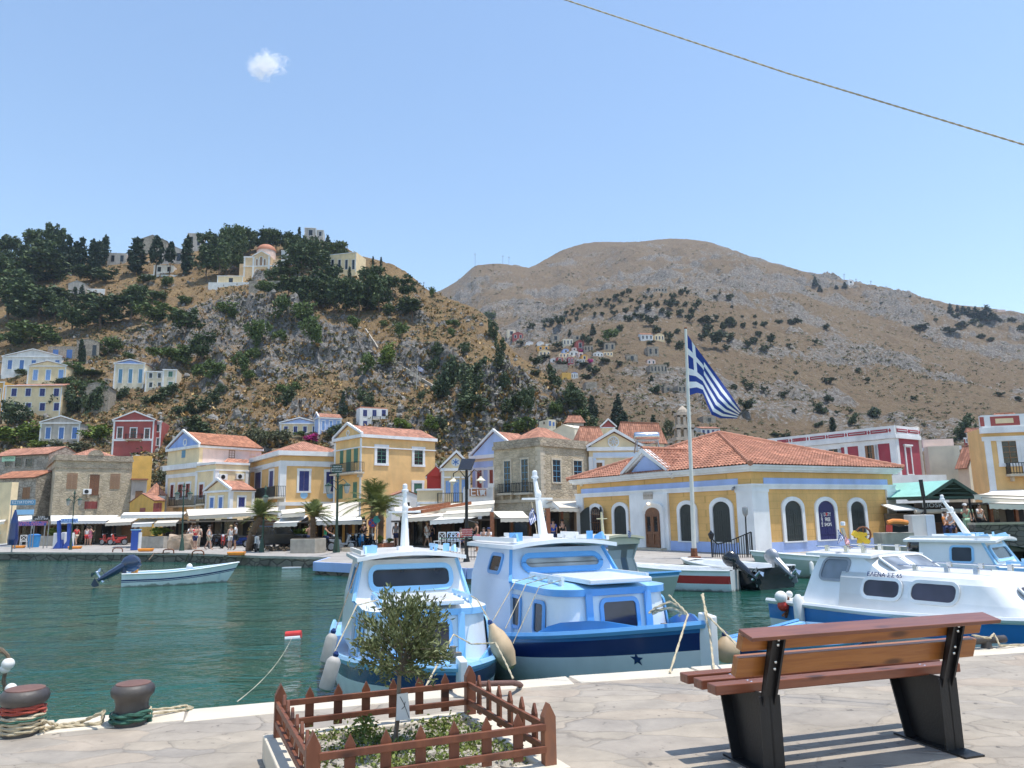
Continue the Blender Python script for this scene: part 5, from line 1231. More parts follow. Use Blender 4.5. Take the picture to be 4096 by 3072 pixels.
plants('beside the blue pediment cottage',B2,[(745,475,390,140)],'bougain');plants('beside the blue pediment cottage',B2,[(640,430,365,110),(350,440,380,130)],'bush')
plants('beside the white three storey house',B2,[(1500,350,260,160),(1570,375,300,120),(1790,375,250,160)],'bright')
plants('above the stone corner house',B3,[(660,410,260,250),(510,390,310,130),(910,250,110,140),(1140,290,190,190)],'bush')
plants('above the stone corner house',B3,[(1210,410,265,190),(1090,200,20,220),(200,250,60,330),(480,250,150,130),(560,190,20,220)],'dark')
plants('behind the harbour roofs',B3,[(1230,250,70,120),(1440,310,110,120),(1760,410,230,100),(1600,420,290,150,'grey'),(1900,410,290,110,'grey'),(1820,490,370,100,'dark')],'conifer')
plants('behind the harbour roofs',B3,[(1472,410,260,100),(1515,410,200,70)],'cypress')
plants('on the mountain shoulder',A3,[(900,640,580),(960,620,570),(1010,590,535),(1030,660,615),(870,720,670),(880,790,730),(980,760,700),(1000,840,760),(930,920,845),(1100,700,645),(1120,810,745),(1180,730,655),(1150,640,600),(1250,700,640),(1200,880,770),(1250,930,850),(1330,680,630),(1390,640,570),(1380,730,640),(1460,600,540),(1510,610,560),(1360,810,740),(1450,780,710),(1540,840,760),(1550,760,700),(1590,730,670),(1610,690,630),(1680,850,770,160),(1760,830,770),(1690,930,830),(1820,920,840),(1890,880,770),(1750,1060,900,200),(1880,1000,900),(1640,990,920),(1430,940,880),(1350,990,900),(1360,1040,980),(1450,1070,980),(1180,570,535),(1880,650,580),(1900,720,685),(1800,600,575),(1690,570,550),(1760,640,600),(1500,560,530),(1590,600,580),(1080,740,700),(1300,760,700),(1420,690,640),(1500,700,650),(1060,790,740),(840,660,620),(930,680,640),(1210,640,600),(1290,620,590)],'far')
plants('along the crest above the valley village',A3,[(170,890,830),(270,850,810),(340,865,780,110),(410,865,760,110),(500,845,800),(560,785,740),(470,775,730),(520,760,720),(620,735,680),(690,720,680),(760,685,625),(650,700,670),(580,740,700),(720,790,750),(560,820,780),(140,900,870),(280,890,850),(820,700,650),(780,780,740),(440,820,780)],'far')
plants('among the valley village houses',A3,[(640,1035,920,120),(760,1075,990,110),(560,1060,1000,120),(280,1165,1105,120),(400,1075,1010,100),(700,1295,1190,130),(800,1195,1130,110),(640,1335,1270,110),(200,1235,1130,110),(210,1305,1230,90),(600,1230,1180,120),(430,1210,1160,110),(920,1220,1170,80),(1200,1030,990,90),(1340,1230,1170,60),(80,1040,980,80)],'far')
plants('among the valley village houses',A3,[(700,945,845,60),(1205,1345,1295,40),(500,950,900,40)],'conifer');plants('among the valley village houses',A3,[(860,1005,900,170)],'bush')
plants('beside the valley houses',A3,[(610,1110,1065,70),(680,1200,1150,60)],'bougain')
plants('below the valley village',A3,[(350,1420,1230,170),(520,1580,1360,210),(370,1620,1500,140),(1230,1455,1380,130),(600,1710,1590,180),(130,1620,1400,160)],'dark');plants('below the valley village',A3,[(690,1640,1460,120),(920,1670,1450,120)],'conifer')
plants('on the slope behind the big flag',A3,[(1920,1420,1360),(2010,1370,1320),(2060,1420,1340),(2030,1625,1500,140),(2180,1450,1390),(1860,1095,1030),(1990,800,770),(2100,800,765),(2180,885,820),(2130,960,900),(2000,885,830),(2050,1065,990),(2100,880,830),(2180,1100,1020),(2090,1020,950)],'far')
plants('high on the bare mountain',A4,[(410,525,435,55),(450,577,515,50),(590,552,515,40),(665,547,490,55)],'conifer')
plants('on the right hand mountain crest',A4,[(1580,765,668,60),(1640,745,685,45),(1690,775,692,80),(1740,785,700,80),(1800,805,695,90),(1900,825,680,130),(1960,825,760,90),(1850,815,740,90)],'conifer')
plants('on the right hand mountainside',A4,[(100,858,800,80),(220,862,795,160),(510,908,855,80),(1330,908,838,160),(1590,942,875,150),(1450,832,795),(1680,882,820,120),(1620,802,750,90),(1780,862,790,100),(1850,892,850),(1910,862,830),(2010,848,810,80),(2100,838,790,100),(1840,977,930,90),(1930,1002,960,80),(780,1268,1222),(860,1363,1312),(520,1365,1300,130),(525,1535,1450,100),(240,1292,1250,60),(130,1485,1420,80),(430,1625,1530,90),(490,1622,1560,90),(920,1645,1560,120),(720,1622,1580),(1250,1522,1475,70),(2010,1483,1440,80),(2160,1515,1470,80),(40,1035,940),(180,1055,1010),(410,1035,985),(230,1620,1575),(600,1640,1600),(1180,850,830),(1560,900,870),(980,690,665),(2200,920,840),(1405,682,665),(1230,628,602),(930,552,536)],'far')
plants('on the slope above the crimson house',B5,[(750,215,120,110),(930,140,50,110),(440,230,180,100),(1730,330,140,210),(450,120,50,110),(1600,370,320,90),(60,310,280,120),(150,320,290,90)],'dark');plants('behind the crimson parapet',B5,[(562,275,140,60)],'cypress')
grow()
def hillhouse(label,reg,x0,yt,x1,yb,wall,roof='gableR',cols=3,rows=1,ped=None,a=10,depth=6,rh=None,rm='roof_tile',shutter='blue_shutter',trim=True,sur='trim_white',ac=None,name='hill_house',cat='house',lx=None):
 p=on_hill2(reg((x0+x1)/2,yb));d=p.y
 if roof=='gableR' and rh is None:rh=.22*(x1-x0)/(reg(1,0)[0]-reg(0,0)[0])**-1*d/FP
 c=atYZ(reg(x0,yt)[0],d,p.z);zb=zof(c.x,d,reg(x0,yb)[1])
 h=house(name,label,cat,reg,(x0,yt),d,zb,a,lx,x1,wall,roof,depth=depth,rh=rh or 1.2,ped=ped,cornice=[(-.02,.25,.18)]if trim else None,pil=.25 if trim else 0,over=.2,roofmat=rm)
 if cols:
  hh=(yb-yt);w_=(x1-x0)
  for r_ in range(rows):
   for k in range(cols):
    xm=x0+w_*(k+.5)/cols+w_*.02;ww=min(w_/cols*.36,hh/rows*.42);y0=yt+hh*(.22+r_)/rows;y1=yt+hh*(.74+r_)/rows
    win(h,h.FR,reg,(xm-ww/2,y0,xm+ww/2,y1),'bk' if not shutter else 'sh',shutter or 'brown_shutter',sur,.13)
 return h
hh=hillhouse
hh('large pale lilac house with wide white pediment and blue shutters on the left slope',A1,25,1352,535,1500,'white_plaster',cols=5,ped='white_plaster',a=6,rh=1.9)
H_=_h=None
for o in[x for x in col.objects if x.get('label','').startswith('large pale lilac')]:pass
hA=hh('pale yellow gabled house with white quoins below the lilac pediment house',A1,245,1432,575,1600,'pale_yellow_plaster',cols=3,a=6,rh=1.2,shutter='light_blue_shutter')
hh('long yellow house with a red mono roof and white edge at the left margin',B1,52,90,540,340,'pale_yellow_plaster','flat',cols=4,rows=2,a=4,depth=4,shutter='navy_shutter')
r_=MB();P0=at_y(B1(60,95),on_hill(B1(300,340)).y-.3);P1=atYZ(B1(545,95)[0],P0.y+.5,P0.z);roofplane(r_,[P0,P1,P1+V((0,4,1.1)),P0+V((0,4,1.1))]);hr=[x for x in col.objects if x.get('label','').startswith('long yellow house')][0];r_.build('roof','roof_tile',hr)
hh('orange house end at the far left edge of the slope',B1,-90,60,42,330,'orange_plaster','flat',cols=1,a=3,depth=4,shutter='brown_shutter')
hh('cream house with a blue triangular pediment and a turquoise door on the left slope',A1,992,1412,1252,1640,'cream_plaster',cols=3,ped='sky_plaster',a=8,rh=.9,shutter='teal_shutter')
hh('low cream terrace block with a red awning right of the blue pediment house',A1,1262,1478,1412,1640,'cream_plaster','flat',cols=2,rows=2,a=10,shutter=None)
hh('small square cream house with green shutters at the end of the terrace',A1,1412,1462,1530,1640,'cream_plaster','flat',cols=1,rows=2,a=14,shutter='green_shutter')
hh('tall ruined stone house on the left slope',A1,665,1215,860,1390,'ruin_stone','gableR',cols=2,rows=1,a=25,trim=False,rh=.8,shutter=None,sur=None,rm='ruin_stone')
hh('low stone ruin with two blue windows beside the tall stone ruin',A1,415,1265,655,1400,'ruin_stone','flat',cols=2,a=5,trim=False,sur=None)
hh('pale lilac cottage with bright blue shutters and worn pediment',B1,352,412,695,600,'grey_plaster',cols=3,a=8,rh=1.2,shutter='blue_shutter',ped='grey_plaster')
hh('roofless grey and red ruin among dark bushes',B1,715,95,945,340,'ruin_stone','gableR',cols=1,rows=2,a=14,trim=False,rh=1.0,shutter=None,sur=None,rm='ruin_stone')
hC=hh('crimson house with white framed windows and white edged pediment on the left slope',B1,985,392,1336,700,'red_plaster',cols=0,ped='red_plaster',a=5,rh=1.5)
for b in((1016,455,1056,545),(1252,465,1290,550)):win(hC,hC.FR,B1,b,'gl','red_wood','trim_white',.16)
win(hC,hC.FR,B1,(1128,460,1178,545),'gl','red_wood','trim_white',.16,name='door');balcony(hC,hC.FR,B1,(1080,508,1220,552),.6)
m_=MB();u0,u1,v0,v1=hC.FR.rect(*B1(985,552),*B1(1336,570));hC.FR.box(m_,0,hC.Lr,v0,v1,0,.08);m_.build('string_course','trim_white',hC.root)
hh('small crimson wing behind the crimson pediment house',B1,1330,400,1398,640,'red_plaster','flat',cols=1,rows=2,a=12,shutter=None)
hh('yellow cottage with a pale blue pediment above the harbour',B2,478,308,808,440,'pale_yellow_plaster','gableR',cols=4,ped='blue_plaster',a=8,rh=.9,shutter='navy_shutter')
hY=[x for x in col.objects if x.get('label','').startswith('yellow cottage with a pale')][0]
hh('pale blue house with red roof behind the yellow cottage',B2,812,255,1008,410,'blue_plaster','gableL',cols=3,a=30,rh=.9,shutter='light_blue_shutter',depth=5,lx=775)
hw=hh('white three storey house with dark blue shutters above the harbour',B2,1165,175,1408,365,'white_plaster','flat',cols=3,rows=2,a=28,trim=False,shutter='navy_shutter',sur=None,lx=1135)
m_=MB();hw.FR.box(m_,.1,hw.Lr-.1,hw.H,hw.H+.3,-4,-.3);m_.build('roof','roof_tile',hw.root);balcony(hw,hw.FR,B2,(1278,248,1346,275),.4)
for lab,x0,yt,x1,yb,w_,rf,c_,r__ in(('pale cottage between the hilltop cypresses',932,455,1090,560,'grey_plaster','flat',2,1),('white gabled cottage behind the bare trunked cypresses',1330,560,1500,640,'white_plaster','flat',2,1),('tall grey white house behind the hilltop cypresses',1390,430,1590,560,'grey_plaster','gableR',2,1),('low white garden wall by the hilltop cypresses',1225,640,1590,672,'white_plaster','flat',0,1),('long ruined stone roof on the hilltop',1190,345,1440,420,'ruin_stone','gableR',0,1),('square stone house on the skyline left of the church wood',1622,285,1745,430,'grey_plaster','flat',2,1),('pale ruined cottage in the pines on the left slope',592,720,735,860,'grey_plaster','gableR',0,1),('small white wall beside the pale ruined cottage',750,765,905,800,'white_plaster','flat',0,1)):
 hh(lab,A1,x0,yt,x1,yb,w_,rf,c_,r__,a=8,trim=False,shutter=None,sur=None,rm='ruin_stone',name='hill_house' if 'wall' not in lab else 'garden_wall',cat='house' if 'wall' not in lab else 'wall',depth=6 if 'wall' not in lab else.5)
hh('long pale yellow school building on the wooded hill',A2,565,482,866,640,'pale_yellow_plaster','flat',cols=5,a=-14,depth=8,shutter=None)
hs=[x for x in col.objects if x.get('label','').startswith('long pale yellow school')][0]
hh('white and pale blue house beside the church',A2,272,452,372,560,'blue_plaster','flat',cols=2,a=8,shutter='teal_shutter',sur=None);hh('white bell wall beside the church',A2,222,435,275,640,'white_plaster','flat',cols=0,a=8,depth=2,name='bell_wall',cat='wall')
hh('rose grey chapel on the hilltop skyline',A2,420,238,520,330,'grey_plaster','flat',cols=1,a=10,shutter=None,sur='trim_white',rm='pink_plaster',name='chapel',cat='chapel');hh('lower wing of the skyline chapel',A2,522,258,586,330,'grey_plaster','flat',cols=1,a=10,shutter=None,sur='trim_white',name='chapel',cat='chapel')
plaster('church_wall',(.80,.60,.38))
d=on_hill2(A1(2130,690)).y
def cz(reg,x,y):return at_y(reg(x,y),d)
c0=cz(A1,2108,560);zb=cz(A1,2108,760).z
t=thing('church','cream church with a red dome and arched windows on the left hill','church',(c0.x,d,zb),world=True)
class HH:pass
hq=HH();hq.root=t;hq.wall=None
X=lambda reg,x:cz(reg,x,560).x;Z=lambda reg,y:cz(reg,100,y).z
x0,x1=X(A1,2108),X(A2,128);xc=X(A2,45);zt=Z(A2,490)
mb=MB();mb.box((x0,d,zb-3),(x1,d+9,zt));mb.box((x1,d+2,zb-3),(X(A2,222),d+9,Z(A2,500)));mb.box((X(A1,2052),d+2,zb-3),(x0,d+8,Z(A1,570)));
gx0,gx1=X(A2,-25),X(A2,120);mb.prism([V((gx0,d-.4,zb)),V((gx1,d-.4,zb)),V((gx1,d-.4,Z(A2,490))),V(((gx0+gx1)/2,d-.4,Z(A2,448))),V((gx0,d-.4,Z(A2,490)))],(0,3,0));mb.build('wall','church_wall',t)
mb=MB();dr_=(X(A2,128)-X(A2,-38))/2;dc=V(((X(A2,128)+X(A2,-38))/2,d+5,0));mb.lathe([(dr_*.97,zt),(dr_*.97,Z(A2,405))],dc,24);mb.build('drum','pink_plaster',t)
mb=MB();zd=Z(A2,405);hd=Z(A2,345)-zd;mb.lathe([(dr_*1.02*math.cos(i*.157),zd+hd*math.sin(i*.157))for i in range(10)]+[(.05,zd+hd)],dc,24);dm=mb.build('dome','old_roof_tile',t,True);dm.data.materials[0]=M['terracotta']
mb=MB();zt2=zd+hd;mb.bar(dc+V((0,0,zt2)),dc+V((0,0,zt2+1.9)),.16);mb.bar(dc+V((-.55,0,zt2+1.3)),dc+V((.55,0,zt2+1.3)),.16);mb.build('cross','black_iron',dm)
Fc=Facade(V((gx0,d-.4,zb)),V((1,0,0)),V((0,-1,0)))
mb=MB()
for xa,xb in((gx0-.1,gx0+.6),(gx1-.6,gx1+.1)):mb.box((xa,d-.5,zb),(xb,d-.39,Z(A2,490)))
mb.box((x0-.2,d-.45,Z(A2,578)),(X(A2,222),d-.02,Z(A2,568)));mb.box((x0-.2,d-.2,Z(A2,497)),(gx0-.1,d-.02,Z(A2,484)))
for e in(gx0-.3,gx1+.3):mb.prism([V((e,d-.7,Z(A2,492))),V(((gx0+gx1)/2,d-.7,Z(A2,449))),V(((gx0+gx1)/2,d-.7,Z(A2,440))),V((e,d-.7,Z(A2,482)))],(0,.3,0))
mb.box((x0-.1,d-.12,zb),(x0+.5,d-.01,zt));mb.build('white_trim','trim_white',t)
def archw(F,u0,u1,v0,v1,mt='dark_glass'):
 fr=MB();A_,B_=arch(u0,u1,v0,v1,(u1-u0)/2,6),arch(u0-.22,u1+.22,v0,v1+.22,(u1-u0)/2+.15,6);k=len(A_)
 for i in range(1,k):j=(i+1)%k;fr.prism([F.P(*A_[i],.0),F.P(*B_[i],.0),F.P(*B_[j],.0),F.P(*A_[j],.0)],F.n*.1)
 w_=fr.build('window','trim_white',t);p=MB();p.prism([F.P(x,y,.0)for x,y in A_],F.n*.04);p.build('pane',mt,w_)
for b in((0,510,16,565),(32,490,56,570),(66,510,84,565)):u0,u1,v0,v1=Fc.rect(*A2(b[0],b[1]),*A2(b[2],b[3]));archw(Fc,u0,u1,v0,v1,'tan_shutter')
for b in((0,600,20,640),(46,602,68,640)):u0,u1,v0,v1=Fc.rect(*A2(b[0],b[1]),*A2(b[2],b[3]));archw(Fc,u0,u1,v0,v1)
F2=Facade(V((x0,d+2-.01,zb)),V((1,0,0)),V((0,-1,0)))
for b in((140,550,158,580),(190,552,206,582)):u0,u1,v0,v1=F2.rect(*A2(b[0],b[1]),*A2(b[2],b[3]));archw(F2,u0,u1,v0,v1,'pale_stone')
hh('low cream annex with white terrace wall left of the church',A1,1880,655,2100,740,'pale_yellow_plaster','flat',cols=1,a=4,shutter=None,sur=None,name='church_annex')
hh('white terrace wall below the church',A1,1800,712,2210,745,'white_plaster','flat',cols=0,a=2,depth=1,name='garden_wall',cat='wall',trim=False)
hh('grey retaining wall under the church terrace',A2,-60,700,430,790,'ruin_stone','flat',cols=0,a=2,depth=1,name='retaining_wall',cat='wall',trim=False)
VV=[('brick red',5,940,95,990,'red_plaster','gableR',2),('white',-40,905,30,965,'cream_plaster','flat',1),('tiny white',122,1012,184,1035,'white_plaster','gableR',0),('tiny white',217,1012,275,1042,'white_plaster','gableR',0),('tiny white',291,1026,340,1048,'white_plaster','flat',0),('beige',220,1046,320,1085,'orange_plaster','flat',2),('pale yellow',232,1090,330,1135,'pale_yellow_plaster','gableR',3),('cream',440,984,525,1045,'cream_plaster','flat',3),('ruined stone',342,945,412,1012,'ruin_stone','flat',1),('ruined stone',527,952,600,1000,'ruin_stone','flat',1),('brick red',557,1004,622,1080,'red_plaster','gableR',1),('rose',515,1062,560,1092,'pink_plaster','gableR',1),('ruined stone',622,1040,702,1095,'ruin_stone','flat',3),('pale blue',440,1074,490,1108,'blue_plaster','gableR',1),('pale yellow',407,1108,495,1148,'pale_yellow_plaster','flat',3),('white',497,1094,570,1135,'white_plaster','gableR',2),('white',572,1100,616,1152,'pink_plaster','flat',1),('pale orange',602,1124,650,1172,'orange_plaster','gableR',1),('brick red',387,1144,440,1192,'red_plaster','flat',1),('white',332,1156,388,1192,'white_plaster','gableR',1),('crimson',482,1144,530,1205,'crimson_plaster','flat',2),('grey',557,1156,630,1212,'grey_plaster','flat',3),('white red roofed',702,1106,788,1138,'white_plaster','gableR',3),('pale yellow',790,1098,870,1132,'pale_yellow_plaster','flat',3),('ruined stone',792,1016,890,1090,'ruin_stone','flat',2),('white red roofed',1112,945,1216,998,'white_plaster','gableL',3),('pale yellow pedimented',1232,948,1314,1005,'pale_yellow_plaster','gableR',3),('ruined stone',1172,1050,1266,1135,'ruin_stone','flat',2),('ruined stone',987,1118,1086,1182,'ruin_stone','flat',1),('rose gabled',1168,1166,1238,1205,'pink_plaster','gableR',2),('ruined stone',1192,1206,1340,1282,'ruin_stone','flat',5),('ochre',432,1276,508,1330,'ochre_plaster','flat',0),('white blue pedimented',512,1280,570,1332,'white_plaster','gableR',3),('reddish ruined',637,1356,735,1425,'ruin_stone','flat',0),('ruined stone',1312,1394,1386,1445,'ruin_stone','flat',1),('ruined stone',1432,1384,1505,1452,'ruin_stone','flat',2),('ruined stone',1232,545,1340,578,'ruin_stone','flat',4),('grey garden walled',340,1205,480,1250,'ruin_stone','flat',0)]
cnt={};tot={}
for v in sorted(VV,key=lambda e:e[1]):tot[v[0]]=tot.get(v[0],0)+1
for v in sorted(VV,key=lambda e:e[1]):
 n=cnt.get(v[0],0);cnt[v[0]]=n+1
 lab=v[0]+' house in the far valley village' if tot[v[0]]==1 else v[0]+' house, '+nth(n,tot[v[0]])+' of its colour in the far valley village'
 st='ruin' in v[5]
 hh(lab,A3,v[1],v[2],v[3],v[4],v[5],v[6],v[7],1,a=6,trim=False,shutter=None,sur=None if st else 'trim_white',depth=6,rm='old_roof_tile' if 'red' in v[0]else 'roof_tile',ped='sky_plaster' if 'blue pedi' in v[0]else None)
hh('white house with blue shutters on the slope above the customs roof',B4,655,245,820,320,'white_plaster','gableL',cols=4,a=8,rh=.7,trim=False,sur=None,shutter='navy_shutter');hh('roofless stone shell on the slope above the customs roof',B4,672,140,782,205,'ruin_stone','flat',cols=1,a=8,trim=False,sur=None,shutter=None)
mat('tower_stone',(.50,.42,.34),.9,.2,1.5,.4,8)
d=104;bx=[at_y(B3(x,400),d).x for x in(1945,2095)];xm=sum(bx)/2;w_=(bx[1]-bx[0])/2;bz=lambda y:at_y(B3(2015,y),d).z
t=thing('bell_tower','tiered pale stone bell tower with arched openings rising behind the customs roof','bell tower',(xm,d,bz(500)),world=True)
mb=MB();tiers=((500,440,1.0),(440,335,.92),(335,225,.78))
for y0,y1,s_ in tiers:
 za,zb_=bz(y0),bz(y1);k=w_*s_
 for sx in(-1,0,1):
  for sy in(-1,1):
   mb.box((xm+sx*k*.8-k*.2,d+sy*k*.8-k*.2,za),(xm+sx*k*.8+k*.2,d+sy*k*.8+k*.2,zb_))
 mb.box((xm-k*.6,d+k*.55,za),(xm+k*.6,d+k*.6,zb_-.3));mb.box((xm-k*1.12,d-k*1.12,zb_-.35),(xm+k*1.12,d+k*1.12,zb_+.1))
 mb.box((xm-k,d-k,zb_-(zb_-za)*.32),(xm+k,d+k,zb_-.3))
mb.lathe([(w_*.62,bz(224)),(w_*.55,bz(195)),(w_*.3,bz(175)),(.1,bz(160))],(xm,d,0),10);mb.build('tower','tower_stone',t)
mb=MB();mb.bar((xm,d,bz(162)),(xm,d,bz(140)),.12);mb.bar((xm-.4,d,bz(150)),(xm+.4,d,bz(150)),.12);mb.build('cross','pole_white',t)
for i,(reg,x,yb,yt,lab)in enumerate(((A2,1893,557,460,'thin mast, leftmost on the far left mountain top'),(A2,2133,555,478,'thin mast, middle one on the far left mountain top'),(A2,2185,560,488,'thin mast, rightmost on the far left mountain top'),(A2,1450,825,708,'wooden pole on the spur skyline'),(A2,1762,885,760,'wooden pole on the lower spur'),(A4,657,490,420,'lattice mast beside the white hut on the mountain ridge'),(A4,760,512,462,'short pole right of the white hut on the ridge'),(A4,888,532,480,'thin pole on the ridge, first right of the hut'),(A4,1020,574,525,'thin pole on the ridge, second right of the hut'))):
 p=on_hill2(reg(x,yb));dd=p.y;q=at_y(reg(x,yt),dd)
 t=thing('mast' if 'mast' in lab else 'pole',lab,'mast' if 'mast' in lab else 'pole',p,world=True);wd=max(.12,dd*.00045);mb=MB();mb.bar(p-V((0,0,1)),q,wd);mb.build('shaft','grey_metal' if 'wood' not in lab else 'bark',t);mb=MB();mb.bar(q-V((wd*3,0,wd*3)),q-V((-wd*3,0,wd*3)),wd);mb.build('crossarm','grey_metal',t)
hh('small white hut on the mountain ridge',A4,690,478,740,512,'white_plaster','gableR',cols=1,a=12,trim=False,shutter=None,sur=None,name='hut',cat='hut');hh('low rose building on the right hand mountain crest',A4,1980,730,2050,752,'pink_plaster','flat',cols=0,a=5,trim=False,name='hut',cat='building')
for seg in([(945,1125),(975,1170),(1010,1225),(1060,1300)],[(1180,1410),(1290,1470),(1400,1540),(1500,1600),(1590,1660),(1700,1740)]):
 mb=MB();P=[]
 for i in range(len(seg)-1):
  for k in range(6):f=k/6;P.append((seg[i][0]+(seg[i+1][0]-seg[i][0])*f,seg[i][1]+(seg[i+1][1]-seg[i][1])*f))
 W=[on_hill(A2(*q))for q in P];W=[w for w in W if w is not None]
 for i in range(len(W)-1):
  if(W[i+1]-W[i]).length<12:mb.bar(W[i]+V((0,0,.1)),W[i+1]+V((0,0,.1)),.35,.9)
 mb.build('path','concrete',kind='structure')
p=on_hill2(A2(1385,1640));dd=p.y;q=at_y(A2(1396,1425),dd);t=thing('flagpole','thin flagpole standing on the rocky spur','flagpole',p,world=True);mb=MB();mb.bar(p-V((0,0,1)),q,.1);mb.build('pole','pole_white',t)
mb=flag('','',([A2(1398,1432),A2(1425,1445),A2(1458,1470)],[A2(1402,1478),A2(1428,1485),A2(1450,1492)]),dd,nu=22,nv=18);o=mb.build('greek_flag',['flag_blue','flag_white'],None,'all');tag(o,'small Greek flag flying on the rocky spur','flag')
g=random.Random(3);sb=MB();rb=MB()
for k in range(5200):
 px,py=g.uniform(0,600),g.uniform(262,500);p=on_hill((px,py))
 if p is None or p.y>330:continue
 if g.random()<.24:
  s_=g.uniform(.15,.75)*(1.5 if g.random()<.1 else 1);mm=Matrix.Rotation(g.uniform(0,6),3,'Z')@Matrix.Rotation(g.uniform(-.5,.5),3,'X');o=len(rb.v)
  rb.ball(p+V((0,0,s_*.2)),(s_*g.uniform(.6,1.3),s_*g.uniform(.6,1.1),s_*g.uniform(.5,1.1)),5,4,M=mm)
  rb.v[o:]=[tuple(V(v)+V((g.uniform(-.2,.2),g.uniform(-.2,.2),g.uniform(-.2,.2)))*s_)for v in rb.v[o:]]
 else:
  s_=g.uniform(.25,.7)
  for j in range(5):
   a=g.uniform(0,6.28);d_=V((math.cos(a),math.sin(a),g.uniform(.6,1.4)))*s_;b=V((-math.sin(a),math.cos(a),0))*s_*.35;sb.add([p-b,p+b,p+d_+b*.6,p+d_-b*.6],[(0,1,2,3)])
sb.build('dry_grass','dry_grass',kind='stuff');mat('loose_rock',(.26,.245,.225),.95,.3,3,.6,9);rb.build('rubble','loose_rock',kind='stuff')
g=random.Random(9);mb=MB()
for k in range(9000):
 px,py=g.uniform(0,1024),g.uniform(250,470);p=on_hill((px,py))
 if p is None:continue
 if vnoise(np.array([p.x/22]),np.array([p.y/22]),5)[0]<(.34 if p.y<340 else.48):continue
 s_=g.uniform(.25,.7)*(1+p.y/420)
 for j in range(9):c=p+V((g.gauss(0,.5),g.gauss(0,.5),g.uniform(.05,.7)))*s_;a=V((g.gauss(0,1),g.gauss(0,1),g.gauss(0,.6))).normalized()*s_*.42;b=a.cross(V((g.gauss(0,1),g.gauss(0,1),g.gauss(0,1)))).normalized()*s_*.28;mb.add([c-a,c+b,c+a,c-b],[(0,1,2,3)])
mb.build('scrub','scrub_leaf',kind='stuff')
class Pl:
 def __init__(s,O,u,v):s.O,s.u,s.v=V(O),V(u).normalized(),V(v).normalized();s.n=s.u.cross(s.v)
 def P(s,a,b,o=0):return s.O+s.u*a+s.v*b+s.n*o
def rrect(u0,u1,v0,v1,r,sk=0,n=4):
 pts=[]
 for cx,cy,a0 in((u1-r,v1-r,0),(u0+r,v1-r,90),(u0+r,v0+r,180),(u1-r,v0+r,270)):
  for i in range(n+1):a=R(a0+90*i/n);pts.append((cx+r*math.cos(a),cy+r*math.sin(a)))
 vm=(v0+v1)/2
 return[(x+sk*(y-vm),y)for x,y in pts]
def rwin(root,F,u0,u1,v0,v1,r,fw,mf,mp,sk=0,name='window',t=.03):
 A,B=rrect(u0,u1,v0,v1,r,sk),rrect(u0-fw,u1+fw,v0-fw,v1+fw,r+fw,sk);k=len(A);mb=MB()
 for i in range(k):
  j=(i+1)%k
  for a_,b_,o0,o1 in((A,B,t,t),(A,A,0,t),(B,B,t,0)):mb.add([F.P(*a_[i],o0 if a_ is not b_ else o0),F.P(*a_[j],o0 if a_ is not b_ else o0),F.P(*b_[j],o1),F.P(*b_[i],o1)],[(0,1,2,3)])
 w_=mb.build(name,mf,root);mb=MB();mb.prism([F.P(x,y,-.01)for x,y in A],F.n*.022);mb.build('pane',mp,w_);return w_
def hull(L,B,zm,zb,zs,stripes,rake=.5,tr=.82,full=2.3,n=26,wl=.80,keel=-.35,mx=.42):
 mb=MB();rows=[]
 def sheer(t):return zm+(zb-zm)*max(0,(t-.3)/.7)**1.5+(zs-zm)*max(0,(.35-t)/.35)**2
 def hb(t):return B/2*(1-(1-tr)*((mx-t)/mx)**2 if t<mx else max(0,1-((t-mx)/(1-mx))**full))
 deps=[0]+[s_[0]for s_ in stripes];ms=[s_[1]for s_ in stripes]
 for i in range(n+1):
  t=1-(1-i/n)**1.35;z0=sheer(t);col_=[]
  zz=[z0-d_ for d_ in deps]+[z0-deps[-1]+(keel-z0+deps[-1])*k/6 for k in range(1,7)]
  for z in zz:
   s_=(z0-z)/(z0-keel);kk=(1-wl)+(.62-(1-wl))*t**3;p_=2.6-1.5*t**2
   y=hb(t)*(1-kk*min(1,s_*1.15)**p_-(1-kk)*max(0,(s_-.62)/.38)**2.2)
   col_.append((t*L-L-rake*(s_**1.1)*t**5,max(0,y),z))
  rows.append(col_)
 m_=len(rows[0]);ms=ms+[len(set(ms))and ms[-1]]*0
 for sgn in(1,-1):
  o=len(mb.v);mb.v+=[(p[0],p[1]*sgn,p[2])for r_ in rows for p in r_]
  for i in range(n):
   for j in range(m_-1):
    f=(o+i*m_+j,o+(i+1)*m_+j,o+(i+1)*m_+j+1,o+i*m_+j+1)
    mb.f.append(f if sgn<0 else f[::-1]);mb.m.append(ms[j]if j<len(ms)else stripes[-1][2]if len(stripes[-1])>2 else ms[-1])
 tp=[V(p)for p in rows[0]];pts=[(p.x,p.y,p.z)for p in tp]+[(p.x,-p.y,p.z)for p in tp[::-1]]
 mb.add(pts,[tuple(range(len(pts)))],ms[-1]if len(stripes[-1])<4 else stripes[-1][3])
 return mb,rows,sheer,hb
def rail(root,rows,mt,r=.05,lift=.0,out=.02,name='gunwale',i0=0):
 mb=MB()
 P=[V((p[0][0],p[0][1]+out,p[0][2]+lift))for p in rows[i0:]];Q=[V((p.x,-p.y,p.z))for p in P]
 mb.tube(P+Q[::-1],r,6);return mb.build(name,mt,root,True)
def deck(root,rows,dz,mt,name='deck',inset=.0):
 mb=MB();mb.grid([[(p[0][0]-.0,max(0,p[0][1]-inset),p[0][2]-dz),(p[0][0],0,p[0][2]-dz+.04*min(1,p[0][1]*2)),(p[0][0],-max(0,p[0][1]-inset),p[0][2]-dz)]for p in rows]);return mb.build(name,mt,root)
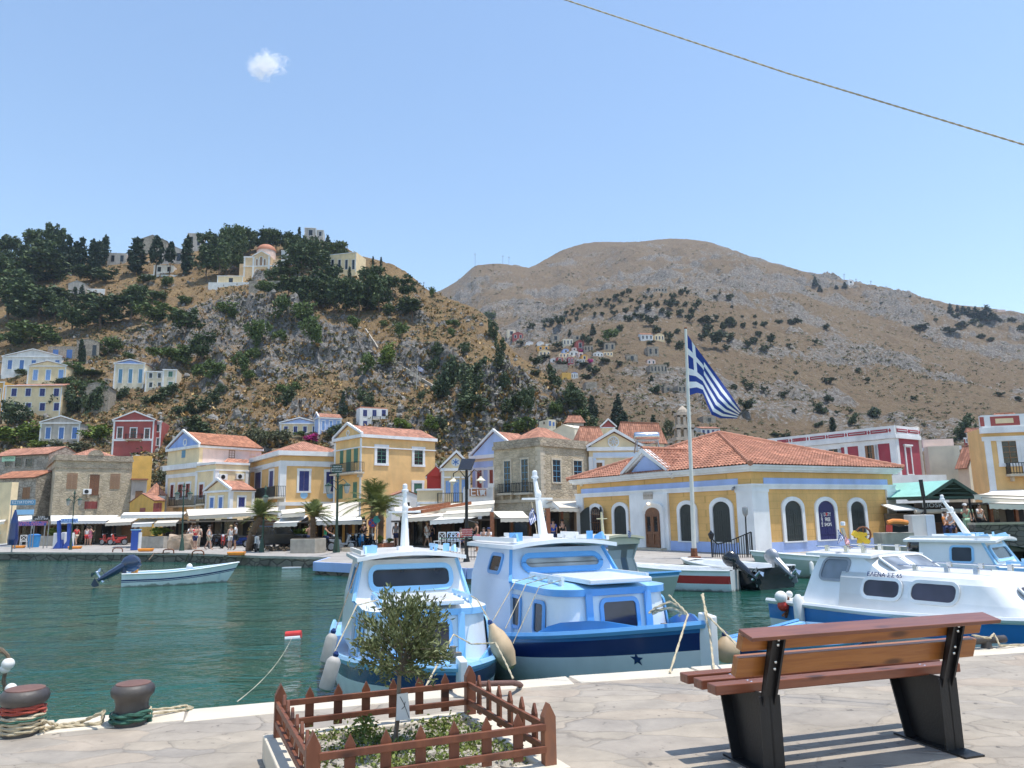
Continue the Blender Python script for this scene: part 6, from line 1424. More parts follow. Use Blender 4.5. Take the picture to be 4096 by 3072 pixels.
def loftcab(root,rings,mt,name,smooth=True,roofm=None,bands=None):
 mb=MB();k=len(rings[0])
 for q,r_ in enumerate(rings[:-1]):
  o=len(mb.v)
  mb.v+=[tuple(p)for p in r_]+[tuple(p)for p in rings[q+1]]
  for i in range(k):mb.f.append((o+i,o+(i+1)%k,o+k+(i+1)%k,o+k+i));mb.m.append(bands[q]if bands else 0)
 mb.poly([tuple(p)for p in rings[-1]],bands[-1]if bands else 0);return mb.build(name,mt,root,smooth)
def outline(xr,xf,wr,wf,r,z,n=6,bulge=.0):
 P=[(xr,wr/2)]
 for i in range(n+1):a=math.pi/2*i/n;P.append((xf-r+r*math.sin(a),wf/2-r+r*math.cos(a)))
 P+=[(xf+bulge,0)]
 Q=[(x,-y)for x,y in P[::-1]if y>1e-6]
 return[V((x,y,z))for x,y in(P+Q)][::-1]
def cabin_boat(label,pos,hd,S=1.0,blueroof=False,rail_m='sky_gloss',wh='white_gloss',navy=.17,dz=0,lean=0,hullm='hull_grey',side2=True,dark=True,L=6.6,zbow=1.12,zroof=2.02):
 t=thing('cabin_boat',label,'boat',(pos[0],pos[1],0),math.atan2(-math.cos(R(hd)),math.sin(R(hd))))
 zb,zm,zs=zbow,.64+dz,.74
 H_,rows,sheer,hb=hull(L,2.5,zm,zb,zs,[(.07,0),(.07+navy,1),(.09+navy,2)],rake=.35,full=2.5)
 H_.build('hull',['mid_blue_gloss' if blueroof else 'blue_gloss','navy_gloss',hullm],t,True);rail(t,rows,rail_m,.045,.01,.035)
 deck(t,rows,.055,rail_m)
 mb=MB();k0=int(len(rows)*.50);rr=rows[k0:-4]
 for sg in(1,-1):
  P=[(p[0][0],sg*p[0][1],p[0][2])for p in rr];bh=[.15*min(1,max(0,(i-.5)/2.0))*min(1,(len(rr)-1-i)/3.5)for i in range(len(rr))]
  mb.slab([P,[(p[0],p[1]-sg*.045*min(1,abs(p[1])*4),p[2]+b_)for p,b_ in zip(P,bh)]],(0,-sg*.03,0))
 mb.build('bulwark','mid_blue_gloss' if blueroof else 'blue_gloss',t,True)
 mb=MB();mb.prism([(.06,-.05,-.4),(.10,-.05,.5),(.12,-.05,zb+.10),(-.10,-.05,zb+.12),(-.10,-.05,-.4)],(0,.10,0));mb.build('stem_post',wh,t,bevel=.015)
 zt=1.40+dz;xf,xr=-1.95,-4.0;tb='sky_gloss' if not blueroof else 'blue_gloss'
 rings=[outline(xr,xf+.10,2.02,1.98,.42,zm-.08),outline(xr,xf+.02,1.86,1.84,.40,zt-.09),outline(xr,xf,1.86,1.84,.40,zt-.085),outline(xr,xf+.06,1.93,1.92,.42,zt-.083),outline(xr,xf+.06,1.93,1.92,.42,zt),outline(xr,xf-.25,1.45,1.4,.35,zt+.045),outline(xr,xf-.6,.7,.6,.2,zt+.06)]
 loftcab(t,rings,[wh,tb,'sky_gloss' if blueroof else wh],'trunk_cabin',True,bands=[0,0,1,1,2,2,2])
 zr=zroof+dz;xw,xe=-3.62,-5.15
 def ring(z,f,w_):return[V((xe,w_/2,z)),V((f,w_/2,z)),V((f,0,z)),V((f,-w_/2,z)),V((xe,-w_/2,z))][::-1]
 wm=wh if not blueroof else 'pale_blue_gloss'
 loftcab(t,[ring(.75,xw+.32,2.08),ring(zt+.02,xw+.18,1.96),ring(zr-.05,xw-.10,1.66)],wm,'wheelhouse',False)
 mb=MB();rw=[]
 for i in range(7):
  x=xe-.35+(xw+.22-xe+.35)*i/6;rw.append([(x+(.05 if i==6 else 0)*(1-(2*j/8-1)**2),-.94+1.88*j/8,zr+.075*(1-(2*j/8-1)**2))for j in range(9)])
 mb.slab(rw,.055);mb.build('wheelhouse_roof',wh,t,True)
 for s_,y_ in((1,.86),(-1,-.86)):
  mb=MB();mb.bar((xe-.2,y_,zr+.07),(xw+.1,y_*.98,zr+.07),.05,.06);mb.build('roof_coaming',wh,t)
 pf=Pl((xw+.20,0,zt+.02),(0,1,0),V((-.28,0,zr-zt-.07)));hgt=zr-zt
 rwin(t,pf,-.66,.66,.17,hgt-.17,.09,.075,tb,'dark_glass' if dark else 'pale_glass',name='windscreen',t=.045)  # pale pane is opaque, bright view through the glass put into its colour
 for s_ in(1,-1):
  a_,b_=V((xw+.12,s_*.98,zt+.02)),V((xw-.1,s_*.83,zr-.05));sv=V((0,s_*-.15,zr-zt-.07));su=V((-s_,0,0));F=Pl(V((xw-.55,s_*.982,zt)),su,sv);rwin(t,F,-.22,.22,.12,hgt-.16,.05,.05,tb,'dark_glass',name='side_window')
  mb=MB();mb.bar((xw+.21,s_*.985,zt),(xw-.085,s_*.835,zr-.06),.05);mb.build('corner_trim',tb,t)
  F=Pl(V((xf-.85,s_*1.0,zm)),V((-s_,0,0)),V((0,-s_*.083,zt-zm)));tv=zt-zm
  for x0 in((-.45,.35)if side2 else(.1,)):rwin(t,F,x0*1-.14,x0+.14,tv*.28,tv*.74,.04,.045,tb,'dark_glass',sk=.08*s_,name='side_window')
 mb=MB();mb.box((xf-1.0,-.50,zt+.06),(xf+.16,.50,zt+.125));mb.build('hatch',wh,t,bevel=.015)
 F=Pl((xf+.105,0,zm-.06),(0,1,0),V((-.09,0,zt-zm)));th=zt-zm
 for y_ in(-.47,.47):mb=MB();mb.prism([F.P(y_-.05,0,0),F.P(y_+.05,0,0),F.P(y_+.05,th,.03),F.P(y_-.05,th,.03)],F.n*.035);mb.build('hatch_runner',tb,t)
 rwin(t,F,-.24,.28,th*.42,th*.86,.05,.055,tb,'tint_glass',name='front_window')
 for s_ in(1,-1):
  mb=MB();y_=s_*.70;mb.bar((xf-.25,y_,zt+.11),(xf-1.35,y_*.97,zt+.11),.05,.055)
  for q in(.3,.65,1.0,1.3):mb.box((xf-q-.05,y_-.02,zt),(xf-q+.05,y_+.02,zt+.09))
  mb.build('grab_rail','sky_gloss' if not blueroof else wh,t)
  mb=MB();mb.prism([(xw-.25,s_*.80,zr+.05),(xw+.1,s_*.80,zr+.05),(xw+.02,s_*.80,zr+.16),(xw-.2,s_*.80,zr+.10)],(0,-s_*.035,0));mb.box((xw-.24,s_*.80-.03*(1+s_)+.0,zr+.05),(xw-.215,s_*.80-s_*.17+.03*(1-s_),zr+.17));mb.build('lamp_screen',tb,t)
  mb=MB();mb.bar((xw-.4,s_*.55,zr+.13),(xw-1.0,s_*.55,zr+.13),.045,.05);mb.bar((xw-.5,s_*.55,zr+.03),(xw-.5,s_*.55,zr+.13),.05);mb.bar((xw-.9,s_*.55,zr+.03),(xw-.9,s_*.55,zr+.13),.05);mb.build('roof_rail',tb if not blueroof else wh,t)
 xm=xw-.62;mb=MB();zt2=zr+1.0;mb.box((xm-.13,-.13,zr+.05),(xm+.13,.13,zr+.13));mb.tube([(xm,0,zr+.1),(xm-lean*.55,0,zr+.62),(xm-lean,0,zt2)],[.085,.055,.035],8)
 mb.prism([(xm-lean*.62-.03,-.30,zr+.66),(xm-lean*.62-.03,.30,zr+.66),(xm-lean*.62+.06,.10,zr+.66),(xm-lean*.62+.06,-.10,zr+.66)],(0,0,.03));mb.ball((xm-lean*.7+.04,0,zr+.74),(.06,.06,.08),8,6);ms_=mb.build('mast',wh,t,True)
 mb=MB();mb.lathe([(.03,zt2-.01),(.065,zt2),(.065,zt2+.03),(.045,zt2+.04),(.045,zt2+.11),(.02,zt2+.13)],(xm-lean,0,0),10);mb.build('mast_light','headlight',ms_)
 mb=MB();mb.box((-1.06,.10,zm+.1),(-.99,.17,zm+.42));mb.box((-1.07,.02,zm+.30),(-.98,.25,zm+.345));mb.build('mooring_bitt','grey_bark',t)
 t.scale=S if hasattr(S,'__len__')else(S,S,S);return t
boat1=cabin_boat('white cabin boat with pale blue window trim, behind the olive tree',(-.60,8.5),17,(.95,.88,1),lean=.02,zbow=.98)
boat2=cabin_boat('larger white and blue cabin boat with navy stripe and blue cabin roof',(2.17,8.85),22,(1.06,.98,1.1),True,'blue_gloss','white_gloss',.18,lean=.28,dark=False,dz=.05,zbow=1.22,zroof=1.90)
boat3=cabin_boat('white cabin boat with blue roof edge behind the long white cruiser',(13.6,15.4),42,(.95,.85,.95),False,'blue_gloss',lean=.5,L=5.6,side2=False,dz=-.06)
def local(o,p):return Matrix.Translation(o.location)@Matrix.Rotation(o.rotation_euler.z,4,'Z')@Matrix.Diagonal((*o.scale,1))@V(p)
def onhull(t,x,z,sgn,pts,nm,L=6.6):
 mb=MB();q=[]
 for a_,b_ in pts:q.append((x+a_,z+b_))
 ob=[c for c in t.children if c.name.startswith('hull')][0];bv=BVHTree.FromPolygons([v.co for v in ob.data.vertices],[p.vertices for p in ob.data.polygons]);r_=[]
 for x_,z_ in q:
  h_=bv.ray_cast(V((x_,sgn*5,z_)),V((0,-sgn,0)))
  if h_[0]is None:return
  r_.append(h_[0]+V((.0,sgn*.006,0)))
 cc=sum(r_,V())/len(r_)
 for i in range(len(r_)):mb.add([cc+V((0,sgn*.003,0)),r_[i],r_[(i+1)%len(r_)]],[(0,1,2)])
 mb.build(nm,'navy_gloss',t)
star=[(.075*(1 if i%2==0 else.42)*math.sin(i*math.pi/5),.075*(1 if i%2==0 else.42)*math.cos(i*math.pi/5))for i in range(10)]
onhull(boat2,-.75,.80,-1,star,'star_mark');onhull(boat2,-.75,.80,1,star,'star_mark')
def outboard(root,x,y,z,col_,tilt=0,S=1.0,name='outboard_motor'):
 mm=Matrix.Translation((x,y,z))@Matrix.Rotation(R(tilt),4,'Y')@Matrix.Scale(S,4);T=lambda p:mm@V(p)
 mb=MB();pr=[(.02,.0),(.15,.02),(.21,.16),(.205,.34),(.16,.46),(.05,.52)];o=len(mb.v);mb.lathe(pr,(0,0,0),12);mb.v[o:]=[tuple(T((p[0]*1.35-.12,p[1]*.85,p[2]+.10+p[0]*.12)))for p in mb.v[o:]]
 c_=mb.build(name,col_,root,True)
 mb=MB()
 for a_,b_,w0,w1 in(((-.16,0,.14),(-.17,0,-.45),.15,.11),((-.17,0,-.45),(-.19,0,-.75),.11,.06)):
  mb.tube([T(a_),T(b_)],[w0*S,w1*S],8)
 mb.prism([T((-.42,-.02,-.47)),T((.02,-.02,-.47)),T((.02,.02,-.47)),T((-.42,.02,-.47))],T((0,0,-.49))-T((0,0,-.47)));mb.bar(T((-.02,-.13,.06)),T((-.02,.13,.06)),.12*S,.2*S)
 mb.prism([T((-.32,.012,-.78)),T((-.02,.012,-.78)),T((-.06,.012,-.95)),T((-.18,.012,-.98))],T((0,-.024,0))-T((0,0,0)));mb.build('leg',col_,c_)
 mb=MB();mb.tube([T((-.48,0,-.66)),T((-.05,0,-.66))],[.035*S,.06*S],8)
 for k in range(3):
  a=2.1*k;d_=V((0,math.cos(a),math.sin(a)));e_=V((.06,-math.sin(a)*.07,math.cos(a)*.07));mb.add([T(V((-.45,0,-.66))-e_*.3),T(V((-.45,0,-.66))+d_*.17-e_),T(V((-.45,0,-.66))+d_*.19+e_),T(V((-.45,0,-.66))+e_*.3)],[(0,1,2,3)])
 mb.build('propeller','steel',c_);return c_
def open_boat(label,pos,hd,L,B,zm,zb,cols,inner,gun,stripes=None,vec=None,zs=None,floor=.12,thw=2,full=2.0,rake=.7,foredeck=.28,tr=.86,motor=None):
 a=math.atan2(vec[1],vec[0])if vec else math.atan2(-math.cos(R(hd)),math.sin(R(hd)))
 t=thing('motor_boat',label,'boat',(pos[0],pos[1],0),a)
 H_,rows,sheer,hb=hull(L,B,zm,zb,zs or zm,stripes or[(.08,0),(.16,1),(.18,2)],rake=rake,full=full,tr=tr)
 pol=len(H_.f)-1;H_.f.pop();H_.m.pop()
 a0=rows[0];pts=[(p[0],p[1],p[2])for p in a0]+[(p[0],-p[1],p[2])for p in a0[::-1]];H_.poly(pts,H_.m[-1]);H_.build('hull',cols,t,True)
 mb=MB();k=int(len(rows)*(1-foredeck));q=[]
 for p in rows[:k+1]:x,y,z=p[0];q.append([(x+.04,y-.02,z),(x+.04,max(.02,y-.13),z),(x+.04,max(.015,y-.2),max(floor,z-.5)),(x+.04,0,floor),(x+.04,-max(.015,y-.2),max(floor,z-.5)),(x+.04,-max(.02,y-.13),z),(x+.04,-y+.02,z)])
 mb.grid(q);x,y,z=rows[0][0];mb.add([(x+.05,y,z-.1),(x+.05,-y,z-.1),(x+.05,-y,floor),(x+.05,y,floor)],[(0,1,2,3)]);mb.build('cockpit',inner,t)
 mb=MB();mb.grid([[(p[0][0],p[0][1],p[0][2]+.005),(p[0][0],0,p[0][2]+.05*min(1,p[0][1]*3)),(p[0][0],-p[0][1],p[0][2]+.005)]for p in rows[k:]]);x,y,z=rows[k][0];mb.add([(x,y,z),(x,-y,z),(x,-y*.8,floor),(x,y*.8,floor)],[(0,1,2,3)]);mb.build('foredeck',inner,t)
 rail(t,rows,gun,.035,.01,.02)
 for i in range(thw):
  r_=rows[int(len(rows)*(.22+.2*i))][0];mb=MB();mb.box((r_[0]-.14,-r_[1]+.15,r_[2]-.22),(r_[0]+.14,r_[1]-.15,r_[2]-.18));mb.build('thwart','white_gloss',t)
 if motor:outboard(t,-L-.02,motor[3]if len(motor)>3 else 0,zm+.05,motor[0],motor[1],motor[2])
 return t
st,bw=at_z(D2(75,1330),0),at_z(D2(1560,1190),0);bow_=V((-12.1,33.6,0));ste=V((-16.25,32.0,0));dv=(bow_-ste)
dng=open_boat('white motor dinghy with blue stripe and tilted dark outboard out on the water',bow_,0,4.5,1.55,.52,.80,['white_gloss','navy_gloss','hull_white'],'sky_gloss','white_gloss',[(.22,0),(.28,1),(.30,0),(.33,1),(.36,2)],vec=dv,motor=('engine_blue',58,1.25))
mb=MB();mb.box((-4.25,.25,.45),(-4.0,.55,.72));mb.build('fuel_can','orange_gloss',dng,bevel=.03)
mb=MB();mb.ball((-2.0,.3,.66),(.13,.13,.16),10,8);mb.build('fender','fender_white',dng,True)
rb_=open_boat('white motor boat with a red side stripe and dark tilted outboard by the customs quay',(5.2,30.4),0,4.7,1.8,.68,.85,['white_gloss','red_gloss','hull_white'],'white_gloss','white_gloss',[(.16,0),(.42,1),(.44,2)],vec=(-.86,.5),motor=('black_gloss',48,.95))
rb_.location=(3.4,28.4,0);
kb=open_boat('white boat with black twin stern and silver tilted outboard',(5.5,31.0),0,4.4,2.1,.72,.85,['white_gloss','black_gloss','black_gloss'],'white_gloss','white_gloss',[(.10,0),(.14,1),(.16,2)],vec=(-.55,.83),motor=('grey_metal',48,.95),tr=.97)
kb.location=(6.5,30.0,0)
gb=open_boat('long white boat with grey green underside lying along the customs quay',(9.2,32.0),0,6.2,1.9,.72,1.05,['white_gloss','white_gloss','hull_green_grey'],'white_gloss','white_gloss',[(.12,0),(.17,1),(.19,2)],vec=(-.93,-.12))
gb.location=(9.4,30.6,0)
for q in(-3.1,-2.0):
 mb=MB();mb.lathe([(.02,-.28),(.085,-.24),(.085,.16),(.03,.24)],(q,-1.02 if False else.98,.42),10);mb.build('fender','fender_white',gb,True)
bb=open_boat('low bright blue open boat between the navy striped boat and the bench',(2.85,10.6),0,5.0,1.6,.52,.85,['blue_gloss','navy_gloss','hull_white'],'sky_gloss','blue_gloss',[(.08,0),(.28,1),(.30,2)],vec=(-.62,-.78))
hb_=open_boat('dark dinghy with red and black outboard moored under the stone bridge',(14.4,27.5),0,4.0,1.6,.6,.75,['white_gloss','navy_gloss','hull_white'],'white_gloss','white_gloss',vec=(.4,-.9),motor=('black_gloss',10,1.5));hb_.location=(16.6,24.6,0)
mb=MB();mb.box((-4.36,-.2,1.05),(-4.1,.2,1.12));mb.build('engine_band','red_gloss',hb_)
kh=open_boat('khaki fishing boat with tall open shelter behind the navy striped boat',(4.0,21.0),0,6.0,2.1,.75,1.05,['blue_gloss','pale_blue_gloss','hull_green_grey'],'mid_blue_gloss','blue_gloss',[(.08,0),(.12,1),(.14,2)],vec=(.55,-.83),thw=0);kh.location=(4.4,20.6,0)
mb=MB();zr=1.92;x0,x1=-3.6,-2.3
for s_ in(1,-1):mb.slab([[(x0,s_*.75,.7),(x0+.05,s_*.62,1.3),(x0-.1,s_*.72,zr)],[(x1,s_*.75,.7),(x1-.15,s_*.62,1.3),(x1+.05,s_*.75,zr)]],(0,-s_*.05,0))
mb.slab([[(x1-.02,-.74,.7),(x1-.17,-.6,1.3),(x1-.12,-.6,1.55)],[(x1-.02,.1,.7),(x1-.17,.1,1.3),(x1-.12,.1,1.55)]],(-.05,0,0));mb.slab([[(x1-.02,.35,.7),(x1-.17,.35,1.3),(x1-.12,.35,1.55)],[(x1-.02,.74,.7),(x1-.17,.6,1.3),(x1-.12,.6,1.55)]],(-.05,0,0));sh=mb.build('shelter','khaki_shade',kh)
mb=MB();mb.slab([[(x0-.3+(x1+.4-x0)*i/4,-.85+1.7*j/6,zr+.09*(1-(j/3-1)**2))for j in range(7)]for i in range(5)],.07);mb.box((x1-.05,-.72,zr-.2),(x1+.02,.72,zr));mb.build('shelter_roof','khaki_gloss',kh,True)
mb=MB();mb.tube([(x0+.5,0,zr),(x0+.45,0,zr+.75)],[.05,.03],8);mb.bar((x0+.47,-.2,zr+.55),(x0+.47,.2,zr+.55),.03);mb.build('mast','khaki_gloss',kh)
el=thing('cabin_cruiser','long white cruiser with navy blue hull band and rounded side windows','boat',(10.2,10.65,0),math.atan2(-math.cos(R(30)),math.sin(R(30))))
L=7.6;H_,rows,sheer,hb=hull(L,2.5,.72,1.0,.72,[(.06,0),(.36,1),(.38,2)],rake=.6,full=2.4,tr=.9);H_.build('hull',['white_gloss','mid_blue_gloss','hull_grey'],el,True);rail(el,rows,'white_gloss',.05,.01,.03);deck(el,rows,.03,'white_gloss')
X=lambda s:s-L
def cabring(x0,x1,w_,r,z):return outline(X(x0),X(x1),w_,w_,r,z,5)
rings=[cabring(1.7,5.45,2.15,.5,.70),cabring(1.7,5.2,2.0,.5,1.0),cabring(1.7,4.85,1.86,.5,1.30),cabring(1.7,4.7,1.74,.48,1.40),cabring(1.7,4.55,1.5,.42,1.45),cabring(1.7,4.2,1.0,.3,1.475)]
loftcab(el,rings,'white_gloss','cabin','all')
mb=MB();mb.box((X(0.05),-1.0,.66),(X(1.2),1.0,.69));mb.build('sole','sky_gloss',el)
def wr(z,xa,xb,w_):return[V((X(xa),w_/2,z)),V((X(xb)-.25,w_/2,z)),V((X(xb),w_/2-.22,z)),V((X(xb)+.05,0,z)),V((X(xb),-w_/2+.22,z)),V((X(xb)-.25,-w_/2,z)),V((X(xa),-w_/2,z))][::-1]
loftcab(el,[wr(.70,.8,3.0,2.1),wr(1.38,1.0,2.85,1.72),wr(1.72,1.15,2.3,1.5)],'white_gloss','wheelhouse',False)
mb=MB();mb.slab([[(X(.85+1.5*i/5),-.84+1.68*j/6,1.74+.05*(1-(j/3-1)**2)-.02*(i/5)**2)for j in range(7)]for i in range(6)],.05);mb.build('wheelhouse_roof','white_gloss',el,True)
for s_ in(1,-1):
 F=Pl(V((X(1.55),s_*.90,1.22)),(-s_,0,0),(0,-s_*.11,.34));rwin(el,F,-.30,.25,.03,.42,.1,.05,'grey_metal','grey_perspex',sk=-.25*s_,name='side_window')
 for xc,wd,sk in((2.6,.36,.1),(3.6,.40,.15)):
  v_=V((0,-s_*.07,.30));F=Pl(V((X(xc),s_*1.006,1.0)),(-s_,0,0),v_);rwin(el,F,-wd,wd,-.01,.29,.11,.06,'hull_grey','tint_glass',sk=sk*-s_,name='side_window')
 a_=V((X(5.07),s_*.5,1.05));F=Pl(a_+V((.22,0,-.02)),(.3*-s_*0+0,1,0),(-.30,0,.33));F=Pl(V((X(5.12),s_*.45,1.05)),(0,1,0),(-.32,0,.30));rwin(el,F,-.26,.26,.03,.34,.08,.05,'hull_grey','tint_glass',name='front_window')
 F=Pl(V((X(2.87),s_*.36,1.38)),(0,1,0),(-.55,0,.34));rwin(el,F,-.30,.30,.04,.56,.09,.05,'hull_grey','grey_perspex',name='windscreen')
 for x0,x1,z0,yy in((2.7,4.4,1.5,.55),(.9,2.2,1.81,.55)):
  mb=MB();mb.tube([(X(x0),s_*yy,z0+.06),(X(x1),s_*yy,z0+.05)],.018,6)
  for q in(.2,.55,.85):xx=x0+(x1-x0)*q;mb.box((X(xx)-.04,s_*yy-.03,z0-.06),(X(xx)+.04,s_*yy+.03,z0+.08))
  mb.build('roof_bar','steel',el)
 mb=MB();mb.tube([(X(5.9),s_*.75,.8),(X(5.92),s_*.75,1.12),(X(6.05),s_*.72,1.2),(X(7.0),s_*.38,1.28),(X(7.4),s_*.08,1.25)],.022,6);mb.build('bow_rail','steel',el,True)
v_=V((0,.06,.14)).normalized();F=Pl(V((X(2.95),-.955,1.30)),(1,0,0),(0,.30,.30));tx=textobj('lettering','ΕΛΕΝΑ ΣΣ 65',.115,'navy_gloss',el)
m3=Matrix(((1,0,0),V((0,.12,.30)).normalized(),V((1,0,0)).cross(V((0,.12,.30)).normalized()))).transposed();tx.matrix_local=Matrix.Translation((X(2.65),-.925,1.385))@m3.to_4x4()
mb=MB();mb.lathe([(.02,-.3),(.10,-.26),(.11,.2),(.04,.3)],(X(.9),-1.25,.62),10);mb.build('fender','fender_white',el,True)
t=thing('park_bench','brown slatted park bench with black steel legs seen from behind','bench',(1.458,4.63,NZ),.296)
for y0,y1 in((.14,.24),(.30,.40),(.47,.57)):
 mb=MB();mb.box((-.25,y0,.428),(1.60,y1,.485));mb.build('seat_slat','bench_wood_skytone',t,bevel=.006)
def plank(yz,x0,x1,nm):
 mb=MB();mb.prism([(x0,y,z)for y,z in yz],(x1-x0,0,0));return mb.build(nm,'bench_wood',t,bevel=.005)
plank([(.010,.548),(.068,.562),(.026,.677),(-.032,.664)],-.19,1.58,'back_plank');plank([(-.063,.705),(-.005,.720),(-.038,.808),(-.098,.793)],-.19,1.575,'back_plank')
c_=plank([(-.185,.778),(-.055,.812),(-.062,.836),(-.195,.802)],-.20,1.62,'top_cap');c_.data.materials[0]=M['bench_wood_skytone']  # cap takes the darker copy, sky reflection on its top put into colour
for x in(-.02,1.30):
 mb=MB();o_=.0;mb.prism([(x+.035,0,0),(x+.035,.32,0),(x+.035,.43,.435),(x+.035,.0,.435)],(.012,0,0))
 for ya,yb in(((0,0),(0,.435)),((.32,0),(.43,.435))):mb.prism([(x-.03,ya[0],ya[1]),(x+.11,ya[0],ya[1]),(x+.11,yb[0],yb[1]),(x-.03,yb[0],yb[1])],(0,.012,0))
 mb.build('leg','black_iron',t)
 mb=MB();mb.box((x-.035,-.14,0),(x+.115,.43,.012));mb.build('foot_plate','black_iron',t)
 mb=MB();d_=V((0,-.165,.44)).normalized()
 for dx in(-.012,.065):mb.prism([(x+dx,-.0,.38),(x+dx,.03,.39),(x+dx,-.105,.79),(x+dx,-.145,.78)],(.014,0,0))
 mb.prism([(x-.012,.028,.39),(x+.079,.028,.39),(x+.079,-.103,.786),(x-.012,-.103,.786)],(0,-.012,-.003));up_=mb.build('back_bracket','black_iron',t)
 for z in(.60,.64,.74,.77):y=.005-(z-.40)*.345;mb=MB();mb.ball((x+.035,y-.012,z),(.009,.006,.009),6,4);mb.build('bolt','steel',up_,True)
 for y in(.17,.21,.33,.37,.40):mb=MB();mb.ball((x+.035,y,.484),(.011,.011,.004),6,4);mb.build('bolt','steel',t,True)
PB=Rg(256,640,1270/320);KZ=NZ+.15
BL,BR,FRc=at_z(PB(92,383),KZ),at_z(PB(850,292),KZ),at_z(PB(1163,492),KZ)
ux=(BR-BL);uy=(FRc-BR);FLc=BL+uy;lx,ly=ux.length,uy.length;ux=ux.normalized();uy=uy.normalized()
t=thing('planter','white stone planter bed enclosed by a low brown picket fence','planter',BL,world=True)
PP=lambda a,b,z:V(((BL+ux*a+uy*b).x,(BL+ux*a+uy*b).y,z))
def pbox(mb,a0,a1,b0,b1,z0,z1):mb.prism([PP(a0,b0,z0),PP(a1,b0,z0),PP(a1,b1,z0),PP(a0,b1,z0)],(0,0,z1-z0))
for a0,a1,b0,b1 in((-.09,lx+.09,-.09,.05),(-.09,lx+.09,ly-.05,ly+.09),(-.09,.05,.052,ly-.052),(lx-.05,lx+.09,.052,ly-.052)):
 mb=MB();pbox(mb,a0,a1,b0,b1,NZ,KZ);mb.build('kerb','coping',t,bevel=.01)
mb=MB();pbox(mb,.05,lx-.05,.05,ly-.05,NZ,KZ-.03);mb.build('soil','white_pebble',t)
t=thing('picket_fence','low brown wooden picket fence around the olive tree bed','fence',BL+V((0,0,.002)),world=True)
def picket(p,dr,w_,th,h_,nm,mt='fence_wood'):
 n=V((dr.y,-dr.x,0));mb=MB();a=dr*w_/2;q=[p-a,p+a,p+a+V((0,0,h_*.78)),p+V((0,0,h_)),p-a+V((0,0,h_*.78))]
 mb.prism([x-n*th/2 for x in q],n*th);return mb.build(nm,mt,t,bevel=.003)
HF=.30
for(A_,dr,L_,k)in((PP(0,0,KZ),ux,lx,7),(PP(0,ly,KZ),ux,lx,7),(PP(0,0,KZ),uy,ly,7),(PP(lx,0,KZ),uy,ly,7)):
 for i in range(1,k):picket(A_+dr*(L_*i/k)+V((0,0,.035)),dr,.055,.018,HF-.05,'picket')
 n=V((dr.y,-dr.x,0))*.021
 for z in(.085,.20):mb=MB();mb.bar(A_+dr*.025+n+V((0,0,z)),A_+dr*(L_-.025)+n+V((0,0,z)),.022,.036);mb.build('rail','fence_wood',t,bevel=.003)
for a,b in((0,0),(lx,0),(0,ly),(lx,ly)):picket(PP(a,b,KZ),ux,.07,.06,HF+.02,'post','fence_wood' if a*b==0 else 'fence_wood_old')
g=random.Random(8);mb=MB();sm=MB()
for k in range(900):
 a,b=g.uniform(.08,lx-.08),g.uniform(.08,ly-.08)
 if vnoise(np.array([a*4.0]),np.array([b*4.0+9]),3)[0]<.42 and g.random()<.8:continue
 p=PP(a,b,KZ-.03);hh_=g.uniform(.02,.10)
 for j in range(g.randint(5,9)):
  d_=V((g.gauss(0,1),g.gauss(0,1),g.gauss(.5,.5))).normalized();c_=p+V((g.gauss(0,.035),g.gauss(0,.035),g.uniform(.01,hh_)));s_=g.uniform(.008,.02);e_=d_.cross(V((g.gauss(0,1),g.gauss(0,1),g.gauss(0,1)))).normalized()
  mb.add([c_-d_*s_,c_+e_*s_*.5,c_+d_*s_,c_-e_*s_*.5],[(0,1,2,3)])
for k in range(14):
 p=PP(lx*.35+g.gauss(0,.06),ly*.32+g.gauss(0,.05),KZ)
 for j in range(8):d_=V((g.gauss(0,1),g.gauss(0,1),g.gauss(.6,.5))).normalized();c_=p+V((g.gauss(0,.02),g.gauss(0,.02),g.uniform(.02,.16)));e_=d_.cross(V((g.gauss(0,1),g.gauss(0,1),g.gauss(0,1)))).normalized();s_=g.uniform(.014,.026);mb.add([c_-d_*s_,c_+e_*s_*.5,c_+d_*s_,c_-e_*s_*.5],[(0,1,2,3)])
mb.build('ground_cover','ground_leaf',kind='stuff')
for k in range(170):
 s_=g.uniform(.012,.05);p=PP(g.uniform(.07,lx-.07),g.uniform(.07,ly-.07),KZ-.03);o=len(sm.v);sm.ball(p+V((0,0,s_*.2)),(s_,s_*g.uniform(.6,1),s_*.5),7,5,M=Matrix.Rotation(g.uniform(0,3),3,'Z'));sm.v[o:]=[tuple(V(v)+V((g.uniform(-1,1),g.uniform(-1,1),g.uniform(-1,1)))*s_*.15)for v in sm.v[o:]]
sm.build('white_stones','white_pebble',kind='stuff')
tc=at_z(PB(545,430),KZ-.02);td=tc.y
t=thing('olive_tree','small olive tree with a round clipped crown in the fenced planter','tree',tc,world=True)
cc=at_y(PB(578,40),td);tp=at_y(PB(568,165),td)
mb=MB();mb.tube([tc-V((0,0,.05)),tc.lerp(tp,.5)+V((.012,0,0)),tp,tp.lerp(cc,.55),cc+V((0,0,.1))],[.016,.014,.013,.010,.004],7)
g=random.Random(12);tips=[]
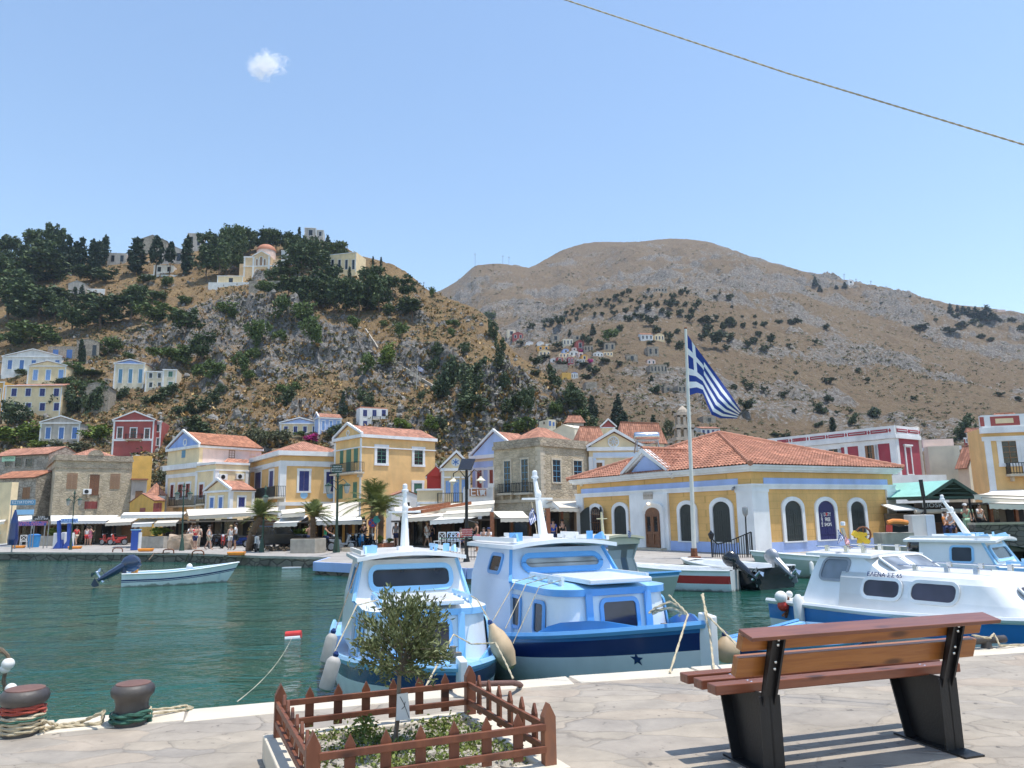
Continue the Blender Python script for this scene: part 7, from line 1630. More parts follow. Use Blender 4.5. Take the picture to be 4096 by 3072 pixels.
for k in range(58):
 a=g.uniform(0,6.28);el=g.uniform(-.75,1.45);d_=V((math.cos(a)*math.cos(el),math.sin(a)*math.cos(el),math.sin(el)));r_=g.uniform(.24,.335)*(1.12 if el>.7 else 1.0)
 s0=tp.lerp(cc,g.uniform(.1,.9));e_=cc+d_*r_+V((0,0,-.02));e_=e_+V((0,0,.03));m_=s0.lerp(e_,.5)+V((g.gauss(0,.02),g.gauss(0,.02),.02));mb.tube([s0,m_,e_],[.0045,.003,.0012],4,caps=False);tips.append((s0,m_,e_))
mb.build('trunk','grey_bark',t)
mb=MB()
for(s0,m_,e_)in tips:
 for rep in range(2):
  for k in range(40):
   f=.25+.75*g.random()**.75;p=(s0.lerp(m_,f*2)if f<.5 else m_.lerp(e_,f*2-1))+V((g.gauss(0,.022),g.gauss(0,.022),g.gauss(0,.022)));ax=(e_-s0).normalized();d_=(ax*.8+V((g.gauss(0,.55),g.gauss(0,.55),g.gauss(.25,.5)))).normalized();w_=d_.cross(V((g.gauss(0,1),g.gauss(0,1),g.gauss(0,1)))).normalized();l_=g.uniform(.028,.050);nn_=d_.cross(w_)*l_*.12
   mb.add([p,p+d_*l_*.5+w_*l_*.17+nn_,p+d_*l_,p+d_*l_*.5-w_*l_*.17+nn_],[(0,1,2,3)])
mb.build('crown','olive_leaf',t)
mb=MB();mb.tube([tc+V((.018,-.012,0)),tc.lerp(tp,.85)+V((.012,-.015,0))],.007,6);mb.build('stake','bark',t)
c4_=[at_y(PB(*q),td-.03)for q in((560,215),(603,209),(612,316),(556,320))];mb=MB();mb.prism(c4_,(0,-.003,0));tg=mb.build('paper_tag','grey_cloth',t);tg.data.materials[0]=M['hull_grey']
mb=MB();P_=lambda x,y:at_y(PB(x,y),td-.036);mb.tube([P_(572,225),P_(590,260),P_(608,310)],.0015,4);mb.tube([P_(592,245),P_(588,265),P_(578,275)],.0018,4);mb.build('tag_string','black_cloth',t)
def rope(name,label,pts,r,mt='rope',cat='rope',sag=0,n=14,group=None):
 P=[]
 for i in range(len(pts)-1):
  a,b=V(pts[i]),V(pts[i+1])
  for k in range(n):f=k/n;P.append(a.lerp(b,f)-V((0,0,sag*4*f*(1-f))))
 P.append(V(pts[-1]));mb=MB();k=8
 for ph in(0,math.pi):
  Q=[]
  for i,p in enumerate(P):
   d_=(P[min(i+1,len(P)-1)]-P[max(0,i-1)]).normalized();a=d_.cross(V((.1,.2,1))).normalized();b=d_.cross(a);th=ph+i*1.1;Q.append(p+(a*math.cos(th)+b*math.sin(th))*r*.45)
  mb.tube(Q,r*.68,5)
 o=mb.build(name,mt,None,True);tag(o,label,cat,group);return o
def bollard(pb,w_px,h_px,label):
 p=at_z(pb,NZ);d_=p.y;R_=w_px/FP*d_/2;h_=h_px/FP*d_;t=thing('mooring_bollard',label,'bollard',p)
 mb=MB();mb.lathe([(R_*.80,-.02),(R_*.80,h_*.12),(R_*.76,h_*.3),(R_*.74,h_*.5),(R_*.80,h_*.62),(R_*.97,h_*.72),(R_,h_*.82),(R_*.95,h_*.90),(R_*.84,h_*.955),(R_*.80,h_*.965)],n=28);mb.build('post','bollard_iron',t,True)
 mb=MB();mb.lathe([(R_*.80,h_*.955),(R_*.79,h_*.985),(R_*.70,h_)],n=28);mb.build('cap','rust_top',t,True);return p,R_,h_
mat('bollard_iron',(.045,.040,.042),.55,.35,9,.35,30,streak=.35);mat('rust_top',(.16,.085,.07),.8,.25,10,.4,40)
b1,R1,h1=bollard(C1(185,1365),42,41.5,'black mooring bollard wound with red and pale ropes at the left edge');b2,R2,h2=bollard(C1(1130,1275),38.5,37,'black mooring bollard with a green rope at its foot, right of the red wound one')
def coil(p,R_,z,r,turns,mt,label,nm='rope'):
 P=[]
 for i in range(int(turns*20)+1):a=i*math.pi/10;P.append(p+V((math.cos(a)*R_,math.sin(a)*R_,z+i/20*r*1.9)))
 o=rope(nm,label,P,r,mt,n=1);return o
coil(b1,R1*.84,h1*.46,.014,2,'red_rope','red rope wound under the head of the left bollard');coil(b1,R1*.84,h1*.04,.016,4.2,'rope','pale rope wound round the foot of the left bollard');coil(b1,R1*.90,h1*.30,.010,1.2,'green_rope','thin green rope round the left bollard')
coil(b2,R2*.86,.015,.020,2,'green_rope','thick green rope round the foot of the right bollard');coil(b2,R2*.84,h2*.22,.013,1.2,'rope','pale rope round the right bollard')
a_=at_z(C1(360,1250),NZ+.10);b_=at_z(C1(880,1180),NZ+.12);rope('rope','pale rope running between the two bollards',[a_,at_z(C1(500,1290),NZ+.03),at_z(C1(700,1262),NZ+.03),b_],.013,n=8);rope('rope','second pale rope lying along the pale kerb between the bollards',[at_z(C1(250,1330),NZ+.02),at_z(C1(560,1300),NZ+.02),at_z(C1(880,1270),NZ+.02),at_z(C1(900,1160),NZ+.1)],.014,n=8)
rope('rope','loop of pale rope lying on the kerb right of the bollards',[at_z(C1(1260,1160),NZ+.06),at_z(C1(1480,1140),NZ+.05),at_z(C1(1600,1118),NZ+.04),at_z(C1(1665,1140),NZ+.02),at_z(C1(1560,1160),NZ+.02),at_z(C1(1270,1195),NZ+.04)],.011,n=6)
mb=MB();P_=[at_z(C3(1290,1628),NZ),at_z(C3(1310,1610),NZ+.06),at_z(C3(1370,1598),NZ+.10),at_z(C3(1600,1588),NZ+.115),at_z(C3(1840,1580),NZ+.10),at_z(C3(1895,1592),NZ+.05),at_z(C3(1910,1605),NZ)]
mb.tube(P_,.024,10);o=mb.build('mooring_hoop','rust_top',None,True);tag(o,'rusty iron mooring hoop on the kerb behind the picket fence','mooring hoop')
p=at_z(Rg(825,550,11.116)(1800,1098),NZ);t=thing('mooring_bollard','low black iron mooring cleat on the kerb right of the bench','bollard',p);mb=MB();mb.lathe([(.06,0),(.05,.05),(.045,.08)],n=12);mb.tube([(-.24,-.06,.09),(.24,.06,.09)],[.04,.04],10);mb.build('post','bollard_iron',t,True);rope('rope','pale rope looped round the black cleat right of the bench',[p+V((-.2,-.1,.16)),p+V((0,-.08,.12)),p+V((.12,.04,.15)),p+V((.1,-.07,.04)),p+V((.5,.1,.02))],.012,n=6)
L1=lambda q:local(boat1,q);L2=lambda q:local(boat2,q)
rope('rope','thin dark rope from the roof corner of the small cabin boat to its hanging fender',[L1((-3.6,-.86,2.02)),at_y(C3(300,1140),10.0)],.007,'dark_rope')
rope('rope','rope from the cabin rail of the small cabin boat down to its grey fender',[L1((-2.3,-.72,1.52)),at_y(C3(490,910),9.9),at_y(C3(300,1310),9.3)],.009,n=8)
rope('rope','rope from the cabin rail of the small cabin boat to the tan fender',[L1((-2.3,.72,1.52)),at_y(C3(1530,860),10.2),at_y(C3(1650,1065),9.9)],.009,n=8)
rope('rope','bow rope of the small cabin boat running down to the quay behind the olive tree',[L1((-1.0,.14,1.2)),at_z(C3(1080,1625),NZ+.02)],.011,n=16);rope('rope','bow rope of the small cabin boat looping over its right gunwale',[L1((-1.0,.14,1.2)),at_y(C3(1480,1245),8.9),at_y(C3(1690,1235),8.9),at_y(C3(1770,1390),8.4),at_z(C3(1840,1540),NZ+.03)],.010,n=8)
for i,(a,b)in enumerate(((-3.35,(1640,1090)),(-2.95,(1775,1110)),(-2.5,(1840,1240)))):rope('rope',['left','middle','right'][i]+' one of three thin ropes down the side of the navy striped boat',[L2((a+.3,-.72,1.55)),L2((a+.1,-.97,1.47)),at_y(C3(*b),10.9-.25*i)],.007,n=8)
rope('rope','coiled pale rope on the bow of the navy striped boat',[at_y(C4(*q),9.4)for q in((1500,980),(1560,930),(1680,880),(1790,930),(1820,990),(1700,930),(1560,955),(1530,985),(1650,935),(1800,960),(1760,1005))],.016,n=5)
rope('rope','pale bow rope of the navy striped boat, left of its white stem',[L2((-.35,-.25,1.5)),at_y(C4(1840,990),8.6),at_z(C4(1684,1490),NZ+.02)],.012);rope('rope','pale bow rope of the navy striped boat, right of its white stem',[L2((-.3,.2,1.5)),at_y(C4(1990,985),8.7),at_y(C4(2030,1150),8.5),at_z(C4(2064,1470),NZ+.02)],.012);rope('rope','brown rope slanting from the navy striped bow towards the bench',[L2((-.2,.1,1.5)),at_y(C4(2010,1000),8.7),at_z(C5(590,430),NZ+.3)],.011)
def fender(label,p0,p1,r,mt,ball=False):
 p0,p1=V(p0),V(p1);d_=(p0-p1);L_=d_.length;mm=d_.to_track_quat('Z','Y').to_matrix();pr=[(.02,0),(r*.7,L_*.03),(r,L_*.1),(r,L_*.86),(r*.7,L_*.95),(.03,L_)]if not ball else[(.02,0),(r*.55,L_*.05),(r*.95,L_*.3),(r,L_*.5),(r*.8,L_*.75),(r*.4,L_*.92),(.04,L_)]
 t=thing('boat_fender',label,'fender',p1);mb=MB();mb.lathe(pr,n=14,M=mm);mb.build('body',mt,t,True);mb=MB();mb.lathe([(.03,L_-.01),(.035,L_+.03),(.015,L_+.06)],n=8,M=mm);mb.build('eye','navy_gloss',t)
fender('upper grey cylinder fender left of the small cabin boat',at_y(C3(285,1150),10.0),at_y(C3(215,1420),10.0),.075,'fender_grey');fender('lower worn cylinder fender left of the small cabin boat',at_y(C3(305,1350),9.2),at_y(C3(215,1655),9.2),.085,'fender_grey')
fender('rounded tan fender between the two cabin boats',at_y(C3(1650,1075),9.7),at_y(C3(1830,1460),9.6),.14,'fender_tan',True);fender('cream fender at the bow of the bright blue open boat',at_y(C5(490,345),9.2),at_y(C5(510,500),9.2),.15,'fender_tan',True)
p=at_y(C1(60,780),6.9);t=thing('float_line','white floats tied on weedy rope at the left picture edge','floats',p,world=True)
for x,y,r_ in((70,760,.052),(45,800,.042),(95,975,.048)):mb=MB();mb.ball(at_y(C1(x,y),6.9),r_,12,8);mb.build('float','fender_white',t,True)
mb=MB();mb.tube([at_y(C1(-60,600),6.9),at_y(C1(20,640),6.9),at_y(C1(70,690),6.9),at_y(C1(60,780),6.9),at_y(C1(30,900),6.9),at_y(C1(60,1040),6.9)],.016,6);mb.tube([at_y(C1(-60,640),6.88),at_y(C1(40,660),6.9),at_y(C1(85,720),6.9)],.014,6);mb.build('weedy_rope','dark_rope',t,True)
p=at_z(C2(322,545),0);t=thing('buoy','red and white canister buoy floating left of the small cabin boat','buoy',p);mb=MB();mb.tube([(-.17,0,.08),(.17,.02,.10)],.085,12);mb.build('can','red_cloth',t);mb=MB();mb.tube([(-.165,-.03,.015),(.165,-.01,.03)],.075,12);mb.build('white_base','white_gloss',t)
rope('rope','thin yellow line from the red canister buoy to the kerb',[p+V((0,-.1,.05)),at_z(C1(2050,1085),NZ-.05)],.004,'pale_stone',sag=.12)
for x,y,r_,mt,lab,rg in((650,1312,.20,'yellow_gloss','yellow ball buoy beside the white motor dinghy',D2),(238,1118,.30,'fender_white','white ball buoy under the far quay wall near the left edge',D1),(790,1150,.22,'fender_white','pale ball buoy under the far quay wall below the fuel pump',D1)):
 q=at_z(rg(x,y+18),0);t=thing('buoy',lab,'buoy',q);mb=MB();mb.ball((0,0,r_*.6),r_,12,8);mb.build('ball',mt,t,True);mb=MB();mb.lathe([(.05,r_*1.5),(.06,r_*1.65),(.03,r_*1.75)],n=8);mb.build('eye','navy_gloss',t)
mb=MB();mb.prism([(0,0,0),(1.0,.1,0),(.95,.4,0),(.05,.3,0)],(0,0,.06));o=mb.build('floating_board','white_gloss');o.location=at_z(D3(440,1120),0.01);tag(o,'small white board floating by the far quay','board')
rope('overhead_rope','pale twisted rope crossing the upper right sky',[at_y(FULL(1180,-14),7.5),at_y(FULL(1700,158),6.6),at_y(FULL(2230,318),5.8)],.008,'rope',n=90)
def skin_mesh(J,E_,Rr):
 me=bpy.data.meshes.new('figure');me.from_pydata([J[k]for k in J],[(list(J).index(a),list(J).index(b))for a,b in E_],[]);o=bpy.data.objects.new('figure',me);col.objects.link(o)
 o.modifiers.new('s','SKIN');sv=me.skin_vertices[0].data
 for i,k in enumerate(J):sv[i].radius=(Rr[k],Rr[k]*(.72 if k in('pel','waist','chest')else 1));sv[i].use_root=(i==0)
 m_=o.modifiers.new('d','SUBSURF');m_.levels=m_.render_levels=1
 bpy.context.view_layer.update();r=bpy.data.meshes.new_from_object(o.evaluated_get(bpy.context.evaluated_depsgraph_get()));bpy.data.objects.remove(o);r.polygons.foreach_set('use_smooth',[True]*len(r.polygons));return r
def pose(kind):
 J=dict(pel=(0,0,.93),waist=(0,0,1.08),chest=(0,.01,1.33),neck=(0,.0,1.48),head=(0,.02,1.60),top=(0,.015,1.70))
 for s,q in(('l',-1),('r',1)):
  st=dict(stand=0,walk=.24*q,ride=0,sit=0)[kind];J['sh'+s]=(.17*q,0,1.41);J['hip'+s]=(.09*q,0,.90)
  if kind in('ride','sit'):J['kn'+s]=(.16*q,.40,.88 if kind=='sit' else.80);J['an'+s]=(.17*q,.42,.42);J['to'+s]=(.17*q,.58,.38)
  else:J['kn'+s]=(.095*q,st*.55+.02,.49);J['an'+s]=(.095*q,st-.04*abs(st)*4,.085+(.05 if st<0 else 0));J['to'+s]=(.10*q,st+.13,.03+(.01 if st<0 else 0))
  el,ha={'stand':((.23*q,.02,1.14),(.20*q,.14,.92)),'walk':((.23*q,-.12*q,1.14),(.22*q,-.06*q+.08,.92)),'ride':((.24*q,.22,1.20),(.27*q,.46,1.10)),'sit':((.23*q,.12,1.14),(.14*q,.34,1.06))}[kind]
  if kind=='stand' and q>0:el,ha=(.24,.10,1.20),(.10,.26,1.32)
  J['el'+s]=el;J['ha'+s]=ha
 return J
RB=dict(pel=.135,waist=.125,chest=.145,neck=.055,head=.092,top=.06,sh=.062,el=.042,ha=.03,hip=.085,kn=.06,an=.04,to=.035)
def rad(k,f=1):return RB[k if k in RB else k[:-1]]*f
FIG={}
for kd in('stand','walk','ride','sit'):
 J=pose(kd);E_=[('pel','waist'),('waist','chest'),('chest','neck'),('neck','head'),('head','top')]
 for s in 'lr':E_+=[('chest','sh'+s),('sh'+s,'el'+s),('el'+s,'ha'+s),('pel','hip'+s),('hip'+s,'kn'+s),('kn'+s,'an'+s),('an'+s,'to'+s)]
 body=skin_mesh(J,E_,{k:rad(k)for k in J})
 bm=bmesh.new();bm.from_mesh(body);mb=MB()
 for s in 'lr':
  h,e=V(J['ha'+s]),V(J['el'+s]);d_=(h-e).normalized();sd=d_.cross(V((0,1,.3))).normalized()
  for i in range(4):p=h+sd*(.018*(i-1.5));L_=(.075,.088,.082,.062)[i];mb.tube([p,p+d_*L_*.6,p+d_*L_+V((0,.015,-.01))],[.010,.009,.006],5)
  p=h-d_*.01-sd*.03;mb.tube([p,p+d_*.03-sd*.02,p+d_*.06-sd*.015],[.011,.010,.007],5)
 mb.ball((0,.115,1.595),(.012,.018,.018),6,4)
 for q in(-1,1):mb.ball((.092*q,.01,1.60),(.01,.018,.028),6,4);mb.ball((.032*q,.098,1.625),.011,6,4)
 mb.ball((0,.102,1.553),(.024,.01,.007),6,4)
 vv=[bm.verts.new(v)for v in mb.v]
 for f in mb.f:bm.faces.new([vv[i]for i in f])
 bm.to_mesh(body);bm.free();FIG[kd,'body']=body
 lerp=lambda a,b,f:tuple(V(J[a]).lerp(V(J[b]),f))
 for nm in('tee','tank'):
  Q={k:J[k]for k in('pel','waist','chest')};e2=[('pel','waist'),('waist','chest')];rr={k:rad(k,1.10)for k in Q}
  for s in 'lr':
   Q['sh'+s]=J['sh'+s];rr['sh'+s]=.072 if nm=='tee' else.05;e2.append(('chest','sh'+s))
   if nm=='tee':Q['sl'+s]=lerp('sh'+s,'el'+s,.62);rr['sl'+s]=.060;e2.append(('sh'+s,'sl'+s))
  FIG[kd,nm]=skin_mesh(Q,e2,rr)
 Q={'pel':J['pel']};e2=[];rr={'pel':rad('pel',1.08)}
 for s in 'lr':Q['hip'+s]=J['hip'+s];Q['th'+s]=lerp('hip'+s,'kn'+s,.75);rr['hip'+s]=.105;rr['th'+s]=.085;e2+=[('pel','hip'+s),('hip'+s,'th'+s)]
 FIG[kd,'shorts']=skin_mesh(Q,e2,rr)
 for s in 'lr':Q['kn'+s]=J['kn'+s];Q['cu'+s]=lerp('kn'+s,'an'+s,.9);rr['kn'+s]=.075;rr['cu'+s]=.062;e2+=[('th'+s,'kn'+s),('kn'+s,'cu'+s)]
 FIG[kd,'trousers']=skin_mesh(Q,e2,rr)
mb=MB();mb.ball((0,-.012,1.645),(.104,.112,.095),12,8);mb.v=[(x,y,max(z,1.575-max(0,y)*-.9))for x,y,z in mb.v];FIG['hair']=(lambda o:(o.data,bpy.data.objects.remove(o))[0])(mb.build('hair','dark_hair',None,'all'))
mb=MB();mb.lathe([(.0,1.75),(.08,1.745),(.11,1.70),(.118,1.645)],n=14);mb.prism([(-.09,.08,1.65),(.09,.08,1.65),(.06,.2,1.64),(-.06,.2,1.64)],(0,0,.012));FIG['cap']=(lambda o:(o.data,bpy.data.objects.remove(o))[0])(mb.build('cap','white_cloth',None,'all'))
mb=MB();mb.lathe([(.0,1.77),(.09,1.765),(.11,1.69),(.20,1.67),(.20,1.66),(.11,1.66)],n=16);FIG['hat']=(lambda o:(o.data,bpy.data.objects.remove(o))[0])(mb.build('hat','white_cloth',None,'all'))
def fig_part(me,nm,mt,root):
 o=bpy.data.objects.new(nm,me);col.objects.link(o);o.parent=root
 if not me.materials:me.materials.append(M[mt])
 o.material_slots[0].link='OBJECT';o.material_slots[0].material=M[mt];return o
def person(label,at,rz,kind='stand',top='tee',topm='white_cloth',bot='shorts',botm='khaki_cloth',head='hair',headm='dark_hair',sk='skin',S=1.0,zoff=0):
 t=thing('person',label,'person',at+V((0,0,zoff)),R(rz));t.scale=(S,)*3
 fig_part(FIG[kind,'body'],'body',sk,t);fig_part(FIG[kind,top],'shirt',topm,t);fig_part(FIG[kind,bot],bot,botm,t);fig_part(FIG['hair'],'hair',headm if head=='hair' else 'dark_hair',t)
 if head!='hair':fig_part(FIG[head],head,headm,t)
 return t
def G(rg,x,y,z=QZ):return at_z(rg(x,y),z)
for a in[('person in a red shirt walking by the fuel pump',G(D1,1045,975),60,'walk','tee','red_cloth','shorts','beige_cloth'),('person in a red skirt and white top standing before the white awning',G(D1,1190,975),20,'stand','tank','white_cloth','shorts','red_cloth'),('person in pale red dress beside the white topped one',G(D1,1240,975),-30,'stand','tank','pink_cloth','shorts','pink_cloth'),('person in white shirt behind the boulder',G(D2,900,840),200,'stand','tee','white_cloth','shorts','khaki_cloth'),('person in red top and navy shorts beside the boulder',G(D2,960,860),250,'stand','tee','red_cloth','shorts','navy_cloth'),('person in beige walking behind the red topped one',G(D2,1005,840),210,'walk','tee','beige_cloth','trousers','beige_cloth'),('person in grey vest, long shorts and white cap striding along the quay',G(D2,1150,862),280,'walk','tank','white_cloth','shorts','khaki_cloth','cap'),('person in a white dress raising an arm by the leaning palm',G(D2,1450,862),60,'stand','tank','white_cloth','shorts','white_cloth','hair','fair_hair'),('tall person in white shirt and black shorts facing the white dress',G(D2,1520,862),100,'stand','tee','white_cloth','shorts','black_cloth','hair','dark_hair','tan_skin',1.08),('child in white behind the boulder',G(D2,825,800),180,'stand','tee','white_cloth','shorts','khaki_cloth','hair','fair_hair','skin',.75),('person in dark clothes leaning by the blue service pillar',G(D1,1850,1000),180,'stand','tee','black_cloth','trousers','black_cloth'),('person with bare back and navy shorts sitting behind the concrete planter',G(D3,815,860),200,'stand','tank','skin','shorts','navy_cloth','hair','grey_hair','skin'),('person in a white sun hat beside the green vest rider',G(D3,1110,830),180,'stand','tee','black_cloth','trousers','navy_cloth','hat','white_cloth'),('person in beige cap among the parked motorbikes',G(D3,1570,830),170,'stand','tee','black_cloth','trousers','black_cloth','cap','beige_cloth'),('person with grey backpack shirt and beige cap by the terracotta pots',G(D3,2015,825),10,'stand','tee','grey_cloth','shorts','navy_cloth','cap','beige_cloth'),('fair haired person in a long white shirt by the cafe tables',G(D4,375,1000),250,'walk','tee','white_cloth','shorts','white_cloth','hair','fair_hair'),('person in black behind the long white shirt',G(D4,425,985),230,'walk','tee','black_cloth','shorts','navy_cloth'),('long haired person in black top and pink shorts behind the railing',G(D4,1065,1060),110,'stand','tank','black_cloth','shorts','pink_cloth','hair','dark_hair','tan_skin'),('person in dark hat and black shirt by the green column',G(D4,85,990),160,'stand','tee','black_cloth','shorts','grey_cloth','hat','grey_cloth'),('person in a blue shirt in the shade left of the customs house',G(D4,2125,1000),180,'stand','tee','blue_cloth','trousers','navy_cloth','cap','black_cloth'),('person in white at the cafe edge beside the blue shirt',G(D4,2030,1000),150,'stand','tee','white_cloth','shorts','grey_cloth'),('person in black cap and shirt right of the blue shirt',G(B3,975,1380),200,'stand','tee','black_cloth','trousers','black_cloth','cap','black_cloth'),('person in purple sleeves and white vest behind the bridge wall',at_y(D5(1640,860),40),200,'stand','tee','white_cloth','trousers','black_cloth'),('person in pale green by the kiosk post',at_y(D5(1440,860),40),170,'stand','tee','pale_green_cloth','trousers','pale_green_cloth','cap','white_cloth'),('person in a second pale green shirt behind the kiosk post',at_y(D5(1490,850),41),190,'stand','tee','pale_green_cloth','shorts','grey_cloth','cap','black_cloth'),('person in a white shirt seated in the kiosk shade',at_y(D5(1230,860),39),120,'sit','tee','white_cloth','trousers','navy_cloth'),('person in an orange top seated in the kiosk shade',at_y(D5(1155,860),39.5),200,'sit','tee','orange_cloth','shorts','navy_cloth'),('diner in white with a dark cap at the right end of the railing',G(D4,1230,1030),150,'sit','tee','white_cloth','shorts','navy_cloth','cap','navy_cloth'),('diner in red left of the red notice',G(D4,840,1030),200,'sit','tee','red_cloth','shorts','navy_cloth'),('diner in grey beside the white shirted diner',G(D4,1160,1025),180,'sit','tee','grey_cloth','shorts','navy_cloth')]:
 p=person(*a)
 if 'sit' in a:p.location.z=max(QZ-.40,p.location.z-.4)
 if p.location.z>QZ+.6:p.location.z=.95
def motorbike(bodym,seatm='rubber'):
 t=thing('motorbike','motorbike','motorbike')
 for y in(-.62,.62):
  mb=MB();mb.tube([(0,y+.27*math.cos(a*.3927),.29+.27*math.sin(a*.3927))for a in range(16)],.05,6,closed=True);w_=mb.build('wheel','rubber',t,True);mb=MB();mb.lathe([(.02,-.03),(.2,-.02),(.2,.02),(.02,.03)],(0,y,.29),12,M=Matrix.Rotation(R(90),3,'Y'));mb.build('rim','grey_metal',w_)
 mb=MB();mb.prism([(-.14,-.75,.62),(-.14,.1,.35),(-.14,.38,.36),(-.14,.52,.95),(-.14,.40,.98),(-.14,.28,.50),(-.14,.02,.50),(-.14,-.05,.72),(-.14,-.80,.76)],(.28,0,0));mb.box((-.10,-.3,.22),(.10,.15,.45));mb.prism([(-.07,.36,.62),(-.07,.9,.60),(-.07,.92,.56),(-.07,.45,.5)],(.14,0,0));mb.build('body',bodym,t,bevel=.03)
 mb=MB();mb.box((-.13,-.78,.765),(.13,.02,.86));mb.build('seat',seatm,t,bevel=.03)
 mb=MB();mb.tube([(0,.62,.29),(0,.46,1.0)],.035,6);mb.tube([(-.33,.36,1.06),(-.1,.46,1.02),(.1,.46,1.02),(.33,.36,1.06)],.018,6);mb.build('fork','grey_metal',t);mb=MB();mb.ball((0,.55,.93),(.09,.07,.09),8,6);mb.build('headlight','headlight',t,True)
 for q in(-.3,.3):mb=MB();mb.bar((q,.38,1.06),(q*1.15,.38,1.2),.014);mb.ball((q*1.2,.38,1.23),(.06,.015,.04),6,4);mb.build('mirror','rubber',t)
 return t
B0=motorbike('black_gloss');B0.location=G(D3,1035,872);B0.rotation_euler.z=R(-80);B0['label']='black scooter ridden by the person in the green vest';B0['group']='two wheelers on the quay'
person('person in a green vest riding the black scooter',B0.location.copy(),-80,'ride','tank','green_cloth','shorts','navy_cloth','hair','grey_hair','tan_skin',1,-.04)
for(rg,x,y,rz,mt,lab)in((D3,1260,875,-70,'grey_metal','silver scooter parked right of the tall green lamp post'),(D3,1430,850,-150,'black_gloss','black motorbike, left one of the parked row by the palms'),(D3,1530,855,-160,'blue_plastic','motorbike with a bright blue tank in the parked row'),(D3,1640,850,-140,'black_gloss','black motorbike at the right end of the parked row'),(D2,1260,840,160,'black_gloss','dark motorbike behind the striding person in grey vest'),(D2,1350,840,200,'red_gloss','dark red scooter left of the white dress'),(D2,1560,830,120,'navy_gloss','navy scooter right of the tall person in white'),(D2,1840,885,185,'white_gloss','white scooter seen head on beside the leaning palm'),(D1,1490,970,80,'red_gloss','red quad like motorbike, left of two before the grey awning'),(D1,1620,970,95,'red_gloss','red motorbike, right of two before the grey awning'),(D2,690,780,90,'black_gloss','dark scooter in the shade behind the boulder')):
 c=dup(B0,G(rg,x,y),R(rz),lab)
 for ch in c.children:
  if ch.name.startswith('body'):ch.data=ch.data.copy();ch.data.materials[0]=M[mt]
t=thing('car','black off-road car parked behind the rope pile and concrete planter','car',G(D3,390,862),R(205))
mb=MB();prof=[(-2.0,.35),(-2.02,.75),(-1.95,1.0),(-.95,1.05),(-.45,1.62),(1.85,1.66),(1.98,1.0),(2.0,.4)];o=0;mb.prism([(x,-.85,z)for x,z in prof],(0,1.7,0));mb.build('body','black_gloss',t,bevel=.07)
for s_ in(-1,1):
 for x0,x1 in((-.75,.35),(.45,1.6)):mb=MB();mb.prism([(x0+(.0 if x0>0 else-.05),s_*.855,1.08),(x1,s_*.855,1.08),(x1,s_*.855,1.52),(x0+(.0 if x0>0 else.32),s_*.855,1.52)],(0,s_*.01,0));mb.build('window','dark_glass',t)
 for x in(-1.3,1.3):mb=MB();mb.lathe([(.2,-.1),(.33,-.1),(.35,0),(.33,.1),(.2,.1)],(x,s_*.80,.35),16,M=Matrix.Rotation(R(90),3,'X'));w_=mb.build('wheel','rubber',t);mb=MB();mb.lathe([(.0,-.11),(.2,-.105),(.2,.105),(0,.11)],(x,s_*.80,.35),12,M=Matrix.Rotation(R(90),3,'X'));mb.build('rim','steel',w_)
 mb=MB();mb.box((1.985,s_*.6-.12,.85),(2.01,s_*.6+.12,1.0));mb.build('tail_light','red_gloss',t)
mb=MB();mb.box((1.99,-.26,.6),(2.015,.26,.72));mb.build('number_plate','white_gloss',t);mb=MB();mb.box((1.90,-.65,1.1),(1.97,.65,1.5));mb.build('rear_window','dark_glass',t)
def awning(reg,q,db,df,mt,label,val=.28,nm='awning'):
 bl,br,fr,fl=[at_y(reg(*p),d_)for p,d_ in zip(q,(db,db,df,df))]
 t=thing(nm,label,nm.split('_')[-1],fl,world=True);mb=MB();n=10;rows=[]
 for i in range(5):
  f=i/4;a,b=bl.lerp(fl,f),br.lerp(fr,f);rows.append([a.lerp(b,j/n)-V((0,0,.05*math.sin(math.pi*f)))for j in range(n+1)])
 mb.slab(rows,.03);mb.build('canopy',mt,t,True)
 if val:
  mb=MB();k=max(6,int((fr-fl).length/.16));P_=[fl.lerp(fr,j/k)for j in range(k+1)];mb.slab([P_,[p-V((0,0,val-(.035 if j%2 else 0)))for j,p in enumerate(P_)]],(0,.02,0));mb.build('valance',mt,t)
 for p,b in((fl,bl),(fr,br)):mb=MB();mb.bar(p-V((0,-.05,.02)),b-V((0,.05,.45)),.05);mb.build('arm','grey_metal',t)
def shopfront(reg,x0,x1,yt,d,label,post='dark_timber',n=4):
 a,b=atYZ(reg(x0,0)[0],d,QZ),atYZ(reg(x1,0)[0],d,QZ);zt=at_y(reg((x0+x1)/2,yt),d).z
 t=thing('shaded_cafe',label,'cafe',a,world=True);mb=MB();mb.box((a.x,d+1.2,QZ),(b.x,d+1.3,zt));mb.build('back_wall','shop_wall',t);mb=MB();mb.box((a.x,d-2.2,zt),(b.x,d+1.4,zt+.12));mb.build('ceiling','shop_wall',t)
 W=b.x-a.x
 for i in range(n):x=a.x+W*(i+.5)/n;mb=MB();mb.box((x-W/n*.36,d+1.17,QZ),(x+W/n*.36,d+1.195,QZ+2.2));mb.build('doorway',('interior_shade','dark_glass','interior_shade','brown_shutter')[i%4],t)  # flat panels; the near-black ones stand in for shaded rooms
 for i in range(n+1):x=a.x+W*i/n;mb=MB();mb.box((x-.08,d-.08,QZ),(x+.08,d+.08,zt));mb.build('post',post,t)
mat('shop_wall',(.20,.16,.12),.9,.3,2)  # wall colour darkened, carries the shade under the awnings
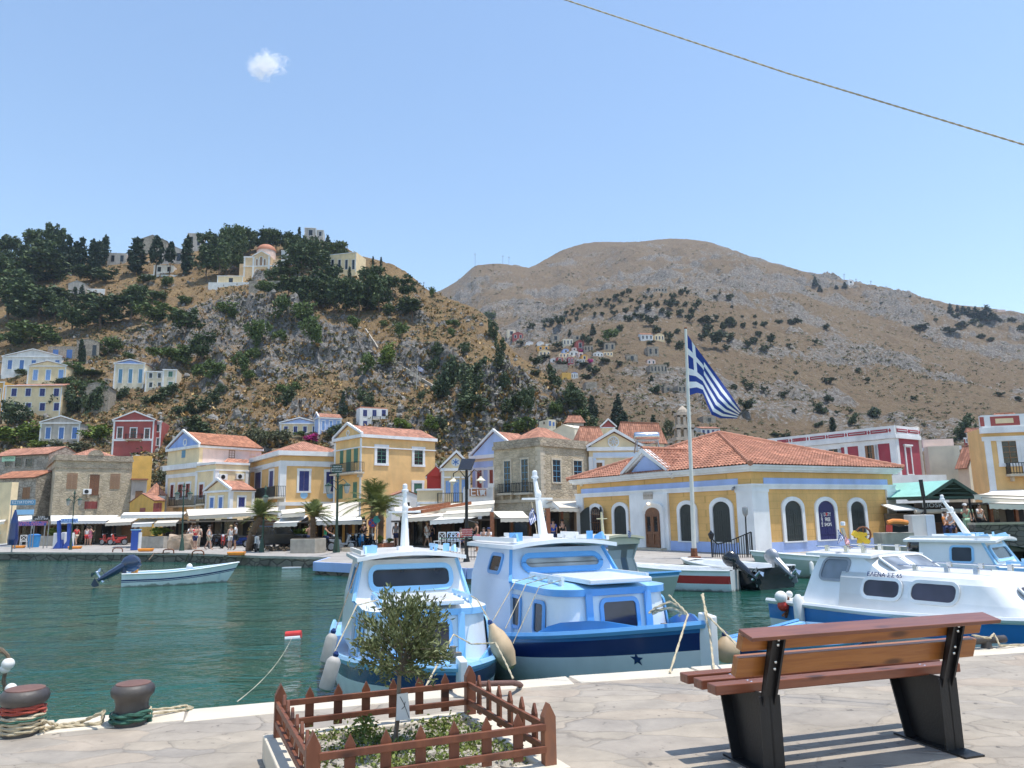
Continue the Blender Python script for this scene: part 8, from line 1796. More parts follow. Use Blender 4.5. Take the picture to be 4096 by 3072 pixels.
shopfront(D1,690,1830,690,76,'shaded shop front under the long white awning');shopfront(D2,420,900,500,67,'dark cafe front between the white awning and beige canopy');shopfront(D2,880,2130,470,63,'shaded front with red doors under the long beige canopy');shopfront(D3,330,900,500,56,'shop front behind the parked black car');shopfront(D3,880,1560,470,56,'orange pillared shop front behind the scooter rider','orange_plaster',5);shopfront(D4,-60,1290,640,56,'long dark cafe terrace behind the iron railing','dark_timber',7);shopfront(B3,380,850,1130,54,'dark cafe front with an orange timber post under the cream awning','timber',3);shopfront(B3,840,1110,1045,52,'timber framed porch left of the customs house','timber',2);shopfront(D1,-150,690,690,78,'shaded shop fronts at the left margin');shopfront(B5,1740,2400,900,42,'shaded cafe front at the right picture edge','timber',3)
for a in((D1,[(700,560),(1640,556),(1470,632),(705,640)],75,71.5,'awning_white','long white awning below the old stone house'),(D1,[(1570,575),(1945,570),(1810,650),(1455,665)],74,70,'awning_beige','grey awning with two panels right of the long white one'),(D1,[(-60,575),(130,555),(60,640),(-90,655)],74,71,'awning_cream','cream awning at the left picture edge'),(D1,[(210,570),(450,560),(450,610),(200,640)],75,72,'awning_white','small white awning above the blue banner'),(D2,[(190,440),(480,425),(370,495),(95,505)],64,61,'awning_white','small white awning left of the palm lined cafe'),(D2,[(470,430),(770,420),(705,485),(400,497)],63,60,'awning_beige','shaded grey awning beside the small white one'),(D2,[(-20,345),(860,335),(800,372),(-60,385)],66,62,'awning_white','flat white pergola roof above the small awnings'),(D2,[(850,300),(2120,270),(2115,330),(880,395)],66,61,'awning_beige','long beige canopy with deep fascia under the blue pediment house'),(D3,[(450,400),(800,385),(650,480),(322,495)],54,50,'awning_white','white striped awning above the parked black car'),(D3,[(430,310),(760,280),(760,345),(440,365)],55,51,'awning_cream','cream flat roof awning above the white striped one'),(D3,[(900,400),(1540,405),(1550,455),(885,465)],53,50.5,'awning_white','wide white awning behind the scooter rider'),(D3,[(1010,230),(1500,180),(1505,400),(930,405)],57,54,'awning_beige','sloping pale grey canvas above the wide white awning'),(D4,[(-80,440),(140,430),(300,510),(-60,520)],56,53,'awning_cream','cream canopy behind the small cabin boat mast'),(D4,[(250,430),(1310,350),(1300,395),(100,510)],57,53,'awning_cream','long cream cafe roof under the wooden sign'),(D4,[(130,520),(700,500),(590,565),(20,600)],53.5,51,'awning_cream','cream awning panel below the long cafe roof'),(D4,[(640,500),(1270,460),(1240,505),(600,545)],53,50.5,'awning_cream','cream awning panel with ragged edge left of the timber post'),(D4,[(560,575),(1080,570),(880,600),(415,630)],51,48.5,'awning_white','white scalloped awning over the cafe tables'),(D4,[(1285,500),(1700,500),(1800,590),(1390,595)],52,49,'awning_cream','cream scalloped awning over the dark cafe front'),(B3,[(880,985),(1110,980),(1110,1040),(860,1035)],51,48.5,'awning_cream','cream porch roof left of the customs house'),(B3,[(745,1030),(800,958),(880,980),(940,1030)],49.5,48,'awning_white','white peaked parasol left of the porch roof'),(B5,[(1930,790),(2240,780),(2240,830),(1780,815)],40,37,'awning_cream','upper cream awning at the right picture edge'),(B5,[(2060,820),(2260,800),(2260,860),(1850,840)],38.5,36,'awning_cream','middle cream awning at the right picture edge'),(B5,[(2080,860),(2280,850),(2280,900),(1910,890)],37,35,'awning_cream','lowest cream awning at the right picture edge')):
 awning(*a)
for i,(x0,y0,x1,y1)in enumerate(((40,495,690,395),(300,505,980,385))):mb=MB();mb.bar(at_y(D4(x0,y0),52),at_y(D4(x1,y1),55),.16,.22);o=mb.build('timber_beam','timber');tag(o,['upper','lower'][i]+' brown timber beam lying across the cream cafe roof','beam')
def palm(label,base,crown,fr_len,n,seed,r0=.17,lean=0):
 g=random.Random(seed);base,crown=V(base),V(crown);t=thing('palm_tree',label,'palm',base);c=crown-base;mb=MB();P=[];k=12
 for i in range(k+1):f=i/k;P.append(c*f+V((lean*math.sin(math.pi*f),0,0)))
 mb.tube(P,[r0*(1.15-.3*i/k)*(1+.10*(i%2))for i in range(k+1)],9);tr=mb.build('trunk','bark',t);mb=MB()
 for i in range(46):f=.45+.55*g.random();a=g.uniform(0,6.28);p=c*f+V((lean*math.sin(math.pi*f),0,0));d_=V((math.cos(a),math.sin(a),.5));mb.bar(p+d_*r0*.5,p+d_*r0*1.5,.07,.03)
 mb.build('old_leaf_bases','dry_leaf',tr);mb=MB()
 for i in range(n):
  a=g.uniform(0,6.28);el=g.uniform(.15,1.5);L_=fr_len*g.uniform(.8,1.1);pt=[];d_=V((math.cos(a),math.sin(a),0))
  for q in range(9):f=q/8;pt.append(c+d_*(L_*(math.cos(el)*f+.12*f*f))+V((0,0,L_*(math.sin(el)*f-(.62-.25*el)*f*f))))
  sd=V((-d_.y,d_.x,0))
  for q in range(8):
   p0,p1=pt[q],pt[q+1];ax=(p1-p0).normalized();mb.bar(p0,p1,.025)
   for h in range(4):
    p=p0.lerp(p1,h/4);ll=L_*.30*(math.sin(math.pi*min(1,(q+h/4)/8*.85+.12))+.15)
    for s_ in(-1,1):e_=p+(sd*s_*.8+ax*.75+V((0,0,g.uniform(-.35,.15)))).normalized()*ll;b_=ax*.025;mb.add([p-b_,p+b_,e_],[(0,1,2)])
 mb.build('crown','palm_leaf',t)
palm('leaning palm with thick dark trunk beside the black car',G(D2,1720,875),at_y(D2(1880,400),49),1.5,30,1,.22,-.2)
palm('small palm behind the concrete planter by the black car',G(D3,868,870),at_y(D3(870,400),48),1.45,34,2)
palm('tallest palm, left of two in front of the tall yellow house',G(B2,1262,1345),at_y(B2(1285,1010),50),2.2,46,3,.2);palm('shorter palm, right of two in front of the tall yellow house',G(B2,1345,1340),at_y(B2(1350,1075),49),1.7,38,4,.2)
def box_planter(rg,q,dep,label,bush,seed,hb=.75,mt='concrete',key='bright1'):
 a,b=G(rg,q[0],q[3]),G(rg,q[2],q[3]);z=at_y(rg(q[0],q[1]),a.y).z;u=(b-a).normalized();n=V((-u.y,u.x,0));t=thing('stone_planter',label,'planter',a,world=True);mb=MB();mb.prism([a,b,b+n*dep,a+n*dep],(0,0,z-QZ));mb.build('box',mt,t,bevel=.03)
 mb=MB();c=(a+b)/2+n*dep/2+V((0,0,z-QZ));mb.prism([c-u*.01*0+(x-c)*.9+V((0,0,.004))for x in(a+V((0,0,z-QZ)),b+V((0,0,z-QZ)),b+n*dep+V((0,0,z-QZ)),a+n*dep+V((0,0,z-QZ)))],(0,0,.03));mb.build('soil','soil',t)
 if bush:o=put('bush',PL[key]);tag(o,bush,'bush');o.location=c+V((0,0,.0));W=(b-a).length;o.scale=(W*.85,W*.7,hb*1.2)
box_planter(D1,(540,845,745,980),1.2,'low concrete planter left of the fuel pump','rounded green shrub in the low planter left of the fuel pump',1,.9);box_planter(D2,(212,680,525,840),1.2,'square concrete planter right of the blue service pillar','wide yellow green shrub in the planter by the blue service pillar',2,.85);box_planter(D3,(550,712,895,910),1.2,'large concrete planter block in front of the black car',None,3)
o=put('bush',PL['bright2']);tag(o,'spiky yellow green plant between the black car and the concrete block','bush');o.location=G(D3,690,850);o.scale=(1.5,1.2,1.9)
for i,(x0,x1,y0,y1)in enumerate(((1720,1825,780,828),(1842,1978,770,826))):box_planter(D3,(x0,y0,x1,y1),.4,['narrow','wide'][i]+' terracotta trough by the two palms',['small green plant in the narrow','low green plant in the wide'][i]+' terracotta trough',5+i,.7 if i==0 else.4,'terracotta')
box_planter(D3,(1262,832,1502,885),.5,'shallow wooden trough right of the green lamp post',None,9,0,'pale_stone')
for k,(x,y,w_)in enumerate(((560,830,260),(2060,780,260),(1330,720,140))):o=put('bush',PL['bush%d'%k]);tag(o,['leafy potted bush beside the dark scooter in the shade','leafy bush at the foot of the leaning palm','small bush between the parked motorbikes'][k],'bush');o.location=G((D1,D2,D3)[k],x if k else 1330,y if k else 940);o.scale=(1.4,1.2,1.2)
p=G(D2,785,858);g=random.Random(5);bm=bmesh.new();bmesh.ops.create_icosphere(bm,subdivisions=4,radius=1)
for v in bm.verts:n_=float(fbm(np.array([v.co.x*1.3+5]),np.array([v.co.y*1.3+v.co.z*1.7]),9,4)[0]);v.co=V((max(-.82,min(.82,v.co.x*1.05))*1.08,max(-.7,min(.7,v.co.y))*.9,max(-.6,min(.66,v.co.z))*.92+.48))*(1+(n_-.5)*.35)
me=bpy.data.meshes.new('boulder');bm.to_mesh(me);bm.free();me.materials.append(M['boulder']);o=put('boulder',me);o.location=p;tag(o,'large flat topped tan boulder on the far quay','boulder')
for i,(rg,x,y)in enumerate(((D1,260,1012),(D1,1035,1022),(D1,2015,1058),(D2,1540,940))):
 t=thing('mooring_cleat','orange iron mooring cleat, '+nth(i,4)+' along the far quay edge','cleat',G(rg,x,y),group='orange cleats on the far quay');mb=MB();mb.prism([(-.45,-.18,0),(.45,-.18,0),(.55,-.18,.22),(-.55,-.18,.22)],(0,.36,0));mb.build('body','orange_gloss',t,bevel=.06);mb=MB();mb.box((-.3,-.22,-.0),(.3,.22,.03));mb.build('base_plate','rust',t)
for i,(rg,x,y)in enumerate(((D1,1625,1066),(D2,1008,938),(D2,600,915))):mb=MB();mb.tube([(-.35,0,0),(-.33,0,.2),(-.2,0,.28),(.2,0,.28),(.33,0,.2),(.35,0,0)],.04,6);o=mb.build('mooring_hoop','rust');o.location=G(rg,x,y);tag(o,['left','right','middle'][i]+' one of three iron hoops along the far quay edge','mooring hoop')
for i,q in enumerate(([(330,1000),(400,920),(520,915),(620,910)],[(830,1030),(880,930),(1000,925),(1100,930)],[(1260,1010),(1330,960),(1420,945),(1480,935)])):rope('rope','slack mooring rope over the far quay edge, '+['left','middle','right'][i]+' one above the dinghy',[G(D2,x,y)+V((0,0,.04))if y<950 else at_y(D2(x,y),48.3)for x,y in q],.035,'dark_rope',n=5)
g=random.Random(6);mb=MB()
for k in range(60):a=G(D3,g.uniform(205,545),g.uniform(855,885))+V((0,0,g.uniform(.05,.25)));mb.tube([a+V((.14*math.cos(q),.1*math.sin(q),.05*math.sin(q*2+k)))for q in(0,1,2,3,4,5)],.03,4)
o=mb.build('rope_pile','dark_rope');tag(o,'tangled pile of brown rope in front of the black car','rope pile')
t=thing('fuel_station','blue and white quay fuel pump with overhead sign board','fuel pump',G(D1,900,1018),world=True);d_=G(D1,900,1018).y;W_=lambda x,y,dd=0:at_y(D1(x,y),d_+dd)
mb=MB();a=W_(850,665);b=W_(1072,600);mb.box((a.x,d_-.15,a.z),(b.x,d_+.15,b.z));bd=mb.build('sign_board','board_blue',t,bevel=.02);text_on(Facade(V((a.x,d_-.15,0)),V((1,0,0)),V((0,-1,0))),(b.x-a.x)/2,(a.z+b.z)/2,.01,'ΚΑΥΣΙΜΑ',.34,'sign_blue',bd)
for x0,x1,y0 in((815,822,630),(960,945,668)):mb=MB();q=W_(x1,1015);mb.bar(W_(x0,y0),q,.22);mb.prism([q+V((-.55,-.05,-.02)),q+V((.30,-.05,-.02)),q+V((.11,-.05,.7)),q+V((-.11,-.05,.7))],(0,.3,0));mb.build('post','deep_blue_gloss',t)
for x0,x1,y0,mt in((740,830,800,'hull_grey'),(850,920,790,'white_gloss'),(965,1000,800,'white_gloss')):a,b=W_(x0,1015,.6),W_(x1,y0,.6);mb=MB();mb.box((a.x,d_+.4,QZ),(b.x,d_+1.0,b.z));mb.build('pump',mt,t,bevel=.04)
t=thing('service_pillar','tall dark blue service pillar on the far quay','pillar',G(D1,1865,1040));mb=MB();mb.box((-.26,-.2,0),(.26,.2,1.45));mb.build('body','deep_blue_gloss',t,bevel=.03);mb=MB();mb.box((-.30,-.24,1.45),(.30,.24,1.53));mb.build('cap','sky_gloss',t);mb=MB();mb.box((.28,-.18,.1),(.36,.18,1.3));mb.build('side_box','hull_grey',t)
t=thing('drum','blue barrel shaped bin at the left of the far quay','bin',G(D1,462,1000));mb=MB();mb.lathe([(.42,0),(.44,.1),(.50,1.0)],n=16);mb.build('body','blue_plastic',t,True);mb=MB();mb.lathe([(.52,1.0),(.52,1.08),(.3,1.16),(.05,1.18)],n=16);mb.build('lid','mid_blue_gloss',t)
def plastic_chair(rg,x,y,rz,label,mt='white_gloss',S=1.0):
 t=thing('chair',label,'chair',G(rg,x,y),R(rz));t.scale=(S,)*3
 for a in(-.2,.2):
  for b in(-.2,.2):mb=MB();mb.bar((a,b,0),(a,b,.44 if b>0 else.9),.04);mb.build('leg',mt,t)
 mb=MB();mb.box((-.23,-.22,.44),(.23,.23,.48));mb.build('seat',mt,t);mb=MB();mb.bar((-.2,-.2,.9),(.2,-.2,.9),.05);mb.bar((-.2,-.2,.55),(.2,-.2,.9),.03);mb.bar((.2,-.2,.55),(-.2,-.2,.9),.03);mb.bar((-.2,-.2,.55),(.2,-.2,.55),.04);mb.build('backrest',mt,t)
plastic_chair(D1,325,1005,20,'white plastic chair beside the blue bin',S=1.2);plastic_chair(D4,550,1040,150,'pale wooden chair, left one at the cafe railing','hull_grey',1.2);plastic_chair(D4,700,1040,175,'pale blue chair, middle one at the cafe railing','pale_blue_gloss',1.2);plastic_chair(D4,770,1040,190,'pale blue chair, right one at the cafe railing','pale_blue_gloss',1.2)
for(x,y,lab)in((640,1050,'left cafe table behind the railing'),(900,1050,'right cafe table behind the railing')):
 t=thing('cafe_table',lab,'table',G(D4,x,y));mb=MB();mb.box((-.4,-.35,.72),(.4,.35,.76));mb.build('top','pale_green_cloth',t);mb=MB();mb.lathe([(.25,0),(.04,.03),(.04,.72)],n=10);mb.build('leg','black_iron',t)
def banner(rg,q,d,mt,nm,label,txt=None,tm='white_cloth',cat='sign',size=.3):
 a,b=at_y(rg(q[0],q[3]),d),at_y(rg(q[2],q[1]),d);t=thing(nm,label,cat,a,world=True);mb=MB();mb.box((a.x,d,a.z),(b.x,d+.06,b.z));o=mb.build('board',mt,t)
 F=Facade(V((a.x,d,0)),V((1,0,0)),V((0,-1,0)))
 for i,s_ in enumerate(txt or[]):text_on(F,(b.x-a.x)/2,b.z-(b.z-a.z)*(i+.5)/len(txt),.008,s_,size,tm,t)
 for x in(a.x+.1,b.x-.1):mb=MB();mb.bar((x,d+.1,min(a.z,QZ+2)-.4 if a.z-QZ>3.4 else QZ),(x,d+.1,b.z),.06);mb.build('post','grey_metal',t)
banner(D1,(200,640,635,705),64,'deep_blue_gloss','shop_banner','deep blue banner with pale lettering at the left',['ΕΚΔΡΟΜΕΣ  BOAT TRIPS','DAILY EXCURSIONS'],'pink_cloth','banner',.26);banner(D1,(455,567,692,622),66,'black_iron','shop_sign','dark shop sign with white lettering above the blue banner',['ΚΑΦΕ','SNACK BAR'],'white_cloth','sign',.22);banner(D1,(222,475,465,550),64,'sky_gloss','shop_sign','plain bright blue board at the left between the buildings');banner(D1,(142,340,490,420),70,'teal_shutter','shop_sign','long blue grey shop sign below the shuttered stone building',['ΕΣΤΙΑΤΟΡΙΟ'],'white_cloth','sign',.34)
t=thing('closed_parasol','folded dark blue parasol at the left of the far quay','parasol',V((at_y(D1(195,690),57).x,57,QZ)));zt=at_y(D1(195,480),57).z-QZ;mb=MB();mb.tube([(0,0,0),(0,0,zt)],.05,6);mb.build('pole','grey_metal',t);mb=MB();mb.lathe([(.30,zt-2.6),(.36,zt-2.2),(.28,zt-1),(.05,zt)],n=10);mb.build('cloth','navy_gloss',t)
lb=open_boat('white boat with a square cabin moored at the left picture edge',at_z(D1(215,1075),0)+V((0,-.6,0)),0,5.0,1.8,.65,.9,['white_gloss','navy_gloss','hull_white'],'white_gloss','white_gloss',vec=(.93,-.36));mb=MB();mb.box((-4.6,-.7,.5),(-2.6,.7,1.75));mb.build('cabin','hull_white',lb,bevel=.06);mb=MB();mb.box((-4.8,-.8,1.75),(-2.3,.8,1.85));mb.build('cabin_roof','white_gloss',lb)
def lamp_post(base,top,label,arms=.55,mt='dark_green_metal',n=2,r=.07):
 base,top=V(base),V(top);t=thing('street_lamp',label,'street lamp',base,world=True);mb=MB();h_=(top-base).length;mb.lathe([(r*2.6,0),(r*2.2,.25),(r*1.6,.7),(r*1.1,.9)],base,10);mb.tube([base,base.lerp(top,.5),top],[r,r*.8,r*.6],8);mb.build('pole',mt,t,True);mb=MB();mb.lathe([(.06,0),(.10,.08),(.02,.3)],top-V((0,0,.05)),8)
 for q in((-1,1)if n==2 else(1,)):mb.tube([top-V((0,0,.35)),top+V((arms*.6*q,0,-.15)),top+V((arms*q,0,-.35))],.025,5);mb.tube([top-V((0,0,.8)),top+V((arms*.5*q,0,-.5)),top+V((arms*q,0,-.36))],.018,5)
 mb.build('arms',mt,t)
 for q in((-1,1)if n==2 else(1,)):mb=MB();c=top+V((arms*q,0,-.40));mb.lathe([(.03,.06),(.2,-.06),(.21,-.12)],c,6);l_=mb.build('lantern',mt,t);mb=MB();mb.lathe([(.18,-.125),(.11,-.5),(.04,-.55)],c,6);mb.build('lantern_glass','pale_glass',l_)
 return t
tl=lamp_post(G(B2,962,1425),at_y(B2(975,770),42.2),'tall dark green two lantern street lamp in front of the yellow corner house',.52,r=.09);a,b=at_y(B2(925,738),42),at_y(B2(1012,668),42);mb=MB();mb.box((a.x,42,a.z),(b.x,42.05,b.z));sg=mb.build('sign_plate','dark_green_metal',tl);Fq=Facade(V((a.x,42,0)),V((1,0,0)),V((0,-1,0)))
for i,s_ in enumerate(('ΠΑΡΚΙΝΓΚ','ΑΠΑΓΟΡΕΥΕΤΑΙ','NO PARKING')):text_on(Fq,(b.x-a.x)/2,b.z-.1-.13*i,.01,s_,.095,'white_cloth',sg)
lamp_post(V((at_y(B1(1585,1250),54).x,54,QZ)),at_y(B1(1590,965),54),'dark street lamp with hanging lanterns before the blue pediment house balcony',.45);lamp_post(V((at_y(B1(630,1250),60).x,60,QZ)),at_y(B1(646,1025),60),'slim street lamp in front of the old stone house',.45,r=.05);lamp_post(V((at_y(B2(322,1250),49).x,49,QZ)),at_y(B2(352,880),49),'tilted dark street lamp beside the leaning palm',.01,n=1)
base,top=G(D4,920,1200),at_y(B3(143,710),34.6);t=thing('solar_lamp','black lamp post with tilted solar panel and two hooded lights','street lamp',base,world=True);mb=MB();mb.tube([base,top],[.085,.06],8);mb.lathe([(.16,0),(.14,.1),(.09,.3)],base,10);mb.build('pole','black_iron',t);c4_=[at_y(B3(*q),dd)for q,dd in(((100,615),34.9),((220,615),34.9),((185,708),34.2),((70,705),34.2))];mb=MB();mb.prism(c4_,(0,0,-.04));mb.build('solar_panel','solar_panel',t)
for s_,(ax,ay)in((-1,(30,800)),(1,(265,790))):
 e_=at_y(B3(ax,ay),34.6);mb=MB();m_=V((e_.x,34.6,top.z-.05));p0=V((top.x+.06*s_,34.6,top.z-.9));mb.tube([p0,p0+V((0,0,.55)),V(((p0.x+e_.x)/2,34.6,top.z+.0)),m_-V((0,0,.12)),e_],.025,6);mb.build('arm','black_iron',t);mb=MB();mb.lathe([(.04,.12),(.07,.05),(.22,-.07),(.22,-.09),(.08,-.05)],e_,12);h_=mb.build('lamp_shade','cream_plaster',t);mb=MB();mb.ball(e_-V((0,0,.13)),.07,8,6);mb.build('bulb','headlight',h_)
a,b=at_y(D4(858,848),34.4),at_y(D4(997,742),34.4);mb=MB();mb.box((a.x,34.4,a.z),(b.x,34.43,b.z));sg=mb.build('notice_board','sign_red',t);Fq=Facade(V((a.x,34.4,0)),V((1,0,0)),V((0,-1,0)))
for i,s_ in enumerate(('ΛΙΜΕΝΑΡΧΕΙΟ','ΑΠΑΓΟΡΕΥΕΤΑΙ','NO MOORING','KEEP CLEAR')):text_on(Fq,(b.x-a.x)/2,b.z-.05-.1*i,.008,s_,.075,'white_cloth',sg)
def fence(pts,h_,label,step=.14):
 t=thing('iron_railing',label,'railing',pts[0],world=True);bars,tops=MB(),MB()
 for i in range(len(pts)-1):
  a,b=V(pts[i]),V(pts[i+1]);k=max(1,int((b-a).length/step))
  for z in(.12,h_):tops.bar(a+V((0,0,z)),b+V((0,0,z)),.045)
  for j in range(k+1):p=a.lerp(b,j/k);bars.bar(p,p+V((0,0,h_+(.08 if j%8==0 else 0))),.045 if j%8==0 else.022)
 bars.build('bars','black_iron',t);tops.build('rails','black_iron',t)
fence([G(D4,575,1170),G(D4,1150,1168),G(D4,1150,1168)+V((1.6,.5,0))],1.02,'black iron railing along the landing below the cafe')
base=G(D3,1685,850);t=thing('traffic_sign','round blue and red no parking sign on a pole by the palms','sign',base,world=True);z_=at_y(D3(1700,488),base.y).z;mb=MB();mb.tube([base,V((base.x,base.y,z_+.3))],.04,6);mb.build('pole','grey_metal',t);Fq=Facade(V((base.x,base.y-.06,0)),V((1,0,0)),V((0,-1,0)));mb=MB();disc(Fq,mb,.05,z_,.33,0,.02,20);dk=mb.build('plate','sign_red',t);mb=MB();disc(Fq,mb,.05,z_,.26,.02,.026,20);mb.build('blue_field','sign_blue',dk);mb=MB();mb.bar(Fq.P(-.14,z_-.19,.03),Fq.P(.24,z_+.19,.03),.07,.01,Fq.n);mb.bar(Fq.P(-.14,z_+.19,.032),Fq.P(.24,z_-.19,.032),.07,.01,Fq.n);mb.build('red_cross','sign_red',dk)
base=G(D3,1750,850);t=thing('traffic_sign','small round teal sign between the two palms','sign',base,world=True);z_=at_y(D3(1750,440),base.y).z;mb=MB();mb.tube([base,V((base.x,base.y,z_+.2))],.04,6);mb.build('pole','grey_metal',t);Fq=Facade(V((base.x,base.y-.06,0)),V((1,0,0)),V((0,-1,0)));mb=MB();disc(Fq,mb,0,z_,.25,0,.02,18);mb.build('plate','sign_teal',t)
for lab,rg,q,d in(('orange timber post, left one before the dark cafe front',B3,(362,1075,1330),49),('orange timber post, right one at the porch beside the customs house',B3,(848,1045,1330),47)):c=at_y(rg(q[0],q[1]),d);mb=MB();mb.box((c.x-.12,d-.1,QZ),(c.x+.12,d+.1,c.z));o=mb.build('timber_post','timber');tag(o,lab,'post')
kd=40.0;KP=lambda x,y,d=kd:at_y(B5(x,y),d);SZ=.95
ap,al,ar=KP(1600,690),KP(1372,842),KP(1835,842);bk=V((-4.2,6.0,0));t=thing('kiosk','kiosk with pale green ridged roof and brown sign band','kiosk',V((al.x,kd,SZ)),world=True)
LB,RB_,AB=V((KP(1045,850,42).x,42.2,al.z)),ar+bk*.6,V((KP(1040,708,44).x,44.5,ap.z))
mb=MB();mb.slab([[al,LB],[ap,AB]],.07);mb.build('roof_left_slope','canopy_green',t);mb=MB();mb.slab([[ap,AB],[ar,ar+(AB-ap)]],.07);mb.build('roof_right_slope','dark_green_metal',t)
mb=MB();mb.bar(al,ap,.1,.16);mb.bar(ap,ar,.1,.16);mb.bar(al,ar,.08,.12);mb.bar(al,LB,.08,.14)
for k in range(1,4):f=k/4;mb.bar(al.lerp(ap,f)+V((0,.1,0)),ar.lerp(ap,f)+V((0,.1,0)),.06)
mb.build('roof_frame','dark_green_metal',t)
for x,d in((1738,kd),(1345,kd+.3)):c=KP(x,845,d);mb=MB();mb.tube([(c.x,d,SZ),(c.x,d,c.z)],.06,8);mb.build('post','black_iron',t)
a,b=KP(1282,938,kd+.8),KP(1688,882,kd+.8);mb=MB();mb.box((a.x,kd+.8,a.z),(b.x,kd+1.0,b.z));sg=mb.build('sign_band','kiosk_brown',t);Fq=Facade(V((a.x,kd+.8,0)),V((1,0,0)),V((0,-1,0)));text_on(Fq,KP(1420,910,kd+.8).x-a.x,(a.z+b.z)/2,.01,'KIOSK',.32,'white_cloth',sg,stretch=1.25)
mb=MB();v0,v1=KP(1280,985,kd+.4),KP(1702,938,kd+.4);mb.tube([(v0.x,kd+.5,(v0.z+v1.z)/2),(v1.x,kd+.5,(v0.z+v1.z)/2)],(v1.z-v0.z)/2,10);mb.build('rolled_awning','awning_beige',t)
mb=MB();mb.box((a.x,kd+3,SZ),(b.x,kd+3.1,a.z+.3));mb.box((a.x-.1,kd+1,SZ),(a.x,kd+3,a.z));mb.box((a.x,kd+1.1,a.z),(b.x,kd+3,a.z+.05));mb.build('dark_interior','interior_shade',t);mb=MB();mb.box((KP(1440,1100).x,kd+1.2,SZ),(b.x-.4,kd+1.8,SZ+.9));mb.build('counter','dark_timber',t)
a,b=KP(1060,975,41),KP(1272,912,41);t=thing('ice_box','white canopy stall between the customs house and the kiosk','stall',V((a.x,41,SZ)),world=True);mb=MB();mb.slab([[V((a.x,40.6,b.z-.2)),V((b.x,40.6,b.z-.2))],[V((a.x,42,b.z+.1)),V((b.x,42,b.z+.1))]],.06);mb.build('canopy','awning_white',t);mb=MB();mb.box((a.x+.1,41.6,SZ),(b.x-.1,42,b.z-.4));mb.build('back_wall','shop_wall',t)
a,b=KP(1258,1180,39.2),KP(1432,990,39.2);t=thing('service_cabinet','plain pale grey cabinet in front of the kiosk','cabinet',V((a.x,39.2,QZ)),world=True);mb=MB();mb.box((a.x,39.2,QZ),(b.x,40.0,b.z));mb.build('body','white_plaster',t,bevel=.02);mb=MB();x_=a.x+(b.x-a.x)*.62;mb.box((x_,39.17,QZ),(b.x,39.19,b.z-.02));mb.build('door','pale_blue_gloss',t)
mb=MB();p0,p1=KP(1345,845,39),KP(1318,688,39);mb.bar(p0,p1,.14);mb.tube([p0,KP(1350,900,39),KP(1355,960,39),KP(1320,985,39)],.04,6);o=mb.build('black_pole','black_iron');tag(o,'thick black pole stub in front of the kiosk roof','pole')
bd=37.2;z1=KP(1900,1078,bd).z;x0=KP(1425,1000,bd).x;xa,xb=KP(1790,1300,bd).x,KP(2420,1300,bd).x;za=KP(2100,1262,bd).z;t=thing('stone_bridge','dark rubble stone bridge wall with a low arch at the right','bridge',V((x0,bd,0)),world=True);mb=MB();n=14;ar_=[((xa+xb)/2-(xb-xa)/2*math.cos(math.pi*i/n),-.4+(za+.4)*math.sin(math.pi*i/n))for i in range(n+1)];st0=KP(1800,1150,bd).x
mb.prism([V((x0,bd,-1.5)),V((xa,bd,-1.5))]+[V((x,bd,z))for x,z in ar_]+[V((xb,bd,-1.5)),V((45,bd,-1.5)),V((45,bd,z1)),V((st0,bd,z1)),V((st0,bd,SZ+.05)),V((x0,bd,SZ+.05))],(0,.6,0));mb.build('wall','dark_stone',t);mb=MB();mb.box((st0,bd-.06,z1),(45,bd+.66,z1+.10));mb.build('coping','pale_stone',t);mb=MB();mb.box((x0,bd+.61,SZ-.5),(45,bd+9,SZ));mb.build('bridge_deck','quay_paving',t)
mb=MB();mb.box((xa-1,bd+6,-1.5),(xb+1,bd+6.2,SZ-.5));mb.build('tunnel_end','interior_shade',t)
t=thing('winch','yellow hand winch with an iron wheel on the customs quay','winch',at_y(B5(800,1250),31.5),world=True);WP=lambda x,y:at_y(B5(x,y),31.5);mb=MB();mb.bar(WP(735,1145),WP(870,1235),.2);mb.bar(WP(800,1140),WP(790,1260),.16);mb.bar(WP(760,1175),WP(850,1160),.14);mb.build('frame','yellow_gloss',t);mb=MB();c=WP(825,1160);mb.tube([c+V((.3*math.cos(q*.524),0,.3*math.sin(q*.524)))for q in range(12)],.04,6,closed=True);mb.bar(c-V((.3,0,0)),c+V((.3,0,0)),.04);mb.bar(c-V((0,0,.3)),c+V((0,0,.3)),.04);mb.build('wheel','rust',t)
base=at_y(B5(700,1290),15.6);mb=MB();mb.bar(base,at_y(B5(640,1105),15.6),.07,.05);o=mb.build('flag_staff','pale_stone');tag(o,'leaning wooden staff on the cruiser roof that carries two small flags','staff');mb=MB();mb.lathe([(.035,0),(.05,.01),(.05,.07),(.03,.08)],at_y(B5(648,1085),15.6),8);l_=mb.build('light','headlight',o)
for nm,lab,tq,bq,mts in(('greek_flag','small Greek flag on the cruiser staff',[(602,1115),(640,1160),(662,1200)],[(605,1185),(605,1225),(598,1245)],['flag_blue','flag_white']),('ensign','small red and white striped flag on the cruiser staff',[(665,1170),(690,1200),(710,1240)],[(662,1215),(668,1240),(690,1258)],['red_cloth','flag_white'])):mb=flag('','',([B5(*q)for q in tq],[B5(*q)for q in bq]),15.5,wob=.03,nu=22,nv=18);o=mb.build(nm,mts,None,'all');tag(o,lab,'flag')
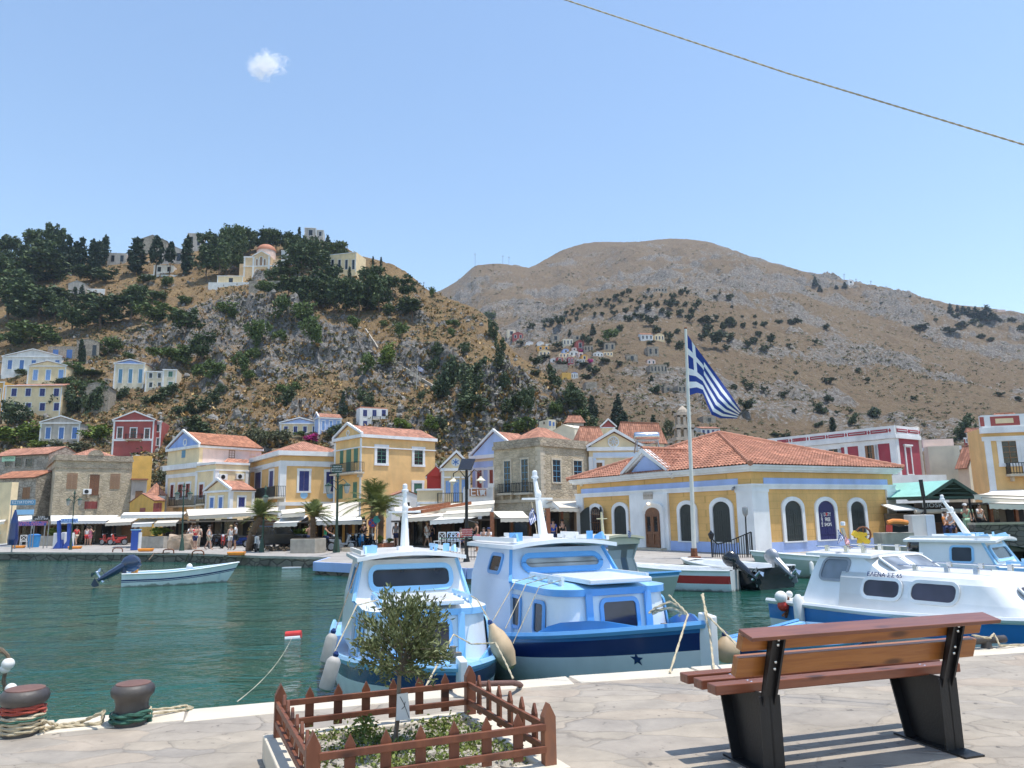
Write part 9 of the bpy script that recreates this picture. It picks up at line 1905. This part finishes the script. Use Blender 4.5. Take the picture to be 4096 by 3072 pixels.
mb=flag('','',([B3(*q)for q in((712,980),(700,1060),(730,1110))],[B3(*q)for q in((698,1010),(680,1130),(690,1190))][::1]),14.3,wob=.03,nu=22,nv=18);mb=flag('','',([B3(*q)for q in((716,1040),(735,1090),(750,1145))],[B3(*q)for q in((684,1090),(680,1140),(694,1192))]),14.3,wob=.04,nu=22,nv=18);o=mb.build('greek_flag',['flag_blue','flag_white'],None,'all');tag(o,'folded Greek flag hanging from the mast of the navy striped boat','flag')
rope('rope','flag halyard on the mast of the navy striped boat',[at_y(B3(705,990),14.35),at_y(B3(755,1285),14.2)],.008)
mb=flag('','',([B3(*q)for q in((1540,1235),(1555,1245),(1567,1260))],[B3(*q)for q in((1536,1290),(1550,1300),(1562,1290))]),22,wob=.03,nu=22,nv=18);o=mb.build('greek_flag',['flag_blue','flag_white'],None,'all');tag(o,'tiny Greek flag on the khaki boat mast','flag')
t=thing('life_raft','orange rescue float lying on crates beside the customs house','rescue float',at_y(B5(1110,1060),33),world=True);RP=lambda x,y:at_y(B5(x,y),33);mb=MB();mb.tube([RP(1035,1062),RP(1080,1048),RP(1150,1050),RP(1205,1062)],.11,8);mb.build('float','orange_cloth',t,True);mb=MB();mb.tube([RP(1048,1080),RP(1048,1140)],.13,8);mb.build('red_can','red_plastic',t);mb=MB()
for k in range(6):mb.tube([RP(1070,1085+10*k),RP(1130,1100+8*k),RP(1210,1090+9*k)],.03,5)
mb.build('coiled_hose','rubber',t);mb=MB();a,b=RP(985,1170),RP(1260,1145);mb.box((a.x,33,QZ),(b.x,33.8,b.z));mb.build('crate','concrete',t)
t=thing('float_cluster','white and red floats with a small anchor hanging at the cruiser stern','floats',at_y(C5(830,130),16.2),world=True)
for x,y,r_,mt in((812,122,.13,'fender_white'),(825,170,.12,'red_plastic'),(860,105,.07,'fender_white')):mb=MB();mb.ball(at_y(C5(x,y),16.2),r_,12,8);mb.build('float',mt,t,True)
mb=MB();mb.tube([at_y(C5(850,100),16.2),at_y(C5(855,170),16.2),at_y(C5(840,240),16.15)],.03,6);mb.tube([at_y(C5(820,230),16.1),at_y(C5(850,200),16.2),at_y(C5(905,245),16.15)],.025,6);mb.build('anchor','rust',t)
m=bpy.data.materials.new('cloud');m.use_nodes=True;nt=m.node_tree;nt.nodes.clear();out=nt.nodes.new('ShaderNodeOutputMaterial');pv=nt.nodes.new('ShaderNodeVolumePrincipled');pv.inputs['Color'].default_value=(1,1,1,1);pv.inputs['Anisotropy'].default_value=.3;nt.links.new(pv.outputs[0],out.inputs['Volume'])
co=coord(nt,'Object');n1=nd(nt,'TexNoise',i_Scale=2.0,i_Detail=8,i_Roughness=.66,i_Distortion=1.2);lk(nt,co,n1.inputs[0]);ln=nd(nt,'VectorMath',operation='LENGTH');lk(nt,co,ln.inputs[0]);su=nd(nt,'Math',operation='MULTIPLY_ADD',i_1=-.50,i_2=-.06);lk(nt,ln.outputs['Value'],su.inputs[0]);ad=nd(nt,'Math',operation='ADD');lk(nt,su.outputs[0],ad.inputs[0]);lk(nt,n1.outputs[0],ad.inputs[1]);r=ramp(nt,[(.13,0.0),(.30,1.0)]);lk(nt,ad.outputs[0],r.inputs[0]);mu=nd(nt,'Math',operation='MULTIPLY',i_1=.10);lk(nt,r.outputs[0],mu.inputs[0]);lk(nt,mu.outputs[0],pv.inputs['Density'])
M['cloud']=m;mb=MB();mb.ball((0,0,0),1,16,10);o=mb.build('cloud','cloud');o.location=at_y(FULL(573,140),2600);o.scale=(105,70,80);tag(o,'small wispy white cloud alone in the blue sky','cloud')
m=bpy.data.materials.new('haze');m.use_nodes=True;nt=m.node_tree;nt.nodes.clear();out=nt.nodes.new('ShaderNodeOutputMaterial');pv=nt.nodes.new('ShaderNodeVolumePrincipled');pv.inputs['Color'].default_value=(.64,.79,1,1);pv.inputs['Density'].default_value=.00011;nt.links.new(pv.outputs[0],out.inputs['Volume']);M['haze']=m
mb=MB();mb.box((-1500,-60,-3.2),(1700,1750,470));mb.build('haze','haze',kind='stuff')
